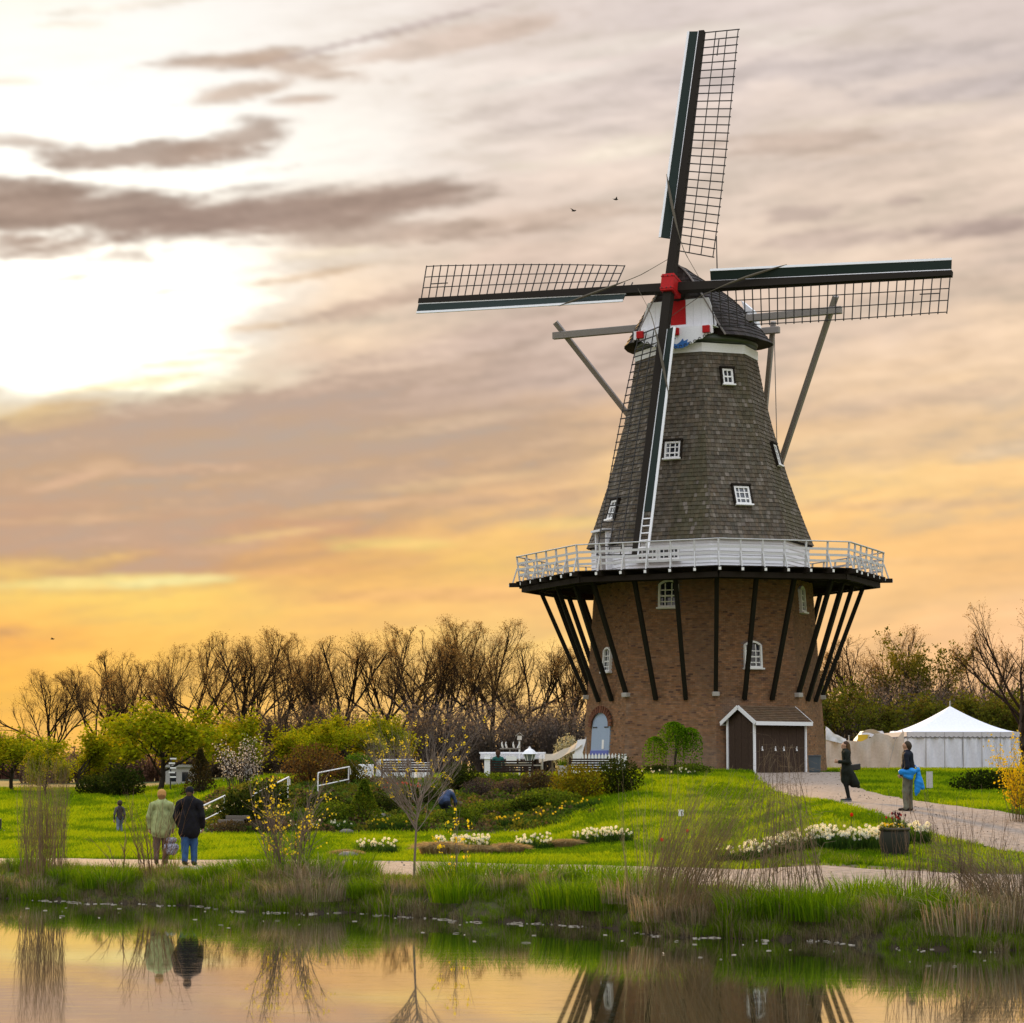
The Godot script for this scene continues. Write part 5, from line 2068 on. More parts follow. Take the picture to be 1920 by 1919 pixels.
func make_garden() -> void:
	var dark := [Color(0.028, 0.042, 0.008), Color(0.044, 0.058, 0.009), Color(0.018, 0.026, 0.006)]
	var olive := [Color(0.070, 0.066, 0.010), Color(0.095, 0.085, 0.010), Color(0.045, 0.048, 0.009)]
	var green := [Color(0.080, 0.12, 0.010), Color(0.11, 0.155, 0.012), Color(0.055, 0.085, 0.009)]
	var brown := [Color(0.075, 0.050, 0.026), Color(0.055, 0.040, 0.020), Color(0.085, 0.066, 0.03)]
	var heath := [Color(0.085, 0.060, 0.052), Color(0.11, 0.078, 0.062), Color(0.06, 0.045, 0.035)]
	# name, label, px, d, wide m, high m, colours, leaf, count
	var list := [
		["evergreen_bush", "large olive-yellow bush below the picket fence", 1085, 91.5, 2.1, 1.3, [Color(0.15, 0.125, 0.008), Color(0.19, 0.16, 0.010), Color(0.09, 0.085, 0.008)], 0.07, 4200, ""],
		["evergreen_bush", "large dark green bush right of the olive-yellow one under the fence", 1160, 92, 1.75, 1.4, dark, 0.07, 3800, ""],
		["evergreen_bush", "dark green spreading bush in front of the olive-yellow one", 1030, 88.5, 2.4, 0.85, green, 0.08, 2600, ""],
		["round_bush", "round brown bush below the bench with the sitting woman", 1010, 95, 1.5, 0.95, brown, 0.07, 2200, ""],
		["clipped_hedge", "low clipped hedge in front of the terrace bench", 920, 100, 2.9, 0.5, green, 0.06, 2600, ""],
		["heath_shrub", "purple-grey heath shrub left of the round brown bush", 902, 95, 1.5, 0.7, heath, 0.06, 1600, ""],
		["heath_shrub", "smaller purple-grey heath shrub next to the round brown bush", 958, 95.5, 1.1, 0.6, heath, 0.06, 1200, ""],
		["evergreen_bush", "dark evergreen bush between the slender tree and the terrace bench", 862, 97, 1.5, 1.1, dark, 0.08, 2200, ""],
		["evergreen_bush", "low green bush under the yellow tulips", 940, 89, 2.2, 0.6, green, 0.07, 1800, ""],
		["evergreen_bush", "low dark bush below the round brown bush", 1000, 88.5, 1.8, 0.7, dark, 0.07, 1800, ""],
		["cone_bush", "dark green cone-shaped bush left of the slender blossoming tree", 684, 86, 1.5, 1.5, green, 0.07, 3200, "cone"],
		["evergreen_bush", "green bush left of the cone-shaped bush", 625, 86, 1.6, 0.8, green, 0.08, 1800, ""],
		["evergreen_bush", "dark spreading bush behind the green one by the handrail", 610, 90, 2.0, 0.7, dark, 0.08, 1800, ""],
		["round_bush", "large rust-brown rounded bush behind the handrails", 590, 99, 2.5, 1.7, [Color(0.105, 0.060, 0.020), Color(0.08, 0.045, 0.018), Color(0.12, 0.08, 0.025)], 0.09, 3000, ""],
		["round_bush", "olive-brown bush right of the rust-brown one by the white chairs", 655, 100, 1.6, 1.0, olive, 0.08, 1800, ""],
		["evergreen_bush", "dark bush at the foot of the stairs", 455, 86, 1.6, 1.3, dark, 0.09, 2600, ""],
		["evergreen_bush", "dark evergreen behind the lower handrail", 500, 90, 1.9, 1.2, dark, 0.09, 2400, ""],
		["low_heather", "low brown heather edging the lawn right of the stairs", 440, 83.5, 1.7, 0.45, brown, 0.06, 1400, ""],
		["low_heather", "low brown heather between the yellow-flowering shrub and the stairs", 512, 83.5, 1.5, 0.45, heath, 0.06, 1300, ""],
		["cone_bush", "brown cone-shaped evergreen behind the man in black", 378, 112, 1.7, 2.0, [Color(0.055, 0.042, 0.016), Color(0.04, 0.034, 0.013)], 0.09, 2400, "cone"],
		["evergreen_bush", "dark round evergreen left of the light green coat", 235, 120, 2.2, 1.5, dark, 0.11, 2400, ""],
		["evergreen_bush", "dark low evergreen on the lawn's far edge at the left", 185, 122, 2.0, 1.1, dark, 0.11, 1800, ""],
		["pale_shrub", "pale silvery-white blooming shrub behind the beige awning", 1066, 128, 1.6, 2.1, [Color(0.40, 0.38, 0.28), Color(0.30, 0.30, 0.20), Color(0.46, 0.44, 0.36)], 0.09, 2600, ""],
		["round_bush", "mop-headed bright green bush left of the grey thicket", 673, 118, 1.7, 1.3, [Color(0.055, 0.115, 0.010), Color(0.075, 0.14, 0.012)], 0.1, 2000, ""],
		["evergreen_bush", "low green planting at the foot of the weeping tree", 1290, 106, 2.0, 0.5, green, 0.08, 1600, ""],
		["evergreen_bush", "dark low planting left of the weeping tree's trunk", 1235, 106, 1.4, 0.45, dark, 0.08, 1200, ""],
		["evergreen_bush", "green planting below the slender tree behind the lawn", 760, 84.5, 2.0, 0.5, green, 0.08, 1600, ""],
		["evergreen_bush", "green planting behind the crouching visitor", 860, 86, 1.8, 0.6, green, 0.08, 1600, ""],
		["evergreen_bush", "dark planting behind the row of yellow tulips", 720, 90, 2.0, 0.7, dark, 0.08, 1800, ""],
		["evergreen_bush", "dark bush above the crouching visitor", 800, 92, 2.2, 0.8, dark, 0.08, 2000, ""],
		["clipped_hedge", "dark green hedge in the grass at the right edge", 1865, 82, 3.0, 0.75, dark, 0.09, 3000, ""],
	]
	for i in list.size():
		var q: Array = list[i]
		var o := bush(q[0], q[1], Vector3(q[4], q[5], minf(q[4], 2.0)), q[8], q[7], q[6], 800 + i, "shrubs of the garden beds", q[9])
		set_at(o, q[2], q[3])
	# white-blossoming twiggy shrub by the stairs
	brush("blossoming_shrub", "twiggy shrub with small white blossoms above the stairs", {"stems": 60, "height": 2.1, "spread": 0.55, "root": 0.5, "twigs": 8, "rad": 0.014, "color": Color(0.06, 0.045, 0.04), "splay": 0.9, "blossom": Color(0.55, 0.5, 0.5), "share": 0.7, "bloom": 0.07, "bloom_count": 3, "bloom_spread": 2.5}, stand(452, 108), 901)
	# weeping tree by the mill
	rng.seed = 950
	var t := thing("weeping_tree", "small weeping tree with bright green curtains before the brick base", "tree", stand(1262, 107))
	var trunk := Builder.new()
	trunk.tube([Vector3(0.08, -0.1, 0), Vector3(0.04, 0.5, 0.02), Vector3(0.1, 1.0, 0), Vector3(0.02, 1.7, 0)], [0.06, 0.05, 0.045, 0.03], 7, Color(0.05, 0.04, 0.03))
	put(trunk, "trunk", M.bark, t)
	var cr := Builder.new()
	for head in [[Vector3(0.0, 2.02, 0.0), 0.60, 1.0], [Vector3(0.62, 1.78, -0.1), 0.5, 1.2], [Vector3(-0.70, 1.42, 0.15), 0.48, 1.25], [Vector3(0.2, 1.85, -0.4), 0.6, 0.9]]:
		for k in 95:
			var a := rng.randf() * TAU
			var out: Vector3 = Vector3(cos(a), 0, sin(a)) * sqrt(rng.randf_range(0.05, 1.0)) * head[1]
			var drop: float = head[2] * rng.randf_range(0.5, 1.5)
			var p0: Vector3 = head[0]
			var far: float = out.length() / head[1]
			for s in 18:
				var f := s / 17.0
				var g := minf(1.0, f * 2.0)
				var p: Vector3 = p0 + out * g + Vector3.UP * (0.34 * (1.0 - g * g * far * far) - 0.3 - drop * pow(maxf(0.0, f - 0.3) / 0.7, 1.5) * (0.35 + 0.65 * far)) + any_dir() * 0.03
				if p.y > 0.05:
					leaf(cr, p, rng.randf_range(0.05, 0.09), tone([Color(0.10, 0.20, 0.006), Color(0.14, 0.26, 0.008), Color(0.06, 0.13, 0.006)][rng.randi() % 3], 0.2))
	put(cr, "crown", M.leaf, t)
	t.scale = Vector3(1.12, 1.04, 1.12)


func make_bank_shrubs() -> void:
	var yellow := Color(0.62, 0.50, 0.03)
	var twig := Color(0.16, 0.12, 0.09)
	# slender tree in the middle
	rng.seed = 960
	var d := shore(across(778, 49.0)) + 2.6
	var t := thing("blossoming_tree", "slender young tree with bare fan of twigs and yellow catkins on the bank", "tree", stand(778, d))
	var trunk := Builder.new()
	var crown := Builder.new()
	var tips := []
	var o := {"levels": [[26, 0.66, 0.80, 0.5], [7, 0.55, 0.42, 0.62], [5, 0.5, 0.45, 0.6]], "lift": 0.11, "crook": 0.08, "sides": 7, "bark": Color(0.20, 0.16, 0.125), "trunk_levels": 0, "fork": 0.6, "start": 0.2}
	grow([trunk, crown], Vector3(0, -0.1, 0), Vector3(0.02, 1, 0), 2.4, 0.034, 0, o, tips)
	put(trunk, "trunk", M.bark, t)
	put(crown, "twigs", M.bark, t)
	var cat := Builder.new()
	for i in tips.size():
		if rng.randf() < 0.045:
			for k in 9:
				leaf(cat, (tips[i] as Vector3) + any_dir() * 0.05 + Vector3(0, rng.randf_range(-0.06, 0.06), 0), rng.randf_range(0.03, 0.055), tone(yellow, 0.2, 0.05))
	put(cat, "catkins", M.leaf, t)
	fit(t, above(1312, d), 1.1)
	var sh := func(px: float, inland: float) -> Vector3:
		var dd := 47.0
		for i in 8:
			dd = shore(across(px, dd)) + inland
		return stand(px, dd)
	brush("flowering_shrub", "upright shrub with scattered yellow blossoms left of the slender tree", {"stems": 26, "height": 2.25, "spread": 0.42, "root": 0.35, "twigs": 12, "rad": 0.011, "color": twig, "splay": 0.9, "twig": 1.1, "blossom": yellow, "share": 0.34, "bloom": 0.05, "bloom_count": 5}, sh.call(545, 2.8), 961, "shrub")
	brush("flowering_sprig", "sparse sprig with bright yellow flowers right of the slender tree", {"stems": 9, "height": 1.5, "spread": 0.42, "root": 0.3, "twigs": 4, "rad": 0.007, "color": twig, "splay": 0.5, "blossom": Color(0.75, 0.58, 0.02), "share": 0.5, "bloom": 0.06, "bloom_count": 8, "bloom_spread": 1.0}, sh.call(862, 2.4), 962, "shrub")
	brush("bare_brush", "tall dense brown brush standing at the water near the left edge", {"stems": 130, "height": 2.45, "spread": 0.12, "root": 0.5, "gather": 0.3, "twigs": 8, "rad": 0.005, "hang": -0.2, "color": Color(0.194, 0.126, 0.071), "splay": 0.35, "twig_up": 0.4}, sh.call(88, 1.6), 963, "shrub", "bare brushes on the bank")
	brush("red_stemmed_brush", "sparse brush of reddish stems in front of the strolling couple", {"stems": 22, "height": 1.8, "spread": 0.35, "root": 0.3, "twigs": 6, "rad": 0.010, "color": Color(0.182, 0.106, 0.057), "splay": 0.7}, sh.call(296, 2.0), 964, "shrub", "bare brushes on the bank")
	brush("red_stemmed_brush", "single forked stem leaning left of the strolling couple", {"stems": 4, "height": 1.35, "spread": 0.7, "root": 0.1, "twigs": 6, "rad": 0.012, "color": Color(0.156, 0.100, 0.053), "splay": 0.6, "lean": Vector3(-0.2, 0, 0)}, sh.call(236, 2.0), 965, "shrub", "bare brushes on the bank")
	brush("bare_brush", "big brown brush leaning to the right above the straw in the middle", {"stems": 150, "height": 2.05, "spread": 0.24, "root": 0.6, "lean": Vector3(0.38, 0, 0), "twigs": 9, "rad": 0.0048, "color": Color(0.202, 0.144, 0.071), "splay": 0.5, "arch": 0.05, "twig_up": 0.3}, sh.call(1268, 1.3), 966, "shrub", "bare brushes on the bank")
	brush("bare_brush", "fan-shaped weeping brown brush in front of the brown shed", {"stems": 70, "height": 2.65, "spread": 0.05, "root": 0.85, "gather": 0.7, "twigs": 7, "rad": 0.006, "twig": 1.1, "color": Color(0.182, 0.131, 0.076), "splay": 0.5, "twig_up": -0.4, "hang": -0.35}, sh.call(1462, 1.5), 967, "shrub", "bare brushes on the bank")
	brush("bare_brush", "thin upright twigs before the flower pot", {"stems": 24, "height": 1.7, "spread": 0.16, "root": 0.55, "twigs": 5, "rad": 0.006, "color": Color(0.143, 0.094, 0.057), "splay": 0.45, "twig_up": 0.5}, sh.call(1712, 2.2), 968, "shrub", "bare brushes on the bank")
	brush("bare_brush", "thin upright twigs right of the flower pot against the walk", {"stems": 34, "height": 1.9, "spread": 0.24, "root": 0.6, "twigs": 5, "rad": 0.006, "color": Color(0.156, 0.100, 0.059), "splay": 0.45, "twig_up": 0.5}, sh.call(1800, 2.4), 969, "shrub", "bare brushes on the bank")
	brush("bare_brush", "dense arching grey brush in the lower right corner", {"stems": 170, "height": 1.5, "spread": 0.55, "root": 0.6, "arch": 0.35, "twigs": 6, "rad": 0.006, "color": Color(0.182, 0.138, 0.081), "splay": 0.7, "lean": Vector3(-0.15, 0, 0)}, sh.call(1890, 1.6), 970, "shrub", "bare brushes on the bank")
	brush("bare_brush", "low spidery brush between the two grass tussocks in the middle", {"stems": 40, "height": 0.95, "spread": 0.5, "root": 0.35, "arch": 0.25, "twigs": 4, "rad": 0.006, "color": Color(0.246, 0.187, 0.110), "splay": 0.6}, sh.call(600, 1.2), 971, "shrub", "bare brushes on the bank")
	brush("bare_brush", "sparse tall straws standing right of the white flower clumps", {"stems": 24, "height": 2.3, "spread": 0.12, "root": 0.4, "twigs": 2, "rad": 0.005, "color": Color(0.260, 0.194, 0.095), "splay": 0.3}, sh.call(1205, 2.0), 972, "shrub", "bare brushes on the bank")
	brush("bare_brush", "low dark brush right of the leaning brush", {"stems": 60, "height": 1.0, "spread": 0.3, "root": 0.5, "twigs": 4, "rad": 0.006, "color": Color(0.208, 0.150, 0.081), "splay": 0.6}, sh.call(1350, 1.2), 973, "shrub", "bare brushes on the bank")
	brush("forsythia", "yellow-flowering forsythia reaching in from the right edge", {"stems": 34, "height": 2.0, "spread": 0.26, "root": 0.3, "twigs": 10, "rad": 0.009, "color": Color(0.130, 0.094, 0.038), "splay": 0.7, "blossom": Color(0.62, 0.44, 0.015), "share": 0.95, "bloom": 0.055, "bloom_count": 9, "bloom_spread": 2.2}, stand(1912, 63.0), 974, "shrub")
	brush("bare_brush", "grey arching stems between the flower bed and the walk", {"stems": 40, "height": 0.7, "spread": 0.35, "root": 0.3, "twigs": 3, "rad": 0.006, "color": Color(0.194, 0.144, 0.095), "splay": 0.5}, stand(1575, 57.0), 975, "shrub", "bare brushes on the bank")


# a clump of daffodils: blades and six-petalled flowers
func daffodils(label: String, px: float, d: float, wide: float, deep: float, flowers: int, petal: Color, cup: Color, seeded: int, height := 0.36) -> void:
	rng.seed = seeded
	var t := thing("daffodil_clump", label, "flowers", stand(px, d), 0.0, "daffodil clumps")
	var b := Builder.new()
	var count := int(70 * wide * deep / 0.5) + 50
	for k in count:
		var x := rng.randf_range(-0.5, 0.5) * wide
		var z := rng.randf_range(-0.5, 0.5) * deep
		var y := ground(t.position.x + x, t.position.z + z) - t.position.y
		blades(b, Vector3(x, y - 0.03, z), 5, height * 1.2, 0.1, 0.016, [Color(0.035, 0.075, 0.014), Color(0.05, 0.10, 0.016), Color(0.028, 0.055, 0.012)], 0.35)
	put(b, "leaves", M.leaf, t)
	var f := Builder.new()
	for k in flowers:
		var x := rng.randf_range(-0.52, 0.52) * wide
		var z := rng.randf_range(-0.52, 0.52) * deep
		var y := ground(t.position.x + x, t.position.z + z) - t.position.y + height * rng.randf_range(0.7, 1.3)
		var c := Vector3(x, y, z)
		var face := (Vector3(rng.randf_range(-0.8, 0.8), rng.randf_range(-0.2, 0.6), 1.0)).normalized()
		var sx := face.cross(Vector3.UP).normalized()
		var sy := sx.cross(face)
		var r := rng.randf_range(0.026, 0.040)
		var col := tone(petal, 0.08)
		for q in 6:
			var a := TAU * q / 6.0
			var tip := c + (sx * cos(a) + sy * sin(a)) * r * 1.25
			var l := c + (sx * cos(a - 0.45) + sy * sin(a - 0.45)) * r * 0.8 + face * 0.006
			var e := c + (sx * cos(a + 0.45) + sy * sin(a + 0.45)) * r * 0.8 + face * 0.006
			b = f
			f.quad(c, l, tip, e, col)
		for q in 5:
			var a := TAU * q / 5.0
			var a2 := TAU * (q + 1) / 5.0
			f.quad(c + (sx * cos(a) + sy * sin(a)) * r * 0.25, c + (sx * cos(a2) + sy * sin(a2)) * r * 0.25, c + (sx * cos(a2) + sy * sin(a2)) * r * 0.36 + face * r * 0.5, c + (sx * cos(a) + sy * sin(a)) * r * 0.36 + face * r * 0.5, cup)
		f.tube([c - face * 0.01, Vector3(c.x, c.y - height * 0.9, c.z)], [0.004, 0.004], 3, Color(0.06, 0.11, 0.02), false)
	put(f, "flowers", M.leaf, t)


func make_flowers() -> void:
	var white := Color(0.80, 0.80, 0.74)
	var cream := Color(0.78, 0.66, 0.25)
	var gold := Color(0.70, 0.52, 0.03)
	daffodils("white daffodil clump left of the slender tree on the lawn", 708, 64.5, 1.0, 0.8, 34, white, cream, 1001)
	daffodils("white daffodil clump with yellow sprig in front, right of the slender tree", 868, 64.5, 1.3, 0.7, 90, white, cream, 1002, 0.42)
	daffodils("white daffodil clump third from the slender tree along the lawn", 1002, 66.5, 0.95, 0.8, 44, white, cream, 1003)
	daffodils("widest white daffodil clump right of the straw mounds", 1110, 67.0, 0.95, 0.8, 60, white, cream, 1004)
	daffodils("smaller white daffodil clump ending the row on the lawn", 1162, 67.0, 0.62, 0.6, 30, white, cream, 1005)
	daffodils("long bed of white daffodils behind the fan-shaped brush", 1475, 56.8, 1.9, 0.7, 150, white, cream, 1006, 0.42)
	daffodils("bed of white daffodils left of the flower pot", 1595, 56.2, 1.15, 0.7, 120, white, cream, 1007, 0.42)
	daffodils("white daffodils right behind the flower pot", 1712, 57.2, 0.6, 0.5, 40, white, cream, 1008, 0.42)
	daffodils("thin scatter of daffodils left of the long bed", 1375, 58.0, 0.9, 0.7, 20, white, cream, 1009, 0.36)
	daffodils("yellow tulip-like flowers in front of the dark bushes, right group", 1065, 87.0, 2.3, 0.5, 18, gold, gold, 1010, 0.34)
	daffodils("yellow flowers along the foot of the dark bushes, middle group", 985, 85.0, 2.4, 0.5, 26, gold, gold, 1011, 0.34)
	daffodils("yellow flowers left of the slender tree's trunk in the garden bed", 745, 83.5, 1.6, 0.5, 18, gold, gold, 1012, 0.34)
	daffodils("white and cream flowers at the top of the lower handrail", 415, 92.0, 1.6, 0.5, 40, white, cream, 1013, 0.3)
	daffodils("small white flowers at the foot of the green bushes left of the cone", 605, 84.0, 2.0, 0.4, 22, white, cream, 1014, 0.26)
	daffodils("coral tulips on the terrace bank behind the slender tree", 760, 96.0, 1.8, 0.5, 22, Color(0.62, 0.10, 0.06), Color(0.6, 0.1, 0.05), 1015, 0.3)
	daffodils("yellow and white flowers beside the weeping tree", 1255, 103.0, 2.4, 0.5, 16, white, gold, 1016, 0.3)
	# dry grass mounds on the lawn
	rng.seed = 1050
	var mesh := []
	for k in 2:
		var b := Builder.new()
		for i in 900:
			var a := rng.randf() * TAU
			var r := sqrt(rng.randf()) * 0.32
			var o := Vector3(cos(a) * r, 0, sin(a) * r)
			var tip := o * 2.0 + Vector3(0, 0.34 - 0.9 * r * r, 0) + any_dir() * 0.05
			var side := any_dir() * 0.006
			var col := tone([Color(0.36, 0.25, 0.12), Color(0.28, 0.19, 0.10), Color(0.42, 0.31, 0.16)][rng.randi() % 3], 0.2)
			var m := o * 1.25 + Vector3(0, 0.26 - 0.6 * r * r, 0)
			b.quad(o - side, o + side, m + side, m - side, col)
			b.tri(m - side, m + side, tip - Vector3(0, 0.08, 0), col)
		mesh.append(b.mesh())
	for q in [[826, 63.0, 1.35, "straw-coloured grass mound right beside the slender tree's trunk"], [897, 64.0, 1.0, "straw mound in front of the white daffodils right of the slender tree"], [952, 64.8, 1.1, "low straw mound between two white daffodil clumps"], [1062, 66.5, 0.95, "straw mound left of the widest white daffodil clump"], [652, 62.8, 0.8, "flat pale straw mound left of the first white daffodil clump"]]:
		var o := MeshInstance3D.new()
		o.name = numbered("straw_mound")
		o.mesh = mesh[rng.randi() % 2]
		o.material_override = M.leaf
		add_child(o)
		o.position = stand(q[0], q[1], -0.02)
		o.scale = Vector3(q[2], q[2] * 1.15, q[2])
		o.rotation.y = rng.randf() * 6.0
		tag(o, q[3], "grass", "straw mounds on the lawn")
	# single red tulips on the lawn
	for q in [[1238, 62.0, "single red tulip left of the leaning brush"], [1286, 66.0, "single orange-red tulip behind the leaning brush"], [1592, 61.0, "single red tulip above the daffodil bed left of the pot"]]:
		var t := thing("tulip", q[2], "flower", stand(q[0], q[1]), 0.0, "single tulips")
		var b := Builder.new()
		b.tube([Vector3(0, -0.02, 0), Vector3(0.01, 0.34, 0)], [0.006, 0.005], 4, Color(0.05, 0.10, 0.02))
		blades(b, Vector3.ZERO, 4, 0.24, 0.04, 0.03, [Color(0.05, 0.10, 0.02)], 0.4)
		put(b, "stem", M.leaf, t)
		b = Builder.new()
		b.lathe(Vector3(0.01, 0.33, 0), [Vector2(0.008, 0), Vector2(0.035, 0.02), Vector2(0.042, 0.05), Vector2(0.03, 0.085), Vector2(0.012, 0.095)], 7, Color(0.62, 0.045, 0.015))
		put(b, "flower", M.leaf, t)


# ---------------------------------------------------------------- things around the mill
func bit(parent: Node3D, called: String, m: Material, p: Vector3, size: Vector3, turn := 0.0, bevel := 0.0) -> MeshInstance3D:
	var b := Builder.new()
	var q := Basis(Vector3.UP, turn)
	if bevel > 0.0:
		b.beam_block(p, q.x * size.x / 2, q.y * size.y / 2, q.z * size.z / 2, bevel)
	else:
		b.block(p, q.x * size.x / 2, q.y * size.y / 2, q.z * size.z / 2)
	return put(b, called, m, parent, false)


func stick(parent: Node3D, called: String, m: Material, a: Vector3, c: Vector3, r: float, sides := 6) -> MeshInstance3D:
	var b := Builder.new()
	b.tube([a, c], [r, r], sides)
	return put(b, called, m, parent, false)


func make_shed() -> void:
	var at := stand(1413, 113.0)
	at.y = MILL.y - 0.05
	# local x runs along the long side (right and back), local -z is away; gable end on local -x
	var t := thing("lean_to_shed", "dark brown shed with white trimmed gable against the mill's brick base", "shed", at, deg_to_rad(40.0))
	var W := 1.62
	var L := 3.2
	var eave := 2.46
	var ridge := 3.0
	for i in 12:
		var w := L / 12.0
		bit(t, "side_board", M.brown_wall, Vector3((i + 0.5) * w, eave / 2, -0.02 - 0.006 * (i % 2)), Vector3(w - 0.008, eave, 0.04))
		bit(t, "back_board", M.brown_wall, Vector3((i + 0.5) * w, eave / 2, -W + 0.02), Vector3(w - 0.008, eave, 0.04))
	for i in 8:
		var w := W / 8.0
		var z := -(i + 0.5) * w
		for x in [0.02 + 0.006 * (i % 2), L - 0.02]:
			var b := Builder.new()
			var h0 := eave + (ridge - eave) * (1.0 - absf((z + w / 2) + W / 2) / (W / 2))
			var h1 := eave + (ridge - eave) * (1.0 - absf((z - w / 2) + W / 2) / (W / 2))
			b.plate(Vector3(x, 0, 0), Vector3(0, 0, 1), Vector3.UP, Vector3(0.035, 0, 0), [Vector2(z - w / 2 + 0.004, 0), Vector2(z + w / 2 - 0.004, 0), Vector2(z + w / 2 - 0.004, h0 - 0.03), Vector2(z - w / 2 + 0.004, h1 - 0.03)])
			put(b, "gable_board", M.brown_wall, t, false)
	# roof: rows of shingles on both slopes
	var over := 0.28
	for side in [1.0, -1.0]:
		var roof := Node3D.new()
		roof.name = "roof_slope"
		t.add_child(roof, true)
		var mid := -W / 2
		var low := Vector3(0, eave - over * (ridge - eave) / (W / 2), mid + side * (W / 2 + over))
		var top := Vector3(0, ridge, mid)
		var run := top - low
		var nrm := Vector3(1, 0, 0).cross(run).normalized() * (1.0 if side < 0 else -1.0)
		if nrm.y < 0:
			nrm = -nrm
		var d := Builder.new()
		d.block((low + top) / 2 + Vector3(L / 2, 0, 0), Vector3(L / 2 + 0.2, 0, 0), run / 2, nrm * 0.03)
		put(d, "roof_deck", M.brown_wall, roof, false)
		rng.seed = 50 + int(side)
		var b := Builder.new()
		for row in 9:
			var x := -0.2
			while x < L + 0.2:
				var w := minf(rng.randf_range(0.16, 0.3), L + 0.2 - x)
				var a: Vector3 = low + run * (row / 9.0) + nrm * 0.065 + Vector3(x, 0, 0)
				var c: Vector3 = low + run * ((row + 1.1) / 9.0) + nrm * 0.036 + Vector3(x, 0, 0)
				var col := tone(Color(0.15, 0.10, 0.062), 0.16, 0.05)
				b.quad(a, c, c + Vector3(w - 0.006, 0, 0), a + Vector3(w - 0.006, 0, 0), col)
				b.quad(a - nrm * 0.03, a, a + Vector3(w - 0.006, 0, 0), a + Vector3(w - 0.006, 0, 0) - nrm * 0.03, col)
				x += w
		var sh := put(b, "roof_shingles", M.brown_roof, roof)
		sh.set_meta("kind", "stuff")
		# white trim
		for x in [-0.215, L + 0.215]:
			var f := Builder.new()
			f.bar(low + Vector3(x, -0.03, 0), top + Vector3(x, -0.03, 0), 0.17, 0.03, Vector3.UP)
			put(f, "barge_board", M.white, roof, false)
		var f := Builder.new()
		f.bar(low + Vector3(-0.2, -0.03, 0.02 * side), low + Vector3(L + 0.2, -0.03, 0.02 * side), 0.17, 0.03, Vector3.UP)
		put(f, "fascia", M.white, roof, false)
	for p in [Vector3(-0.02, 0, 0.02), Vector3(L + 0.02, 0, 0.02), Vector3(-0.02, 0, -W - 0.02)]:
		bit(t, "corner_post", M.white, p + Vector3(0, eave / 2, 0), Vector3(0.09, eave, 0.09))
	for x in [0.42, 1.25, 1.78, 2.6]:
		var h := Node3D.new()
		h.name = "wall_lamp"
		t.add_child(h, true)
		h.position = Vector3(x, 1.12, 0.02)
		var b := Builder.new()
		b.lathe(Vector3(0, -0.08, 0.05), [Vector2(0.0, 0.0), Vector2(0.05, 0.0), Vector2(0.022, 0.09), Vector2(0.018, 0.2), Vector2(0.0, 0.2)], 8)
		put(b, "shade", M.white_fine, h, false)
		bit(h, "bracket", M.grey_white, Vector3(0, 0.02, 0.01), Vector3(0.03, 0.06, 0.06))
	bit(t, "door_mat", M.black, Vector3(0.5, 0.02, 0.35), Vector3(1.2, 0.03, 0.5))
	# bin beside the shed
	var at2 := stand(1525, 111.5)
	var bin := thing("trash_bin", "dark blue-grey trash bin beside the shed", "bin", at2)
	var m := paint(Color(0.05, 0.07, 0.085), 0.6)
	var b := Builder.new()
	b.smooth = false
	b.lathe(Vector3.ZERO, [Vector2(0.0, 0.0), Vector2(0.22, 0.0), Vector2(0.25, 0.1), Vector2(0.28, 0.72), Vector2(0.25, 0.72), Vector2(0.0, 0.68)], 18)
	put(b, "body", m, bin, false)
	b = Builder.new()
	b.lathe(Vector3(0, 0.72, 0), [Vector2(0.25, -0.01), Vector2(0.30, 0.0), Vector2(0.30, 0.06), Vector2(0.25, 0.07)], 18)
	put(b, "rim", paint(Color(0.035, 0.045, 0.055), 0.5), bin, false)


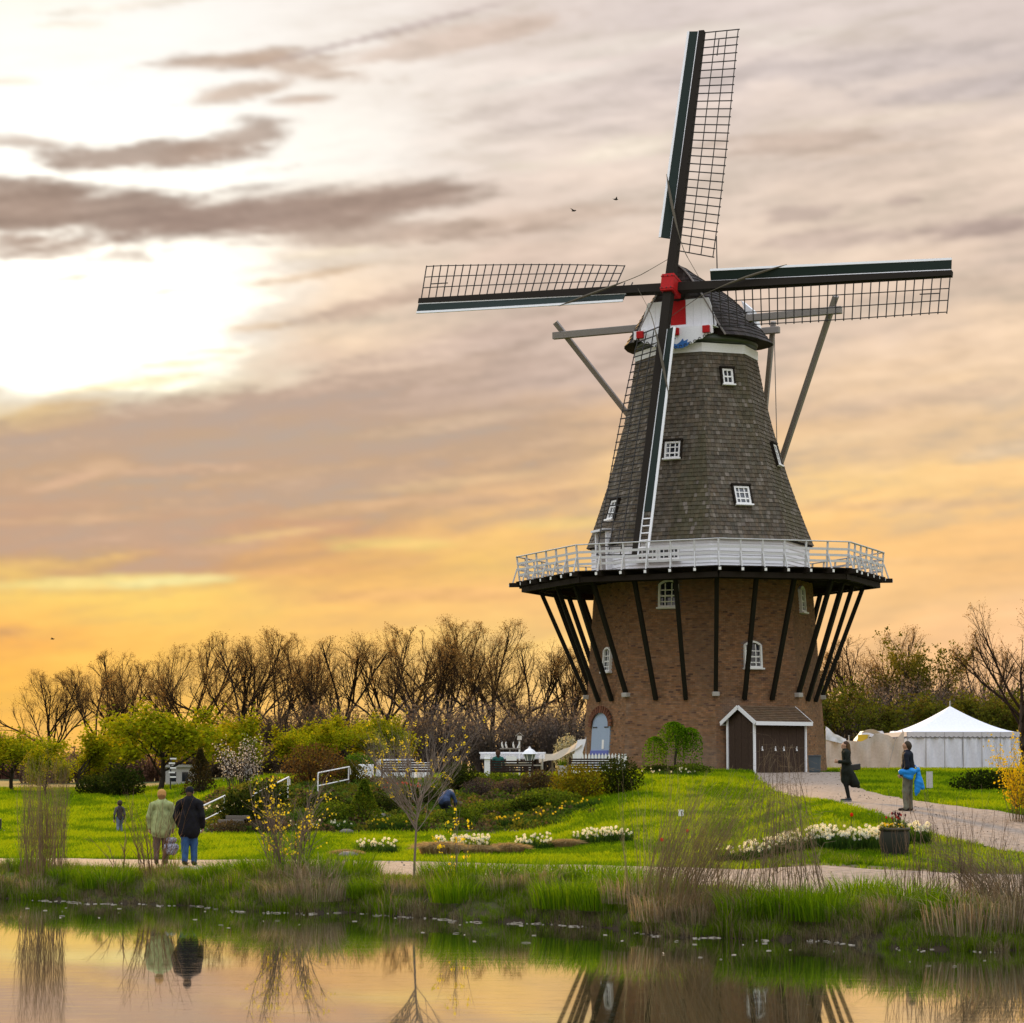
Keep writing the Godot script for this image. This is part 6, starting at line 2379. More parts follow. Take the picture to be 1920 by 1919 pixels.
func make_terrace() -> void:
	# picket fence by the blue door
	var at := stand(1076, 110.5)
	at.y = 2.42
	var fence := thing("picket_fence", "short white picket fence in front of the mill's blue door", "fence", at, -0.06)
	for i in 15:
		var b := Builder.new()
		b.plate(Vector3(0.08 + i * 0.142, 0, 0.02), Vector3.RIGHT, Vector3.UP, Vector3(0, 0, 0.025), [Vector2(-0.045, 0.04), Vector2(0.045, 0.04), Vector2(0.045, 0.80), Vector2(0, 0.90), Vector2(-0.045, 0.80)])
		put(b, "picket", M.white_fine, fence, false)
	for y in [0.22, 0.62]:
		bit(fence, "rail", M.white_fine, Vector3(1.08, y, -0.015), Vector3(2.2, 0.09, 0.04))
	for x in [0.0, 2.2]:
		bit(fence, "post", M.white_fine, Vector3(x, 0.4, 0.0), Vector3(0.12, 0.92, 0.1))
	# benches seen from behind
	var wood := grained(Color(0.022, 0.014, 0.010), Color(0.05, 0.032, 0.022), 0.05, 2.0, 0.6)
	var first: Node3D = null
	for q in [[919, 102.0, 1.74, 0.0, "dark slatted bench with the sitting woman"], [1066, 104.0, 1.9, 0.0, "dark slatted bench in front of the white picket fence"], [715, 102.5, 1.1, 0.05, "dark slatted bench beside the white-clothed tables"], [765, 103.5, 1.0, -0.05, "dark slatted bench right of the white-clothed tables"]]:
		var t := thing("park_bench", q[4], "bench", stand(q[0], q[1]), q[3], "benches on the terrace")
		var w: float = q[2]
		for i in 5:
			bit(t, "back_slat", wood, Vector3(w / 2, 0.46 + 0.095 * i, 0.02 + 0.012 * (4 - i)), Vector3(w, 0.066, 0.03), 0.0, 0.006)
		for i in 5:
			bit(t, "seat_slat", wood, Vector3(w / 2, 0.42, -0.06 - 0.095 * i), Vector3(w, 0.03, 0.078), 0.0, 0.006)
		for x in [0.05, w - 0.05]:
			bit(t, "leg", wood, Vector3(x, 0.44, 0.05), Vector3(0.07, 0.96, 0.06), 0.0, 0.008)
			bit(t, "leg", wood, Vector3(x, 0.2, -0.46), Vector3(0.07, 0.46, 0.06), 0.0, 0.008)
			bit(t, "arm_rest", wood, Vector3(x, 0.63, -0.22), Vector3(0.08, 0.035, 0.56), 0.0, 0.008)
	# white-clothed tables and a bright canopy behind them
	for q in [[742, 106.0, 1.5, 0.95, "white-clothed table behind the small bench"], [682, 106.0, 0.85, 0.75, "small white-clothed table left of the small bench"], [790, 107.0, 0.9, 0.8, "white-clothed table right of the slender tree's crown"]]:
		var t := thing("clothed_table", q[4], "table", stand(q[0], q[1]), 0.0, "white tables on the terrace")
		var w: float = q[2]
		bit(t, "table_top", M.grey_beam, Vector3(0, q[3] - 0.02, 0), Vector3(w - 0.04, 0.03, 0.66))
		var b := Builder.new()
		b.smooth = true
		var n := 48
		for ring in 5:
			for k in n:
				var a := TAU * k / n
				var ex := signf(cos(a)) * pow(absf(cos(a)), 0.35) * w / 2
				var ez := signf(sin(a)) * pow(absf(sin(a)), 0.35) * 0.36
				var y: float = [q[3], q[3], q[3] - 0.05, q[3] * 0.5, 0.06][ring]
				var fl: float = [0.0, 0.985, 1.0, 1.02 + 0.02 * sin(k * 1.7), 1.05 + 0.05 * sin(k * 1.7)][ring]
				b.vert(Vector3(ex * fl, y, ez * fl), Color.WHITE)
		for ring in 4:
			for k in n:
				var a := ring * n + k
				var c := ring * n + (k + 1) % n
				b.ix.append(a); b.ix.append(a + n); b.ix.append(c + n)
				b.ix.append(a); b.ix.append(c + n); b.ix.append(c)
		put(b, "cloth", M.white, t, false)
		for x in [-w / 2 + 0.1, w / 2 - 0.1]:
			for z in [-0.28, 0.28]:
				stick(t, "leg", M.grey_beam, Vector3(x, 0, z), Vector3(x, q[3] - 0.03, z), 0.02)
	# white market stand with slatted roof
	var st := thing("market_stand", "low white market stand with slatted roof behind the sitting woman", "stand", stand(905, 116.0))
	for i in 7:
		bit(st, "roof_slat", M.white, Vector3(1.35, 1.22 - 0.035 * i, 0.1 + 0.13 * i), Vector3(2.9, 0.02, 0.115))
	bit(st, "roof_beam", M.white, Vector3(1.35, 1.28, 0.0), Vector3(3.0, 0.07, 0.07))
	for x in [0.22, 1.4, 2.7]:
		bit(st, "post", M.white if x < 0.5 else M.grey_white, Vector3(x, 0.6, 0.85 if x < 0.5 else 0.0), Vector3(0.26 if x < 0.5 else 0.08, 1.2, 0.06))
	bit(st, "counter", M.grey_white, Vector3(1.4, 0.72, 0.35), Vector3(2.5, 0.05, 0.6))
	for q in [[0.9, 0.16], [1.25, 0.22], [1.8, 0.14]]:
		bit(st, "goods_box", M.white, Vector3(q[0], 0.75 + q[1] / 2, 0.42), Vector3(0.3, q[1], 0.22))
	bit(st, "menu_board", M.white_fine, Vector3(1.3, 0.95, 0.95), Vector3(0.48, 0.36, 0.02))
	# garden lantern
	var la := thing("garden_lantern", "grey and white house-shaped lantern beside the market stand", "lantern", stand(993, 110.0))
	stick(la, "post", M.grey_white, Vector3(0, 0, 0), Vector3(0, 0.75, 0), 0.05)
	var b := Builder.new()
	b.lathe(Vector3(0, 0.74, 0), [Vector2(0.0, 0.0), Vector2(0.12, 0.0), Vector2(0.24, 0.42), Vector2(0.0, 0.42)], 6)
	put(b, "glass_case", paint(Color(0.16, 0.18, 0.2), 0.15), la, false)
	b = Builder.new()
	b.lathe(Vector3(0, 1.14, 0), [Vector2(0.0, -0.02), Vector2(0.34, 0.0), Vector2(0.2, 0.16), Vector2(0.06, 0.24), Vector2(0.05, 0.3), Vector2(0.0, 0.32)], 6)
	put(b, "roof", M.white, la, false)
	for k in 6:
		var a := TAU * k / 6.0
		stick(la, "rib", M.white_fine, Vector3(cos(a) * 0.13, 0.74, sin(a) * 0.13), Vector3(cos(a) * 0.255, 1.16, sin(a) * 0.255), 0.018, 5)
	# bird house on a pole and a perch with white decoy birds
	var bh := thing("bird_house", "white bird house on a tall pole behind the market stand", "bird house", stand(974, 122.0))
	stick(bh, "pole", M.white, Vector3.ZERO, Vector3(0, 1.85, 0), 0.045)
	bit(bh, "house", M.white, Vector3(0, 1.98, 0), Vector3(0.22, 0.2, 0.22))
	for s in [-1.0, 1.0]:
		var rb := Builder.new()
		rb.bar(Vector3(0, 2.22, 0), Vector3(0.2 * s, 2.06, 0), 0.34, 0.02, Vector3(0, 0, 1))
		put(rb, "roof_panel", M.grey_white, bh, false)
	var pr := thing("perch_board", "plank on a post with four white wooden birds above the stand", "perch", stand(956, 121.0))
	bit(pr, "plank", M.grey_beam, Vector3(0, 1.48, 0), Vector3(0.95, 0.06, 0.16))
	stick(pr, "post", M.grey_beam, Vector3.ZERO, Vector3(0, 1.46, 0), 0.04)
	for q in [[-0.32, -0.2], [-0.14, -0.2], [0.2, -0.15], [0.36, 0.35]]:
		b = Builder.new()
		b.tube([Vector3(q[0], 1.51, 0), Vector3(q[0] + q[1] * 0.2, 1.62, 0), Vector3(q[0] + q[1] * 0.3, 1.74, 0), Vector3(q[0] + q[1] * 0.15, 1.8, 0)], [0.045, 0.055, 0.03, 0.02], 6)
		put(b, "wooden_bird", M.white_fine, pr, false)
	# beige awning and white tent flap left of the mill
	var canvas := grained(Color(0.40, 0.34, 0.25), Color(0.54, 0.47, 0.36), 0.03, 0.8, 0.85)
	var aw := thing("awning", "beige awning sloping down from the mill's left side", "awning", stand(1010, 117.0))
	b = Builder.new()
	b.smooth = true
	var nx := 14
	for j in 6:
		for i in nx + 1:
			var f := i / float(nx)
			var g := j / 5.0
			b.vert(Vector3(1.95 * f, 1.12 + 0.72 * f - 0.18 * sin(f * PI) - 0.34 * g * (1.0 - 0.2 * f) + 0.03 * sin(f * 14.0 + j), 0.9 * g), Color.WHITE)
	for j in 5:
		for i in nx:
			var a := j * (nx + 1) + i
			b.ix.append(a); b.ix.append(a + nx + 1); b.ix.append(a + nx + 2)
			b.ix.append(a); b.ix.append(a + nx + 2); b.ix.append(a + 1)
	put(b, "canvas", canvas, aw, false)
	for q in [[0.12, 1.0], [0.62, 1.05], [1.9, 1.75]]:
		bit(aw, "post", M.grey_beam, Vector3(q[0], q[1] / 2, 0.1), Vector3(0.09, q[1], 0.09))
	for s in [-1.0, 1.0]:
		var br := Builder.new()
		br.bar(Vector3(0.62 + 0.42 * s, 0.05, 0.1), Vector3(0.62, 0.6, 0.1), 0.06, 0.05, Vector3(0, 0, 1))
		put(br, "brace", M.grey_beam, aw, false)
	var fl := thing("tent_flap", "white canvas tent flap leaning against the mill's left edge", "tent", stand(1068, 116.0))
	b = Builder.new()
	b.plate(Vector3.ZERO, Vector3.RIGHT, Vector3(0, 1, -0.15), Vector3(0, 0, 0.015), [Vector2(-0.05, 0.1), Vector2(0.28, 0.05), Vector2(0.75, 1.75), Vector2(0.36, 1.7)])
	put(b, "canvas", M.white, fl, false)
	stick(fl, "pole", M.grey_beam, Vector3(0.72, 0, -0.28), Vector3(0.74, 1.85, -0.28), 0.03)
	# stone flower tub by the bench
	var tb := thing("stone_planter", "square pale stone planter with a leafy plant between the benches", "planter", stand(1054, 104.0))
	bit(tb, "tub", M.stone, Vector3(0, 0.3, 0), Vector3(0.36, 0.6, 0.36), 0.0, 0.02)
	rng.seed = 71
	b = Builder.new()
	blades(b, Vector3(0, 0.55, 0), 60, 0.4, 0.3, 0.03, [Color(0.08, 0.14, 0.012), Color(0.12, 0.17, 0.015)], 0.8)
	put(b, "foliage", M.leaf, tb)


func handrail(label: String, pts: Array, m: Material) -> void:
	var t := thing("handrail", label, "handrail", pts[0], 0.0, "white handrails in the garden")
	var o: Vector3 = pts[0]
	var a: Vector3 = Vector3.ZERO
	var c: Vector3 = pts[1] - o
	var up := Vector3(0, 0.86, 0)
	var low := Vector3(0, 0.38, 0)
	var b := Builder.new()
	var dir := (c - a).normalized()
	b.tube([a + low, a + up * 0.94, a + up + dir * 0.05, c + up - dir * 0.05, c + up + dir * 0.1, c + up + dir * 0.22 - Vector3(0, 0.08, 0), c + up + dir * 0.26 - Vector3(0, 0.3, 0)], [0.025, 0.025, 0.025, 0.025, 0.025, 0.025, 0.025], 7)
	put(b, "top_rail", m, t, false)
	stick(t, "lower_rail", m, a + low, c + low, 0.022, 7)
	stick(t, "post", m, a - Vector3(0, 0.1, 0), a + up * 0.97, 0.024, 7)
	stick(t, "post", m, c - Vector3(0, 0.1, 0), c + up * 0.99, 0.024, 7)


func make_garden_stairs() -> void:
	handrail("lowest white handrail beside the man in black", [stand(381, 84.5, 0.02), stand(424, 89.0, 0.02)], M.white_fine)
	handrail("middle white handrail behind the yellow-flowering shrub", [stand(477, 89.0, -0.05), stand(542, 93.5, 0.0)], M.white_fine)
	handrail("upper white handrail by the white tables", [stand(598, 95.0, 0.0), stand(655, 99.0, -0.1)], M.white_fine)
	var slab := grained(Color(0.10, 0.085, 0.07), Color(0.20, 0.175, 0.15), 0.05, 2.0, 0.9, 0.3)
	var steps := thing("stone_steps", "short flight of brown stone steps right of the man in black", "steps", stand(394, 83.6, -0.02), -0.2)
	for i in 5:
		bit(steps, "step", slab, Vector3(0.10 * i, 0.03 + 0.13 * i, -0.5 * i), Vector3(0.75, 0.13, 0.5), 0.0, 0.015)
	# white shed and sign post far at the left
	var h := thing("white_cabin", "small white cabin seen between the strollers and the green tree", "cabin", stand(318, 138.0))
	bit(h, "wall", M.grey_white, Vector3(0.7, 0.55, 0), Vector3(1.5, 1.1, 1.2))  # grey instead of white on wall and roof: shade put into the colour
	for x in [0.35, 1.0]:
		bit(h, "window", M.pane, Vector3(x, 0.6, 0.605), Vector3(0.34, 0.5, 0.02))
	var rb := Builder.new()
	rb.plate(Vector3(0.7, 1.1, 0), Vector3.RIGHT, Vector3.UP, Vector3(0, 0, 1.4), [Vector2(-0.9, 0.0), Vector2(0.9, 0.0), Vector2(0.8, 0.14), Vector2(-0.8, 0.14)])
	put(rb, "roof", M.grey_white, h, false)
	var s := thing("sign_post", "dark post with a stack of white direction boards under the broad green tree", "sign", stand(323, 124.0))
	stick(s, "post", M.black, Vector3.ZERO, Vector3(0, 1.75, 0), 0.035)
	for i in 5:
		bit(s, "direction_board", M.white_fine, Vector3(0.12 if i % 2 == 0 else 0.06, 1.66 - 0.22 * i, 0.04), Vector3(0.3, 0.07, 0.02))
	# stone bollard at the left edge
	var st := thing("stone_bollard", "small dark bollard on the lawn at the left edge", "bollard", stand(3, 88.0))
	bit(st, "shaft", M.black, Vector3(0, 0.22, 0), Vector3(0.2, 0.5, 0.2), 0.0, 0.02)
	bit(st, "foot", M.stone, Vector3(0.1, 0.03, 0), Vector3(0.6, 0.08, 0.4), 0.0, 0.01)
	# boulders in the garden beds
	var rock := grained(Color(0.09, 0.08, 0.07), Color(0.22, 0.2, 0.18), 0.04, 2.0, 0.95, 0.6)
	for q in [[720, 87.5, 0.55, "grey boulder right of the cone-shaped bush"], [652, 83.0, 0.4, "grey boulder left of the cone-shaped bush"], [655, 62.2, 0.45, "flat pale stone left of the first white daffodil clump"]]:
		rng.seed = int(q[0])
		var b := Builder.new()
		b.smooth = true
		var prof := []
		b.lathe(Vector3.ZERO, [Vector2(0.001, -0.3), Vector2(0.7, -0.1), Vector2(1.0, 0.2), Vector2(0.85, 0.5), Vector2(0.5, 0.66), Vector2(0.001, 0.7)], 12)
		for i in b.v.size():
			b.v[i] *= 0.6 * q[2] * (1.0 + 0.25 * noise_b.get_noise_3d(b.v[i].x * 60.0, b.v[i].y * 60.0, b.v[i].z * 60.0 + q[0]))
		single(b, "boulder", rock, q[3], "stone", stand(q[0], q[1]), "boulders", false)


func canvas_wall(b: Builder, a: Vector3, c: Vector3, tops: Array, folds: float, depth: float) -> void:
	# a hanging cloth from a to c along the ground, its upper edge given as heights
	var n := 60
	var rows := 10
	var along := c - a
	var side := along.cross(Vector3.UP).normalized()
	var k := b.v.size()
	for j in rows + 1:
		for i in n + 1:
			var f := i / float(n)
			var at := f * (tops.size() - 1)
			var s := mini(int(at), tops.size() - 2)
			var h: float = lerpf(tops[s], tops[s + 1], smoothstep(0.0, 1.0, at - s))
			var g := j / float(rows)
			var w := depth * (sin(f * folds + 2.0 * g) + 0.6 * sin(f * folds * 1.9 + 1.0 - 3.0 * g)) * (0.4 + 0.6 * sin(g * PI))
			b.vert(a + along * f + Vector3(0, h * g, 0) + side * w, Color.WHITE)
	for j in rows:
		for i in n:
			var p := k + j * (n + 1) + i
			b.ix.append(p); b.ix.append(p + n + 1); b.ix.append(p + n + 2)
			b.ix.append(p); b.ix.append(p + n + 2); b.ix.append(p + 1)


func make_tents() -> void:
	var white := grained(Color(0.72, 0.73, 0.80), Color(0.84, 0.85, 0.90), 0.02, 0.5, 0.7)
	white.backlight_enabled = true
	white.backlight = Color(0.35, 0.35, 0.35)
	var beige := grained(Color(0.52, 0.44, 0.37), Color(0.66, 0.57, 0.50), 0.025, 0.5, 0.85)
	beige.backlight_enabled = true
	beige.backlight = Color(0.3, 0.27, 0.22)
	var d := 144.0
	var x0 := across(1692, d)
	var x1 := across(1903, d)
	var base := ground((x0 + x1) / 2, -d)
	var half := (x1 - x0) / 2
	var t := thing("white_marquee", "white marquee tent with pointed roof and scalloped edge at the right", "tent", Vector3((x0 + x1) / 2, base, -d - half), deg_to_rad(3.0))
	var eave := 2.22
	var peak := 3.75
	# roof: four concave panels
	for side in 4:
		var b := Builder.new()
		b.smooth = true
		var rot := Basis(Vector3.UP, PI / 2 * side)
		for j in 13:
			var f := j / 12.0
			var w := half * (1.0 - f)
			var y := eave + (peak - eave) * pow(f, 1.45)
			for i in 13:
				var s := -1.0 + 2.0 * i / 12.0
				b.vert(rot * Vector3(s * w, y - 0.10 * (1.0 - s * s) * sin(f * PI) * (1.0 - f), w), Color.WHITE)
		for j in 12:
			for i in 12:
				var a := j * 13 + i
				b.ix.append(a); b.ix.append(a + 13); b.ix.append(a + 14)
				b.ix.append(a); b.ix.append(a + 14); b.ix.append(a + 1)
		put(b, "roof_panel", white, t, false)
		# scalloped valance
		var line := [Vector2(-half - 0.03, 0.02), Vector2(half + 0.03, 0.02)]
		var count := 24
		for k in range(count * 4, -1, -1):
			var xx := -half - 0.03 + (2 * half + 0.06) * k / (count * 4.0)
			line.append(Vector2(xx, -0.24 - 0.07 * absf(sin(PI * k / 4.0))))
		b = Builder.new()
		b.plate(rot * Vector3(0, eave, half + 0.03), rot.x, Vector3.UP, rot.z * 0.012, line)
		var val := put(b, "valance", grained(Color(0.56, 0.54, 0.56), Color(0.66, 0.64, 0.66), 0.03, 0.6, 0.8), t, false)
		b = Builder.new()
		var pts := []
		var rad := []
		for k in count * 4 + 1:
			pts.append(rot * Vector3(-half - 0.03 + (2 * half + 0.06) * k / (count * 4.0), eave - 0.245 - 0.07 * absf(sin(PI * k / 4.0)), half + 0.045))
			rad.append(0.018)
		b.tube(pts, rad, 4)
		put(b, "dark_piping", paint(Color(0.12, 0.11, 0.13), 0.8), val, false)
		# wall panels
		for k in 6:
			b = Builder.new()
			b.smooth = true
			var a: Vector3 = rot * Vector3(-half + 2 * half * k / 6.0, 0.0, half - 0.02)
			var c: Vector3 = rot * Vector3(-half + 2 * half * (k + 0.99) / 6.0, 0.0, half - 0.02)
			canvas_wall(b, a, c, [eave, eave], 5.0 + 2.0 * k, 0.05)
			put(b, "wall_panel", white, t, false)
		for k in 6:
			var a: Vector3 = rot * Vector3(-half + 2 * half * k / 6.0, 0.0, half + 0.0)
			stick(t, "pole", M.grey_white, a, a + Vector3(0, eave, 0), 0.028)
			var out: Vector3 = a + rot.z * 1.0
			if side == 0:
				stick(t, "guy_rope", M.grey_beam, a + Vector3(0, eave, 0) + rot.z * 0.05, Vector3(out.x - 0.25, 0, out.z), 0.012, 4)
	stick(t, "finial", M.grey_white, Vector3(0, peak - 0.05, 0), Vector3(0, peak + 0.3, 0), 0.025)
	# beige tent beside it
	var d2 := 140.0
	var xa := across(1546, d2)
	var xb := across(1692, d2)
	var p := Vector3(xa, ground(xa, -d2), -d2)
	var s := thing("beige_tent", "sagging beige canvas tent between the mill and the white marquee", "tent", p)
	var b := Builder.new()
	b.smooth = true
	var len := xb - xa
	canvas_wall(b, Vector3.ZERO, Vector3(len, 0, 0.1), [2.36, 1.95, 1.75, 1.69, 1.66, 1.84, 2.14, 2.04, 1.8, 2.2], 26.0, 0.08)
	put(b, "front_canvas", beige, s, false)
	b = Builder.new()
	b.smooth = true
	# rounded roof behind the front canvas
	for j in 9:
		var f := j / 8.0
		for i in 15:
			var a := PI * i / 14.0
			b.vert(Vector3(len * 0.585 - cos(a) * 0.78, 1.5 + 0.84 * sin(a) * (1.0 - 0.2 * f), -0.12 - 1.8 * f), Color.WHITE)
	for j in 8:
		for i in 14:
			var a := j * 15 + i
			b.ix.append(a); b.ix.append(a + 15); b.ix.append(a + 16)
			b.ix.append(a); b.ix.append(a + 16); b.ix.append(a + 1)
	put(b, "rounded_roof", white, s, false)
	b = Builder.new()
	b.plate(Vector3(len * 0.45, 1.92, -0.10), Vector3.RIGHT, Vector3.UP, Vector3(0, 0, 0.03), [Vector2(-0.14, -0.4), Vector2(0.4, -0.4), Vector2(0.5, 0.10), Vector2(0.35, 0.12), Vector2(-0.14, 0.10)])
	put(b, "yellow_panel", paint(Color(0.72, 0.48, 0.03), 0.6), s, false)
	b = Builder.new()
	b.smooth = true
	canvas_wall(b, Vector3(0.0, 1.75, 0.1), Vector3(1.1, 1.5, 0.1), [0.72, 0.42, 0.3], 8.0, 0.03)
	put(b, "white_flap", white, s, false)
	for q in [0.02, 0.3, 0.55, 0.78, 0.99]:
		stick(s, "pole", M.grey_white, Vector3(len * q, 0, -0.05), Vector3(len * q, 2.0 if q < 0.9 else 2.3, -0.05), 0.03)
	stick(s, "guy_rope", M.grey_beam, Vector3(len * 0.9, 1.9, 0.1), Vector3(len * 0.74, 0, 1.2), 0.014, 4)
	# long low white tent roof seen behind
	var r := thing("low_white_tent", "low white tent roof showing behind the beige tent", "tent", stand(1660, 152.0))
	for q in [[-0.9, 1.4], [0.9, 1.4]]:
		b = Builder.new()
		b.plate(Vector3(q[0], 2.05, 0), Vector3.RIGHT, Vector3.UP, Vector3(0, 0, 1.6), [Vector2(-0.8, 0), Vector2(0.8, 0), Vector2(0.55, 0.34), Vector2(-0.55, 0.34)])
		put(b, "roof", white, r, false)
	for x in [-1.6, 0.0, 1.6]:
		stick(r, "pole", M.grey_white, Vector3(x, 0, 0), Vector3(x, 2.06, 0), 0.03)


func make_pot() -> void:
	var at := stand(1672, 55.2)
	var t := thing("flower_pot", "big dark clay flower pot at the end of the daffodil bed", "pot", at)
	var b := Builder.new()
	b.smooth = true
	b.lathe(Vector3(0, -0.03, 0), [Vector2(0.001, 0.0), Vector2(0.22, 0.0), Vector2(0.26, 0.06), Vector2(0.315, 0.26), Vector2(0.33, 0.42), Vector2(0.315, 0.54), Vector2(0.30, 0.58)], 28)
	put(b, "body", grained(Color(0.022, 0.024, 0.018), Color(0.05, 0.05, 0.038), 0.04, 3.0, 0.6), t, false)
	b = Builder.new()
	b.smooth = true
	b.lathe(Vector3(0, 0.54, 0), [Vector2(0.29, 0.0), Vector2(0.335, 0.01), Vector2(0.345, 0.04), Vector2(0.325, 0.07), Vector2(0.29, 0.06)], 28)
	put(b, "rim", grained(Color(0.05, 0.045, 0.032), Color(0.09, 0.08, 0.055), 0.04, 3.0, 0.6), t, false)
	b = Builder.new()
	b.lathe(Vector3(0, 0.56, 0), [Vector2(0.3, 0.0), Vector2(0.001, 0.02)], 20)
	put(b, "soil", M.soil, t, false)
	rng.seed = 88
	var tl := thing("potted_tulips", "red tulips with grey-green leaves in the big flower pot", "flowers", at + Vector3(0.05, 0.56, -0.05))
	b = Builder.new()
	blades(b, Vector3.ZERO, 90, 0.28, 0.42, 0.025, [Color(0.06, 0.09, 0.045), Color(0.08, 0.11, 0.05), Color(0.05, 0.075, 0.03)], 0.5)
	put(b, "leaves", M.leaf, tl)
	for i in 16:
		var a := rng.randf() * TAU
		var r := sqrt(rng.randf()) * 0.24
		var h := rng.randf_range(0.2, 0.34)
		b = Builder.new()
		b.tube([Vector3(cos(a) * r * 0.6, 0, sin(a) * r * 0.6), Vector3(cos(a) * r, h, sin(a) * r)], [0.005, 0.004], 4, Color(0.07, 0.10, 0.04), false)
		b.lathe(Vector3(cos(a) * r, h, sin(a) * r), [Vector2(0.004, 0.0), Vector2(0.02, 0.012), Vector2(0.022, 0.03), Vector2(0.008, 0.06)], 6, tone(Color(0.5, 0.06, 0.05) if i % 2 else Color(0.12, 0.05, 0.06), 0.2))
		put(b, "tulip", M.leaf, tl)
	var pa := thing("potted_pansies", "yellow and white pansies spilling over the pot's front rim", "flowers", at + Vector3(-0.08, 0.58, 0.12))
	b = Builder.new()
	for i in 260:
		leaf(b, Vector3(rng.randf_range(-0.24, 0.3), rng.randf_range(-0.02, 0.08), rng.randf_range(-0.08, 0.16)), rng.randf_range(0.03, 0.05), tone(Color(0.06, 0.10, 0.02), 0.3))
	put(b, "leaves", M.leaf, pa)
	b = Builder.new()
	for i in 52:
		var c := Vector3(rng.randf_range(-0.24, 0.24), rng.randf_range(0.02, 0.13), rng.randf_range(0.0, 0.16))
		var col: Color = [Color(0.72, 0.45, 0.02), Color(0.8, 0.72, 0.45), Color(0.7, 0.55, 0.03)][i % 3]
		for k in 3:
			leaf(b, c + any_dir() * 0.012, 0.042, tone(col, 0.1))
	put(b, "flowers", M.leaf, pa)


func make_signs_and_birds() -> void:
	var t := thing("lawn_sign", "small white sign with a dark figure stuck in the lawn", "sign", stand(1275, 76.0), 0.1)
	bit(t, "panel", M.white_fine, Vector3(0, 0.32, 0), Vector3(0.15, 0.19, 0.012))
	bit(t, "printed_figure", M.black, Vector3(0.01, 0.32, 0.009), Vector3(0.022, 0.11, 0.004))
	stick(t, "stake", M.grey_beam, Vector3(0, -0.05, -0.01), Vector3(0, 0.3, -0.01), 0.008)
	t = thing("notice_board", "narrow pale notice board on the grass right of the man", "sign", stand(1739, 82.0), -0.3)
	bit(t, "panel", M.grey_white, Vector3(0, 0.42, 0), Vector3(0.2, 0.52, 0.02))
	bit(t, "post", M.grey_beam, Vector3(0, 0.1, -0.02), Vector3(0.04, 0.4, 0.03))
	t = thing("meter_post", "short white utility post at the marquee's right corner", "post", stand(1907, 141.0))
	bit(t, "box", M.white, Vector3(0, 1.0, 0), Vector3(0.2, 0.3, 0.14))
	bit(t, "post", M.white, Vector3(0, 0.45, 0), Vector3(0.08, 0.9, 0.08))
	# birds in the air
	for q in [[1158, 361, 150.0, 0.4, "upper of the two dark birds flying left of the top sail"], [1078, 383, 150.0, -0.5, "lower of the two dark birds flying left of the top sail"], [98, 1200, 190.0, 0.2, "tiny dark bird low over the trees at the far left"]]:
		var w := thing("flying_bird", q[4], "bird", Vector3(across(q[0], q[2]), above(q[1], q[2]), -q[2]), q[3], "birds in the sky")
		var b := Builder.new()
		b.tube([Vector3(-0.16, 0, 0), Vector3(-0.07, 0.01, 0), Vector3(0.05, 0.0, 0), Vector3(0.12, 0.02, 0), Vector3(0.17, 0.01, 0)], [0.01, 0.045, 0.05, 0.03, 0.004], 6, Color(0.03, 0.025, 0.02))
		put(b, "body", M.tint, w)
		for s in [-1.0, 1.0]:
			b = Builder.new()
			b.plate(Vector3.ZERO, Vector3.RIGHT, Vector3(0, 0.35, s).normalized(), Vector3(0, 0.008, 0), [Vector2(-0.06, 0.0), Vector2(0.06, 0.0), Vector2(0.03, 0.16), Vector2(-0.08, 0.34), Vector2(-0.07, 0.16)], Color(0.03, 0.025, 0.02))
			put(b, "wing", M.tint, w)


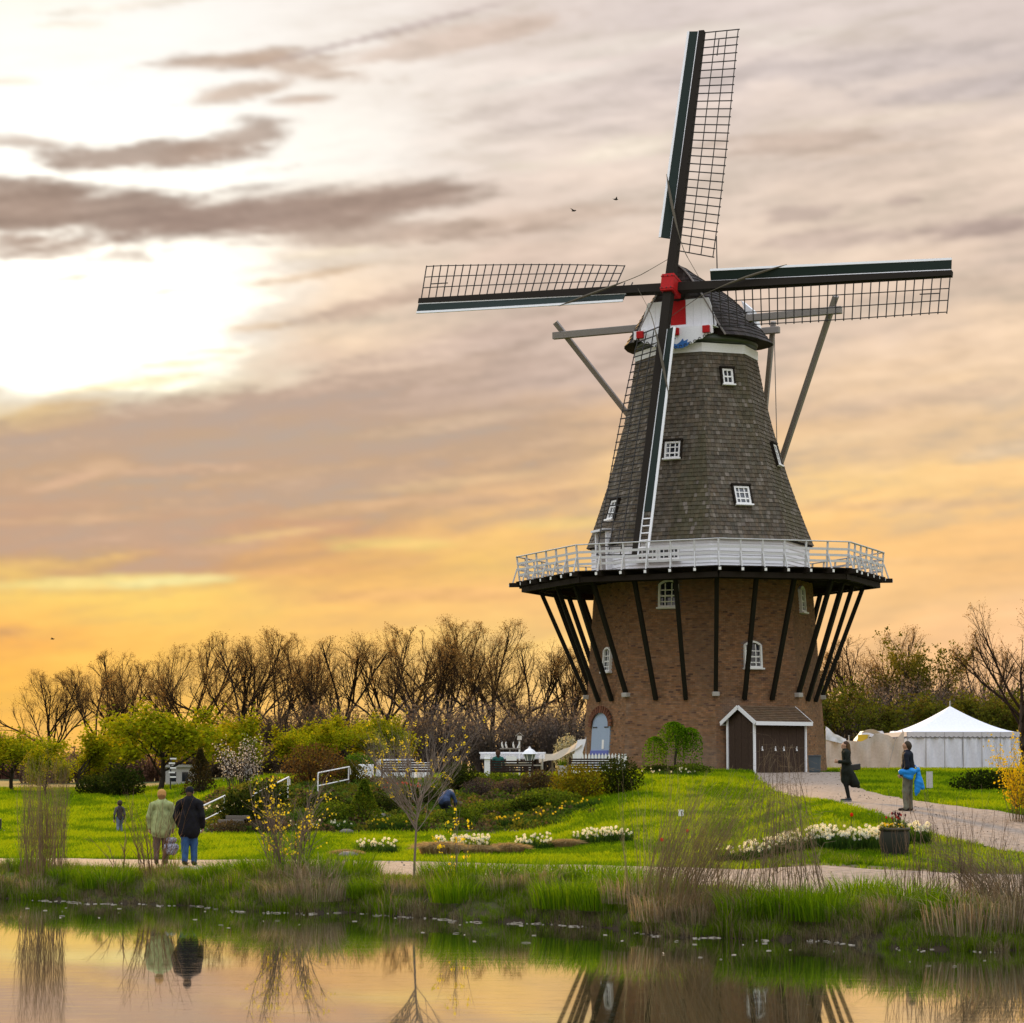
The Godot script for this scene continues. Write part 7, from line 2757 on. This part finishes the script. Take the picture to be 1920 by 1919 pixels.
# ---------------------------------------------------------------- people
# bones: [from, to, radius from, radius to, colour]; meshed as one smooth surface
func body_mesh(b: Builder, bones: Array, cell: float, blend: float) -> void:
	var lo := Vector3(1e9, 1e9, 1e9)
	var hi := -lo
	for q in bones:
		var r: float = maxf(q[2], q[3]) + cell * 3.0
		for p in [q[0], q[1]]:
			lo = lo.min(p - Vector3.ONE * r)
			hi = hi.max(p + Vector3.ONE * r)
	var nx := int((hi.x - lo.x) / cell) + 2
	var ny := int((hi.y - lo.y) / cell) + 2
	var nz := int((hi.z - lo.z) / cell) + 2
	var field := PackedFloat32Array()
	field.resize(nx * ny * nz)
	field.fill(9.0)
	var near := PackedFloat32Array()
	near.resize(nx * ny * nz)
	near.fill(9.0)
	var who := PackedInt32Array()
	who.resize(nx * ny * nz)
	for w in bones.size():
		var q: Array = bones[w]
		var a: Vector3 = q[0]
		var ab: Vector3 = q[1] - a
		var ll := maxf(ab.length_squared(), 1e-9)
		var ra: float = q[2]
		var rb: float = q[3]
		var pad := maxf(ra, rb) + blend + cell * 2.0
		var p0 := ((a.min(q[1]) - Vector3.ONE * pad - lo) / cell).floor()
		var p1 := ((a.max(q[1]) + Vector3.ONE * pad - lo) / cell).ceil()
		for k in range(maxi(0, int(p0.z)), mini(nz, int(p1.z) + 1)):
			for j in range(maxi(0, int(p0.y)), mini(ny, int(p1.y) + 1)):
				for i in range(maxi(0, int(p0.x)), mini(nx, int(p1.x) + 1)):
					var p := lo + Vector3(i, j, k) * cell
					var t := clampf((p - a).dot(ab) / ll, 0.0, 1.0)
					var dist := (p - a - ab * t).length() - lerpf(ra, rb, t)
					var n := (k * ny + j) * nx + i
					var f := field[n]
					var h := maxf(blend - absf(f - dist), 0.0) / blend
					field[n] = minf(f, dist) - h * h * blend * 0.25
					if dist < near[n]:
						near[n] = dist
						who[n] = w
	var index := {}
	var offs := [Vector3i(0, 0, 0), Vector3i(1, 0, 0), Vector3i(0, 1, 0), Vector3i(1, 1, 0), Vector3i(0, 0, 1), Vector3i(1, 0, 1), Vector3i(0, 1, 1), Vector3i(1, 1, 1)]
	var steps := [0, 1, nx, nx + 1, nx * ny, nx * ny + 1, nx * ny + nx, nx * ny + nx + 1]
	var edges := [[0, 1], [2, 3], [4, 5], [6, 7], [0, 2], [1, 3], [4, 6], [5, 7], [0, 4], [1, 5], [2, 6], [3, 7]]
	for k in nz - 1:
		for j in ny - 1:
			var row := (k * ny + j) * nx
			for i in nx - 1:
				var n := row + i
				if absf(field[n]) > cell * 2.0:
					continue
				var inside := 0
				for s in 8:
					if field[n + steps[s]] < 0.0:
						inside += 1
				if inside == 0 or inside == 8:
					continue
				var sum := Vector3.ZERO
				var cnt := 0
				for e in edges:
					var fa := field[n + steps[e[0]]]
					var fb := field[n + steps[e[1]]]
					if (fa < 0.0) != (fb < 0.0):
						var t := fa / (fa - fb)
						sum += Vector3(offs[e[0]]).lerp(Vector3(offs[e[1]]), t)
						cnt += 1
				index[n] = b.vert(lo + (Vector3(i, j, k) + sum / cnt) * cell, bones[who[n]][4])
	var sy := nx
	var sz := nx * ny
	for n in index:
		for ax in 3:
			var s: int = [1, sy, sz][ax]
			var u: int = [sy, sz, 1][ax]
			var v: int = [sz, 1, sy][ax]
			var f0 := field[n]
			var f1 := field[n + s]
			if (f0 < 0.0) == (f1 < 0.0):
				continue
			if index.has(n - u) and index.has(n - v) and index.has(n - u - v):
				var q := [index[n], index[n - u], index[n - u - v], index[n - v]]
				if f0 >= 0.0:
					q.reverse()
				b.ix.append(q[0]); b.ix.append(q[2]); b.ix.append(q[1])
				b.ix.append(q[0]); b.ix.append(q[3]); b.ix.append(q[2])


const SKIN := Color(0.42, 0.25, 0.17)


# a curled hand at wrist w, pointing along d, palm towards n
func hand(bones: Array, w: Vector3, d: Vector3, n: Vector3, curl := 0.7) -> void:
	d = d.normalized()
	n = (n - d * n.dot(d)).normalized()
	var s := d.cross(n)
	bones.append([w, w + d * 0.045, 0.022, 0.026, SKIN])
	for i in 4:
		var side := s * (0.032 - 0.0215 * i)
		var l: float = [0.034, 0.038, 0.036, 0.029][i]
		var k := w + d * 0.075 + side
		bones.append([w + d * 0.03 + side * 0.8, k, 0.013, 0.0105, SKIN])
		var m := k + (d * cos(curl) + n * sin(curl)) * l
		bones.append([k, m, 0.0095, 0.009, SKIN])
		bones.append([m, m + (d * cos(curl * 2.2) + n * sin(curl * 2.2)) * l * 0.75, 0.009, 0.0078, SKIN])
	var th := w + d * 0.022 + s * 0.03
	bones.append([th, th + d * 0.03 + s * 0.02 + n * 0.012, 0.012, 0.0105, SKIN])
	bones.append([th + d * 0.03 + s * 0.02 + n * 0.012, th + d * 0.055 + s * 0.016 + n * 0.03, 0.0105, 0.0085, SKIN])


func head_bones(bones: Array, c: Vector3, f: Vector3, up: Vector3, size := 1.0) -> void:
	# c: centre of the head, f: where it looks
	var s := f.cross(up).normalized()
	bones.append([c + up * 0.035 - f * 0.012, c + up * 0.02 + f * 0.012, 0.082 * size, 0.080 * size, SKIN])
	bones.append([c, c - up * 0.065 + f * 0.035, 0.066 * size, 0.046 * size, SKIN])
	bones.append([c + f * 0.088 + up * 0.012, c + f * 0.104 - up * 0.018, 0.009, 0.013, SKIN])
	bones.append([c + f * 0.078 - up * 0.055 - s * 0.02, c + f * 0.078 - up * 0.055 + s * 0.02, 0.010, 0.010, Color(0.36, 0.15, 0.12)])
	for k in [-1.0, 1.0]:
		bones.append([c + s * k * 0.078 + up * 0.018, c + s * k * 0.080 - up * 0.022, 0.014, 0.010, SKIN])
		bones.append([c + f * 0.078 + s * k * 0.032 + up * 0.016, c + f * 0.079 + s * k * 0.033 + up * 0.016, 0.010, 0.010, Color(0.05, 0.035, 0.03)])
	bones.append([c - up * 0.06 - f * 0.01, c - up * 0.17 - f * 0.02, 0.055 * size, 0.06 * size, SKIN])


func person(label: String, at: Vector3, turn: float, bones: Array, hair: Array, hands: Array, group := "") -> Node3D:
	var t := thing("person", label, "person", at, turn, group)
	var b := Builder.new()
	b.smooth = true
	body_mesh(b, bones, 0.017, 0.035)
	for h in hands:
		var hb := []
		hand(hb, h[0], h[1], h[2], h[3])
		body_mesh(b, hb, 0.006, 0.008)
	for i in b.v.size():
		var q := b.v[i]
		var fold := noise_b.get_noise_3d(q.x * 260.0 + at.x * 50.0, q.y * 120.0, q.z * 260.0)
		var skin := b.c[i].is_equal_approx(SKIN)
		if not skin:
			b.v[i] += Vector3(q.x, 0, q.z).normalized() * 0.018 * fold
			b.c[i] = b.c[i] * (1.0 + 0.55 * noise_b.get_noise_3d(q.x * 420.0, q.y * 300.0, q.z * 420.0 + 50.0))
	put(b, "body", M.cloth, t)
	if hair.size() > 0:
		var c := Builder.new()
		c.smooth = true
		body_mesh(c, hair, 0.011, 0.03)
		put(c, "hair", M.cloth, t)
	return t


func make_people() -> void:
	var V := func(x: float, y: float, z: float) -> Vector3: return Vector3(x, y, z)
	# 1. woman in a long black coat striding to the left (local +z is where she faces)
	var coat := Color(0.013, 0.016, 0.012)
	var tights := Color(0.012, 0.013, 0.012)
	var shoe := Color(0.035, 0.04, 0.045)
	var sole := Color(0.6, 0.6, 0.6)
	var bones := []
	head_bones(bones, Vector3(0, 1.56, 0.03), Vector3(0.15, -0.05, 1).normalized(), Vector3.UP, 0.95)
	bones += [
		[Vector3(-0.12, 1.36, 0.0), Vector3(0.12, 1.36, 0.0), 0.085, 0.085, coat],
		[Vector3(0, 1.36, 0.0), Vector3(0, 1.05, 0.0), 0.13, 0.125, coat],
		[Vector3(-0.04, 1.05, 0.0), Vector3(-0.05, 0.86, 0.0), 0.13, 0.155, coat],
		[Vector3(0.04, 1.05, 0.0), Vector3(0.05, 0.86, 0.0), 0.13, 0.155, coat],
		[Vector3(0.0, 0.86, 0.02), Vector3(0.0, 0.62, 0.0), 0.16, 0.165, coat],
		[Vector3(-0.05, 0.86, -0.04), Vector3(-0.07, 0.52, -0.2), 0.14, 0.13, coat],
		[Vector3(0.05, 0.86, -0.04), Vector3(0.07, 0.50, -0.26), 0.14, 0.11, coat],
		[Vector3(0.0, 0.60, -0.2), Vector3(0.02, 0.42, -0.34), 0.10, 0.05, coat],
		# arms: both forearms forward, holding a phone
		[Vector3(-0.17, 1.36, 0.0), Vector3(-0.22, 1.10, -0.04), 0.062, 0.055, coat], [Vector3(-0.22, 1.10, -0.04), Vector3(-0.12, 1.10, 0.20), 0.055, 0.042, coat],
		[Vector3(0.17, 1.36, 0.0), Vector3(0.22, 1.10, -0.04), 0.062, 0.055, coat], [Vector3(0.22, 1.10, -0.04), Vector3(0.12, 1.12, 0.20), 0.055, 0.042, coat],
		# legs
		[Vector3(-0.08, 0.86, 0.02), Vector3(-0.08, 0.48, 0.0), 0.085, 0.062, tights], [Vector3(-0.08, 0.48, 0.0), Vector3(-0.08, 0.10, -0.07), 0.06, 0.04, tights],
		[Vector3(0.08, 0.86, 0.02), Vector3(0.08, 0.48, 0.02), 0.085, 0.062, tights], [Vector3(0.08, 0.48, 0.02), Vector3(0.08, 0.10, -0.04), 0.06, 0.04, tights],
		[Vector3(-0.08, 0.05, -0.10), Vector3(-0.08, 0.045, 0.12), 0.045, 0.036, shoe], [Vector3(0.08, 0.05, -0.07), Vector3(0.08, 0.045, 0.15), 0.045, 0.036, shoe],
		[Vector3(-0.08, 0.018, -0.11), Vector3(-0.08, 0.018, 0.13), 0.026, 0.024, sole], [Vector3(0.08, 0.018, -0.08), Vector3(0.08, 0.018, 0.16), 0.026, 0.024, sole],
	]
	var brown := Color(0.06, 0.035, 0.02)
	var hair := [[Vector3(0, 1.605, 0.0), Vector3(0, 1.58, 0.01), 0.088, 0.086, brown], [Vector3(0, 1.57, -0.04), Vector3(0.0, 1.36, -0.085), 0.075, 0.055, Color(0.10, 0.06, 0.03)]]
	person("woman in a long black coat walking left on the upper walk", stand(1584, 72.0, 0.04), deg_to_rad(-90.0 - 4.0), bones, hair, [[Vector3(-0.10, 1.10, 0.23), Vector3(0.2, 0.3, 1), Vector3(1, 0, 0), 0.9], [Vector3(0.10, 1.12, 0.23), Vector3(-0.2, 0.3, 1), Vector3(-1, 0, 0), 0.9]], "visitors")
	var bag := Builder.new()
	bag.beam_block(Vector3.ZERO, Vector3(0.14, 0.02, 0), Vector3(0, 0.085, 0), Vector3(0, 0, 0.05), 0.02)
	var bg := thing("hand_bag", "black bag at the back of the woman in the long black coat", "bag", stand(1584, 72.0, 0.04) + Vector3(0.26, 0.96, -0.02))
	put(bag, "body", paint(Color(0.012, 0.013, 0.012), 0.6), bg, false)
	stick(bg, "strap", paint(Color(0.02, 0.02, 0.02), 0.7), Vector3(-0.1, 0.08, 0), Vector3(-0.22, 0.42, 0.02), 0.01)

	# 2. man with a blue bag, back half turned, looking left
	var jacket := Color(0.009, 0.012, 0.020)
	var khaki := Color(0.13, 0.13, 0.095)
	bones = []
	head_bones(bones, Vector3(0.0, 1.655, 0.03), Vector3(-0.15, 0.0, 1).normalized(), Vector3.UP, 1.0)
	bones += [
		[Vector3(-0.14, 1.42, -0.01), Vector3(0.14, 1.42, -0.01), 0.09, 0.09, jacket],
		[Vector3(0, 1.42, 0.0), Vector3(0, 1.15, 0.01), 0.145, 0.145, jacket],
		[Vector3(-0.05, 1.15, 0.01), Vector3(-0.05, 0.94, 0.01), 0.14, 0.145, jacket], [Vector3(0.05, 1.15, 0.01), Vector3(0.05, 0.94, 0.01), 0.14, 0.145, jacket],
		[Vector3(-0.20, 1.41, -0.01), Vector3(-0.26, 1.13, -0.05), 0.07, 0.06, jacket], [Vector3(-0.26, 1.13, -0.05), Vector3(-0.20, 0.92, 0.12), 0.058, 0.045, jacket],
		[Vector3(0.20, 1.41, -0.01), Vector3(0.26, 1.12, -0.06), 0.07, 0.06, jacket], [Vector3(0.26, 1.12, -0.06), Vector3(0.14, 0.93, 0.14), 0.058, 0.045, jacket],
		[Vector3(-0.09, 0.94, 0.0), Vector3(-0.10, 0.50, 0.01), 0.115, 0.085, khaki], [Vector3(-0.10, 0.50, 0.01), Vector3(-0.11, 0.08, -0.01), 0.085, 0.075, khaki],
		[Vector3(0.09, 0.94, 0.0), Vector3(0.11, 0.50, 0.03), 0.115, 0.085, khaki], [Vector3(0.11, 0.50, 0.03), Vector3(0.13, 0.08, 0.02), 0.085, 0.075, khaki],
		[Vector3(-0.11, 0.045, -0.04), Vector3(-0.13, 0.035, 0.17), 0.045, 0.035, Color(0.02, 0.018, 0.016)], [Vector3(0.13, 0.045, -0.02), Vector3(0.13, 0.035, 0.2), 0.045, 0.035, Color(0.02, 0.018, 0.016)],
	]
	var dark := Color(0.05, 0.036, 0.026)
	hair = [[Vector3(0, 1.70, 0.0), Vector3(0, 1.68, -0.02), 0.090, 0.088, dark], [Vector3(0.0, 1.64, -0.045), Vector3(0, 1.60, -0.045), 0.066, 0.055, dark]]
	var mp := stand(1699, 66.2, 0.04)
	person("man in black jacket and khaki trousers standing on the upper walk", mp, deg_to_rad(-115.0), bones, hair, [[Vector3(-0.19, 0.895, 0.14), Vector3(0.3, -0.5, 1), Vector3(1, 0, 0), 1.0], [Vector3(0.12, 0.905, 0.16), Vector3(-0.3, -0.5, 1), Vector3(-1, 0, 0), 1.0]], "visitors")
	# his blue bag: a soft sack hanging at his side
	var blue := grained(Color(0.012, 0.16, 0.52), Color(0.03, 0.30, 0.72), 0.03, 3.0, 0.35)
	var bb := thing("blue_bag", "bright blue plastic bag hanging from the man's arm", "bag", mp + Vector3(0.22, 0.93, 0.18))
	var b := Builder.new()
	b.smooth = true
	var c := Color.WHITE
	body_mesh(b, [[Vector3(-0.42, 0.06, 0.0), Vector3(-0.16, 0.07, 0.06), 0.075, 0.10, c], [Vector3(-0.32, -0.03, 0.02), Vector3(-0.2, -0.06, 0.06), 0.06, 0.08, c], [Vector3(-0.16, 0.05, 0.06), Vector3(0.02, 0.12, 0.02), 0.06, 0.035, c], [Vector3(0.02, 0.16, 0.0), Vector3(0.02, -0.2, 0.0), 0.03, 0.10, c], [Vector3(0.02, -0.2, 0.0), Vector3(-0.02, -0.42, 0.02), 0.11, 0.07, c], [Vector3(0.05, -0.1, 0.0), Vector3(0.12, -0.34, 0.0), 0.06, 0.055, c], [Vector3(-0.04, -0.44, 0.02), Vector3(-0.05, -0.52, 0.02), 0.05, 0.03, c]], 0.014, 0.03)
	for i in b.v.size():
		b.v[i] += Vector3(0, 0, 0.004) * sin(b.v[i].y * 60.0 + b.v[i].x * 25.0)
	put(b, "sack", blue, bb, false)
	stick(bb, "handle", blue, Vector3(0.02, 0.12, 0.0), Vector3(-0.06, 0.24, -0.06), 0.012)

	# 3. strolling couple seen from behind
	var green := Color(0.30, 0.34, 0.15)
	var trousers := Color(0.10, 0.07, 0.055)
	bones = []
	head_bones(bones, Vector3(0, 1.565, 0.03), Vector3(0.1, 0, 1).normalized(), Vector3.UP, 1.0)
	bones += [
		[Vector3(-0.14, 1.35, -0.01), Vector3(0.14, 1.35, -0.01), 0.09, 0.09, green],
		[Vector3(0, 1.36, 0.0), Vector3(0, 1.1, 0.0), 0.15, 0.155, green], [Vector3(-0.06, 1.1, 0), Vector3(-0.07, 0.76, 0), 0.155, 0.165, green], [Vector3(0.06, 1.1, 0), Vector3(0.07, 0.76, 0), 0.155, 0.165, green],
		[Vector3(-0.21, 1.34, -0.01), Vector3(-0.285, 1.08, -0.02), 0.072, 0.062, green], [Vector3(-0.285, 1.08, -0.02), Vector3(-0.27, 0.84, 0.06), 0.06, 0.05, green],
		[Vector3(0.21, 1.34, -0.01), Vector3(0.285, 1.08, -0.02), 0.072, 0.062, green], [Vector3(0.285, 1.08, -0.02), Vector3(0.27, 0.84, 0.04), 0.06, 0.05, green],
		[Vector3(-0.09, 0.8, 0), Vector3(-0.10, 0.46, 0.05), 0.11, 0.08, trousers], [Vector3(-0.10, 0.46, 0.05), Vector3(-0.10, 0.08, -0.02), 0.08, 0.06, trousers],
		[Vector3(0.09, 0.8, 0), Vector3(0.10, 0.46, 0.0), 0.11, 0.08, trousers], [Vector3(0.10, 0.46, 0.0), Vector3(0.10, 0.14, -0.16), 0.08, 0.06, trousers],
		[Vector3(-0.10, 0.045, -0.05), Vector3(-0.10, 0.035, 0.14), 0.045, 0.035, dark], [Vector3(0.10, 0.07, -0.19), Vector3(0.10, 0.035, 0.0), 0.045, 0.035, dark],
	]
	var blond := Color(0.42, 0.22, 0.07)
	hair = [[Vector3(0, 1.61, -0.005), Vector3(0, 1.58, -0.01), 0.10, 0.10, blond], [Vector3(0.0, 1.55, -0.03), Vector3(0, 1.50, -0.035), 0.085, 0.07, Color(0.25, 0.13, 0.05)]]
	var wp := stand(307, 58.6, 0.035)
	person("woman in a light green jacket strolling, seen from behind", wp, PI + 0.12, bones, hair, [[Vector3(-0.27, 0.81, 0.07), Vector3(0, -1, 0.2), Vector3(1, 0, 0), 0.8], [Vector3(0.27, 0.81, 0.05), Vector3(0, -1, 0.2), Vector3(-1, 0, 0), 0.8]], "visitors")
	# her patterned bag
	var print_im := Image.create_empty(128, 128, false, Image.FORMAT_RGB8)
	var pn := FastNoiseLite.new()
	pn.seed = 4
	pn.frequency = 0.09
	pn.noise_type = FastNoiseLite.TYPE_CELLULAR
	for y in 128:
		for x in 128:
			var k := pn.get_noise_2d(x, y)
			print_im.set_pixel(x, y, Color(0.08, 0.08, 0.12) if sin(k * 26.0) > 0.1 else Color(0.78, 0.78, 0.84))
	var pm := StandardMaterial3D.new()
	pm.albedo_texture = ImageTexture.create_from_image(print_im)
	pm.uv1_triplanar = true
	pm.uv1_scale = Vector3.ONE * 2.4
	pm.roughness = 0.8
	var pb := thing("patterned_bag", "black and white patterned tote bag beside the woman in light green", "bag", wp + Vector3(0.24, 0.44, 0.10))
	b = Builder.new()
	b.smooth = true
	body_mesh(b, [[Vector3(-0.06, 0.12, 0), Vector3(0.07, 0.12, 0), 0.06, 0.06, c], [Vector3(-0.09, -0.04, 0), Vector3(0.09, -0.05, 0), 0.085, 0.09, c], [Vector3(-0.05, -0.14, 0), Vector3(0.06, -0.15, 0), 0.07, 0.07, c]], 0.014, 0.04)
	put(b, "sack", pm, pb, false)
	for x in [-0.06, 0.06]:
		stick(pb, "handle", M.black, Vector3(x, 0.14, 0), Vector3(x * 0.3, 0.36, -0.02), 0.008)

	var black := Color(0.010, 0.010, 0.012)
	var jeans := Color(0.030, 0.075, 0.17)
	bones = []
	head_bones(bones, Vector3(0, 1.63, 0.03), Vector3(-0.1, 0, 1).normalized(), Vector3.UP, 1.0)
	bones += [
		[Vector3(-0.16, 1.40, -0.01), Vector3(0.16, 1.40, -0.01), 0.095, 0.095, black],
		[Vector3(0, 1.42, 0.0), Vector3(0, 1.12, 0.0), 0.16, 0.165, black], [Vector3(-0.07, 1.1, 0), Vector3(-0.08, 0.76, 0), 0.165, 0.17, black], [Vector3(0.07, 1.1, 0), Vector3(0.08, 0.76, 0), 0.165, 0.17, black],
		[Vector3(-0.23, 1.38, -0.01), Vector3(-0.30, 1.10, -0.02), 0.08, 0.068, black], [Vector3(-0.30, 1.10, -0.02), Vector3(-0.28, 0.86, 0.10), 0.066, 0.052, black],
		[Vector3(0.23, 1.38, -0.01), Vector3(0.31, 1.10, -0.04), 0.08, 0.068, black], [Vector3(0.31, 1.10, -0.04), Vector3(0.26, 0.88, 0.12), 0.066, 0.052, black],
		[Vector3(-0.09, 0.84, 0), Vector3(-0.10, 0.48, 0.06), 0.115, 0.085, jeans], [Vector3(-0.10, 0.48, 0.06), Vector3(-0.12, 0.09, 0.0), 0.085, 0.07, jeans],
		[Vector3(0.09, 0.84, 0), Vector3(0.08, 0.48, -0.03), 0.115, 0.085, jeans], [Vector3(0.08, 0.48, -0.03), Vector3(0.06, 0.11, -0.14), 0.085, 0.07, jeans],
		[Vector3(-0.12, 0.045, -0.04), Vector3(-0.12, 0.035, 0.17), 0.048, 0.036, dark], [Vector3(0.06, 0.06, -0.17), Vector3(0.05, 0.035, 0.03), 0.048, 0.036, dark],
	]
	hair = [[Vector3(0, 1.68, -0.005), Vector3(0, 1.665, -0.01), 0.094, 0.094, black], [Vector3(0.0, 1.66, 0.09), Vector3(0, 1.655, 0.12), 0.05, 0.03, black], [Vector3(0.0, 1.60, -0.05), Vector3(0, 1.57, -0.05), 0.06, 0.055, Color(0.10, 0.06, 0.035)]]
	person("man in black jacket, cap and blue jeans strolling, seen from behind", stand(359, 58.2, 0.035), PI - 0.1, bones, hair, [[Vector3(-0.28, 0.83, 0.11), Vector3(0, -1, 0.3), Vector3(1, 0, 0), 0.8], [Vector3(0.25, 0.85, 0.13), Vector3(0, -1, 0.3), Vector3(-1, 0, 0), 0.8]], "visitors")

	# 4. child on the lawn
	var grey := Color(0.09, 0.08, 0.085)
	var wash := Color(0.12, 0.14, 0.19)
	bones = []
	head_bones(bones, Vector3(0, 1.02, 0.02), Vector3(0, 0, 1), Vector3.UP, 0.85)
	bones += [
		[Vector3(-0.09, 0.86, 0), Vector3(0.09, 0.86, 0), 0.06, 0.06, grey], [Vector3(0, 0.86, 0), Vector3(0, 0.56, 0), 0.095, 0.10, Color(0.05, 0.04, 0.04)],
		[Vector3(-0.13, 0.85, 0), Vector3(-0.17, 0.66, -0.03), 0.045, 0.04, grey], [Vector3(-0.17, 0.66, -0.03), Vector3(-0.16, 0.50, 0.06), 0.04, 0.032, grey],
		[Vector3(0.13, 0.85, 0), Vector3(0.18, 0.67, 0.0), 0.045, 0.04, grey], [Vector3(0.18, 0.67, 0.0), Vector3(0.16, 0.51, 0.08), 0.04, 0.032, grey],
		[Vector3(-0.05, 0.54, 0), Vector3(-0.07, 0.28, 0.06), 0.07, 0.05, wash], [Vector3(-0.07, 0.28, 0.06), Vector3(-0.10, 0.06, 0.02), 0.05, 0.04, wash],
		[Vector3(0.05, 0.54, 0), Vector3(0.07, 0.28, -0.04), 0.07, 0.05, wash], [Vector3(0.07, 0.28, -0.04), Vector3(0.12, 0.08, -0.16), 0.05, 0.04, wash],
		[Vector3(-0.10, 0.035, 0.0), Vector3(-0.10, 0.03, 0.12), 0.035, 0.028, grey], [Vector3(0.12, 0.05, -0.18), Vector3(0.12, 0.03, -0.06), 0.035, 0.028, grey],
	]
	person("child in grey clothes running on the lawn at the left", stand(229, 87.0), PI + 0.5, bones, [[Vector3(0, 1.06, -0.005), Vector3(0, 1.04, -0.01), 0.086, 0.085, dark]], [[Vector3(-0.16, 0.48, 0.07), Vector3(0, -1, 0.3), Vector3(1, 0, 0), 0.7], [Vector3(0.16, 0.49, 0.09), Vector3(0, -1, 0.3), Vector3(-1, 0, 0), 0.7]], "visitors")

	# 5. visitor in blue bending over the flowers
	var navy := Color(0.035, 0.055, 0.11)
	bones = []
	head_bones(bones, Vector3(0.0, 0.98, 0.36), Vector3(0, -0.6, 0.8).normalized(), Vector3(0, 0.8, 0.6).normalized(), 1.0)
	bones += [
		[Vector3(-0.14, 0.94, 0.16), Vector3(0.14, 0.94, 0.16), 0.09, 0.09, navy], [Vector3(0, 0.94, 0.16), Vector3(0, 0.74, -0.08), 0.15, 0.155, navy], [Vector3(-0.06, 0.72, -0.08), Vector3(0.06, 0.72, -0.1), 0.15, 0.15, navy],
		[Vector3(-0.2, 0.93, 0.16), Vector3(-0.24, 0.68, 0.26), 0.066, 0.056, navy], [Vector3(-0.24, 0.68, 0.26), Vector3(-0.12, 0.56, 0.42), 0.055, 0.042, navy],
		[Vector3(0.2, 0.93, 0.16), Vector3(0.24, 0.68, 0.26), 0.066, 0.056, navy], [Vector3(0.24, 0.68, 0.26), Vector3(0.12, 0.56, 0.42), 0.055, 0.042, navy],
		[Vector3(-0.09, 0.68, -0.1), Vector3(-0.10, 0.42, 0.1), 0.12, 0.085, Color(0.02, 0.025, 0.04)], [Vector3(-0.10, 0.42, 0.1), Vector3(-0.10, 0.08, -0.04), 0.085, 0.06, Color(0.02, 0.025, 0.04)],
		[Vector3(0.09, 0.68, -0.1), Vector3(0.10, 0.42, 0.1), 0.12, 0.085, Color(0.02, 0.025, 0.04)], [Vector3(0.10, 0.42, 0.1), Vector3(0.10, 0.08, -0.04), 0.085, 0.06, Color(0.02, 0.025, 0.04)],
		[Vector3(-0.10, 0.045, -0.06), Vector3(-0.10, 0.035, 0.14), 0.045, 0.035, dark], [Vector3(0.10, 0.045, -0.06), Vector3(0.10, 0.035, 0.14), 0.045, 0.035, dark],
	]
	person("visitor in dark blue bending over the flower bed by the slender tree", stand(836, 87.0), 2.6, bones, [[Vector3(0, 1.02, 0.32), Vector3(0, 1.0, 0.30), 0.09, 0.088, Color(0.3, 0.28, 0.26)]], [[Vector3(-0.11, 0.55, 0.44), Vector3(0.3, -0.4, 1), Vector3(1, 0, 0), 0.8], [Vector3(0.11, 0.55, 0.44), Vector3(-0.3, -0.4, 1), Vector3(-1, 0, 0), 0.8]], "visitors")

	# 6. woman sitting on the terrace bench, seen from behind
	var teal := Color(0.02, 0.10, 0.085)
	bones = []
	head_bones(bones, Vector3(0, 1.16, 0.02), Vector3(0.7, 0, 1).normalized(), Vector3.UP, 0.95)
	bones += [
		[Vector3(-0.13, 0.95, 0), Vector3(0.13, 0.95, 0), 0.085, 0.085, teal], [Vector3(0, 0.95, 0), Vector3(0, 0.56, 0.0), 0.13, 0.14, teal],
		[Vector3(-0.18, 0.95, 0), Vector3(-0.23, 0.70, 0.04), 0.06, 0.05, teal], [Vector3(-0.23, 0.70, 0.04), Vector3(-0.1, 0.62, 0.24), 0.05, 0.04, teal],
		[Vector3(0.18, 0.95, 0), Vector3(0.23, 0.70, 0.04), 0.06, 0.05, teal], [Vector3(0.23, 0.70, 0.04), Vector3(0.1, 0.62, 0.24), 0.05, 0.04, teal],
		[Vector3(-0.09, 0.53, 0.0), Vector3(-0.1, 0.52, 0.42), 0.09, 0.07, trousers], [Vector3(-0.1, 0.52, 0.42), Vector3(-0.1, 0.08, 0.44), 0.068, 0.05, trousers],
		[Vector3(0.09, 0.53, 0.0), Vector3(0.1, 0.52, 0.42), 0.09, 0.07, trousers], [Vector3(0.1, 0.52, 0.42), Vector3(0.1, 0.08, 0.44), 0.068, 0.05, trousers],
		[Vector3(-0.1, 0.04, 0.42), Vector3(-0.1, 0.035, 0.6), 0.045, 0.035, dark], [Vector3(0.1, 0.04, 0.42), Vector3(0.1, 0.035, 0.6), 0.045, 0.035, dark],
	]
	person("woman in a dark green top sitting on the terrace bench", stand(934, 102.2), PI, bones, [[Vector3(0, 1.20, -0.01), Vector3(0, 1.17, -0.015), 0.098, 0.098, Color(0.05, 0.025, 0.015)], [Vector3(0, 1.14, -0.05), Vector3(0, 1.0, -0.07), 0.08, 0.06, Color(0.05, 0.025, 0.015)]], [[Vector3(-0.09, 0.62, 0.26), Vector3(0.6, 0, 1), Vector3(0, -1, 0), 0.5], [Vector3(0.09, 0.63, 0.27), Vector3(-0.6, 0, 1), Vector3(0, -1, 0), 0.5]], "visitors")
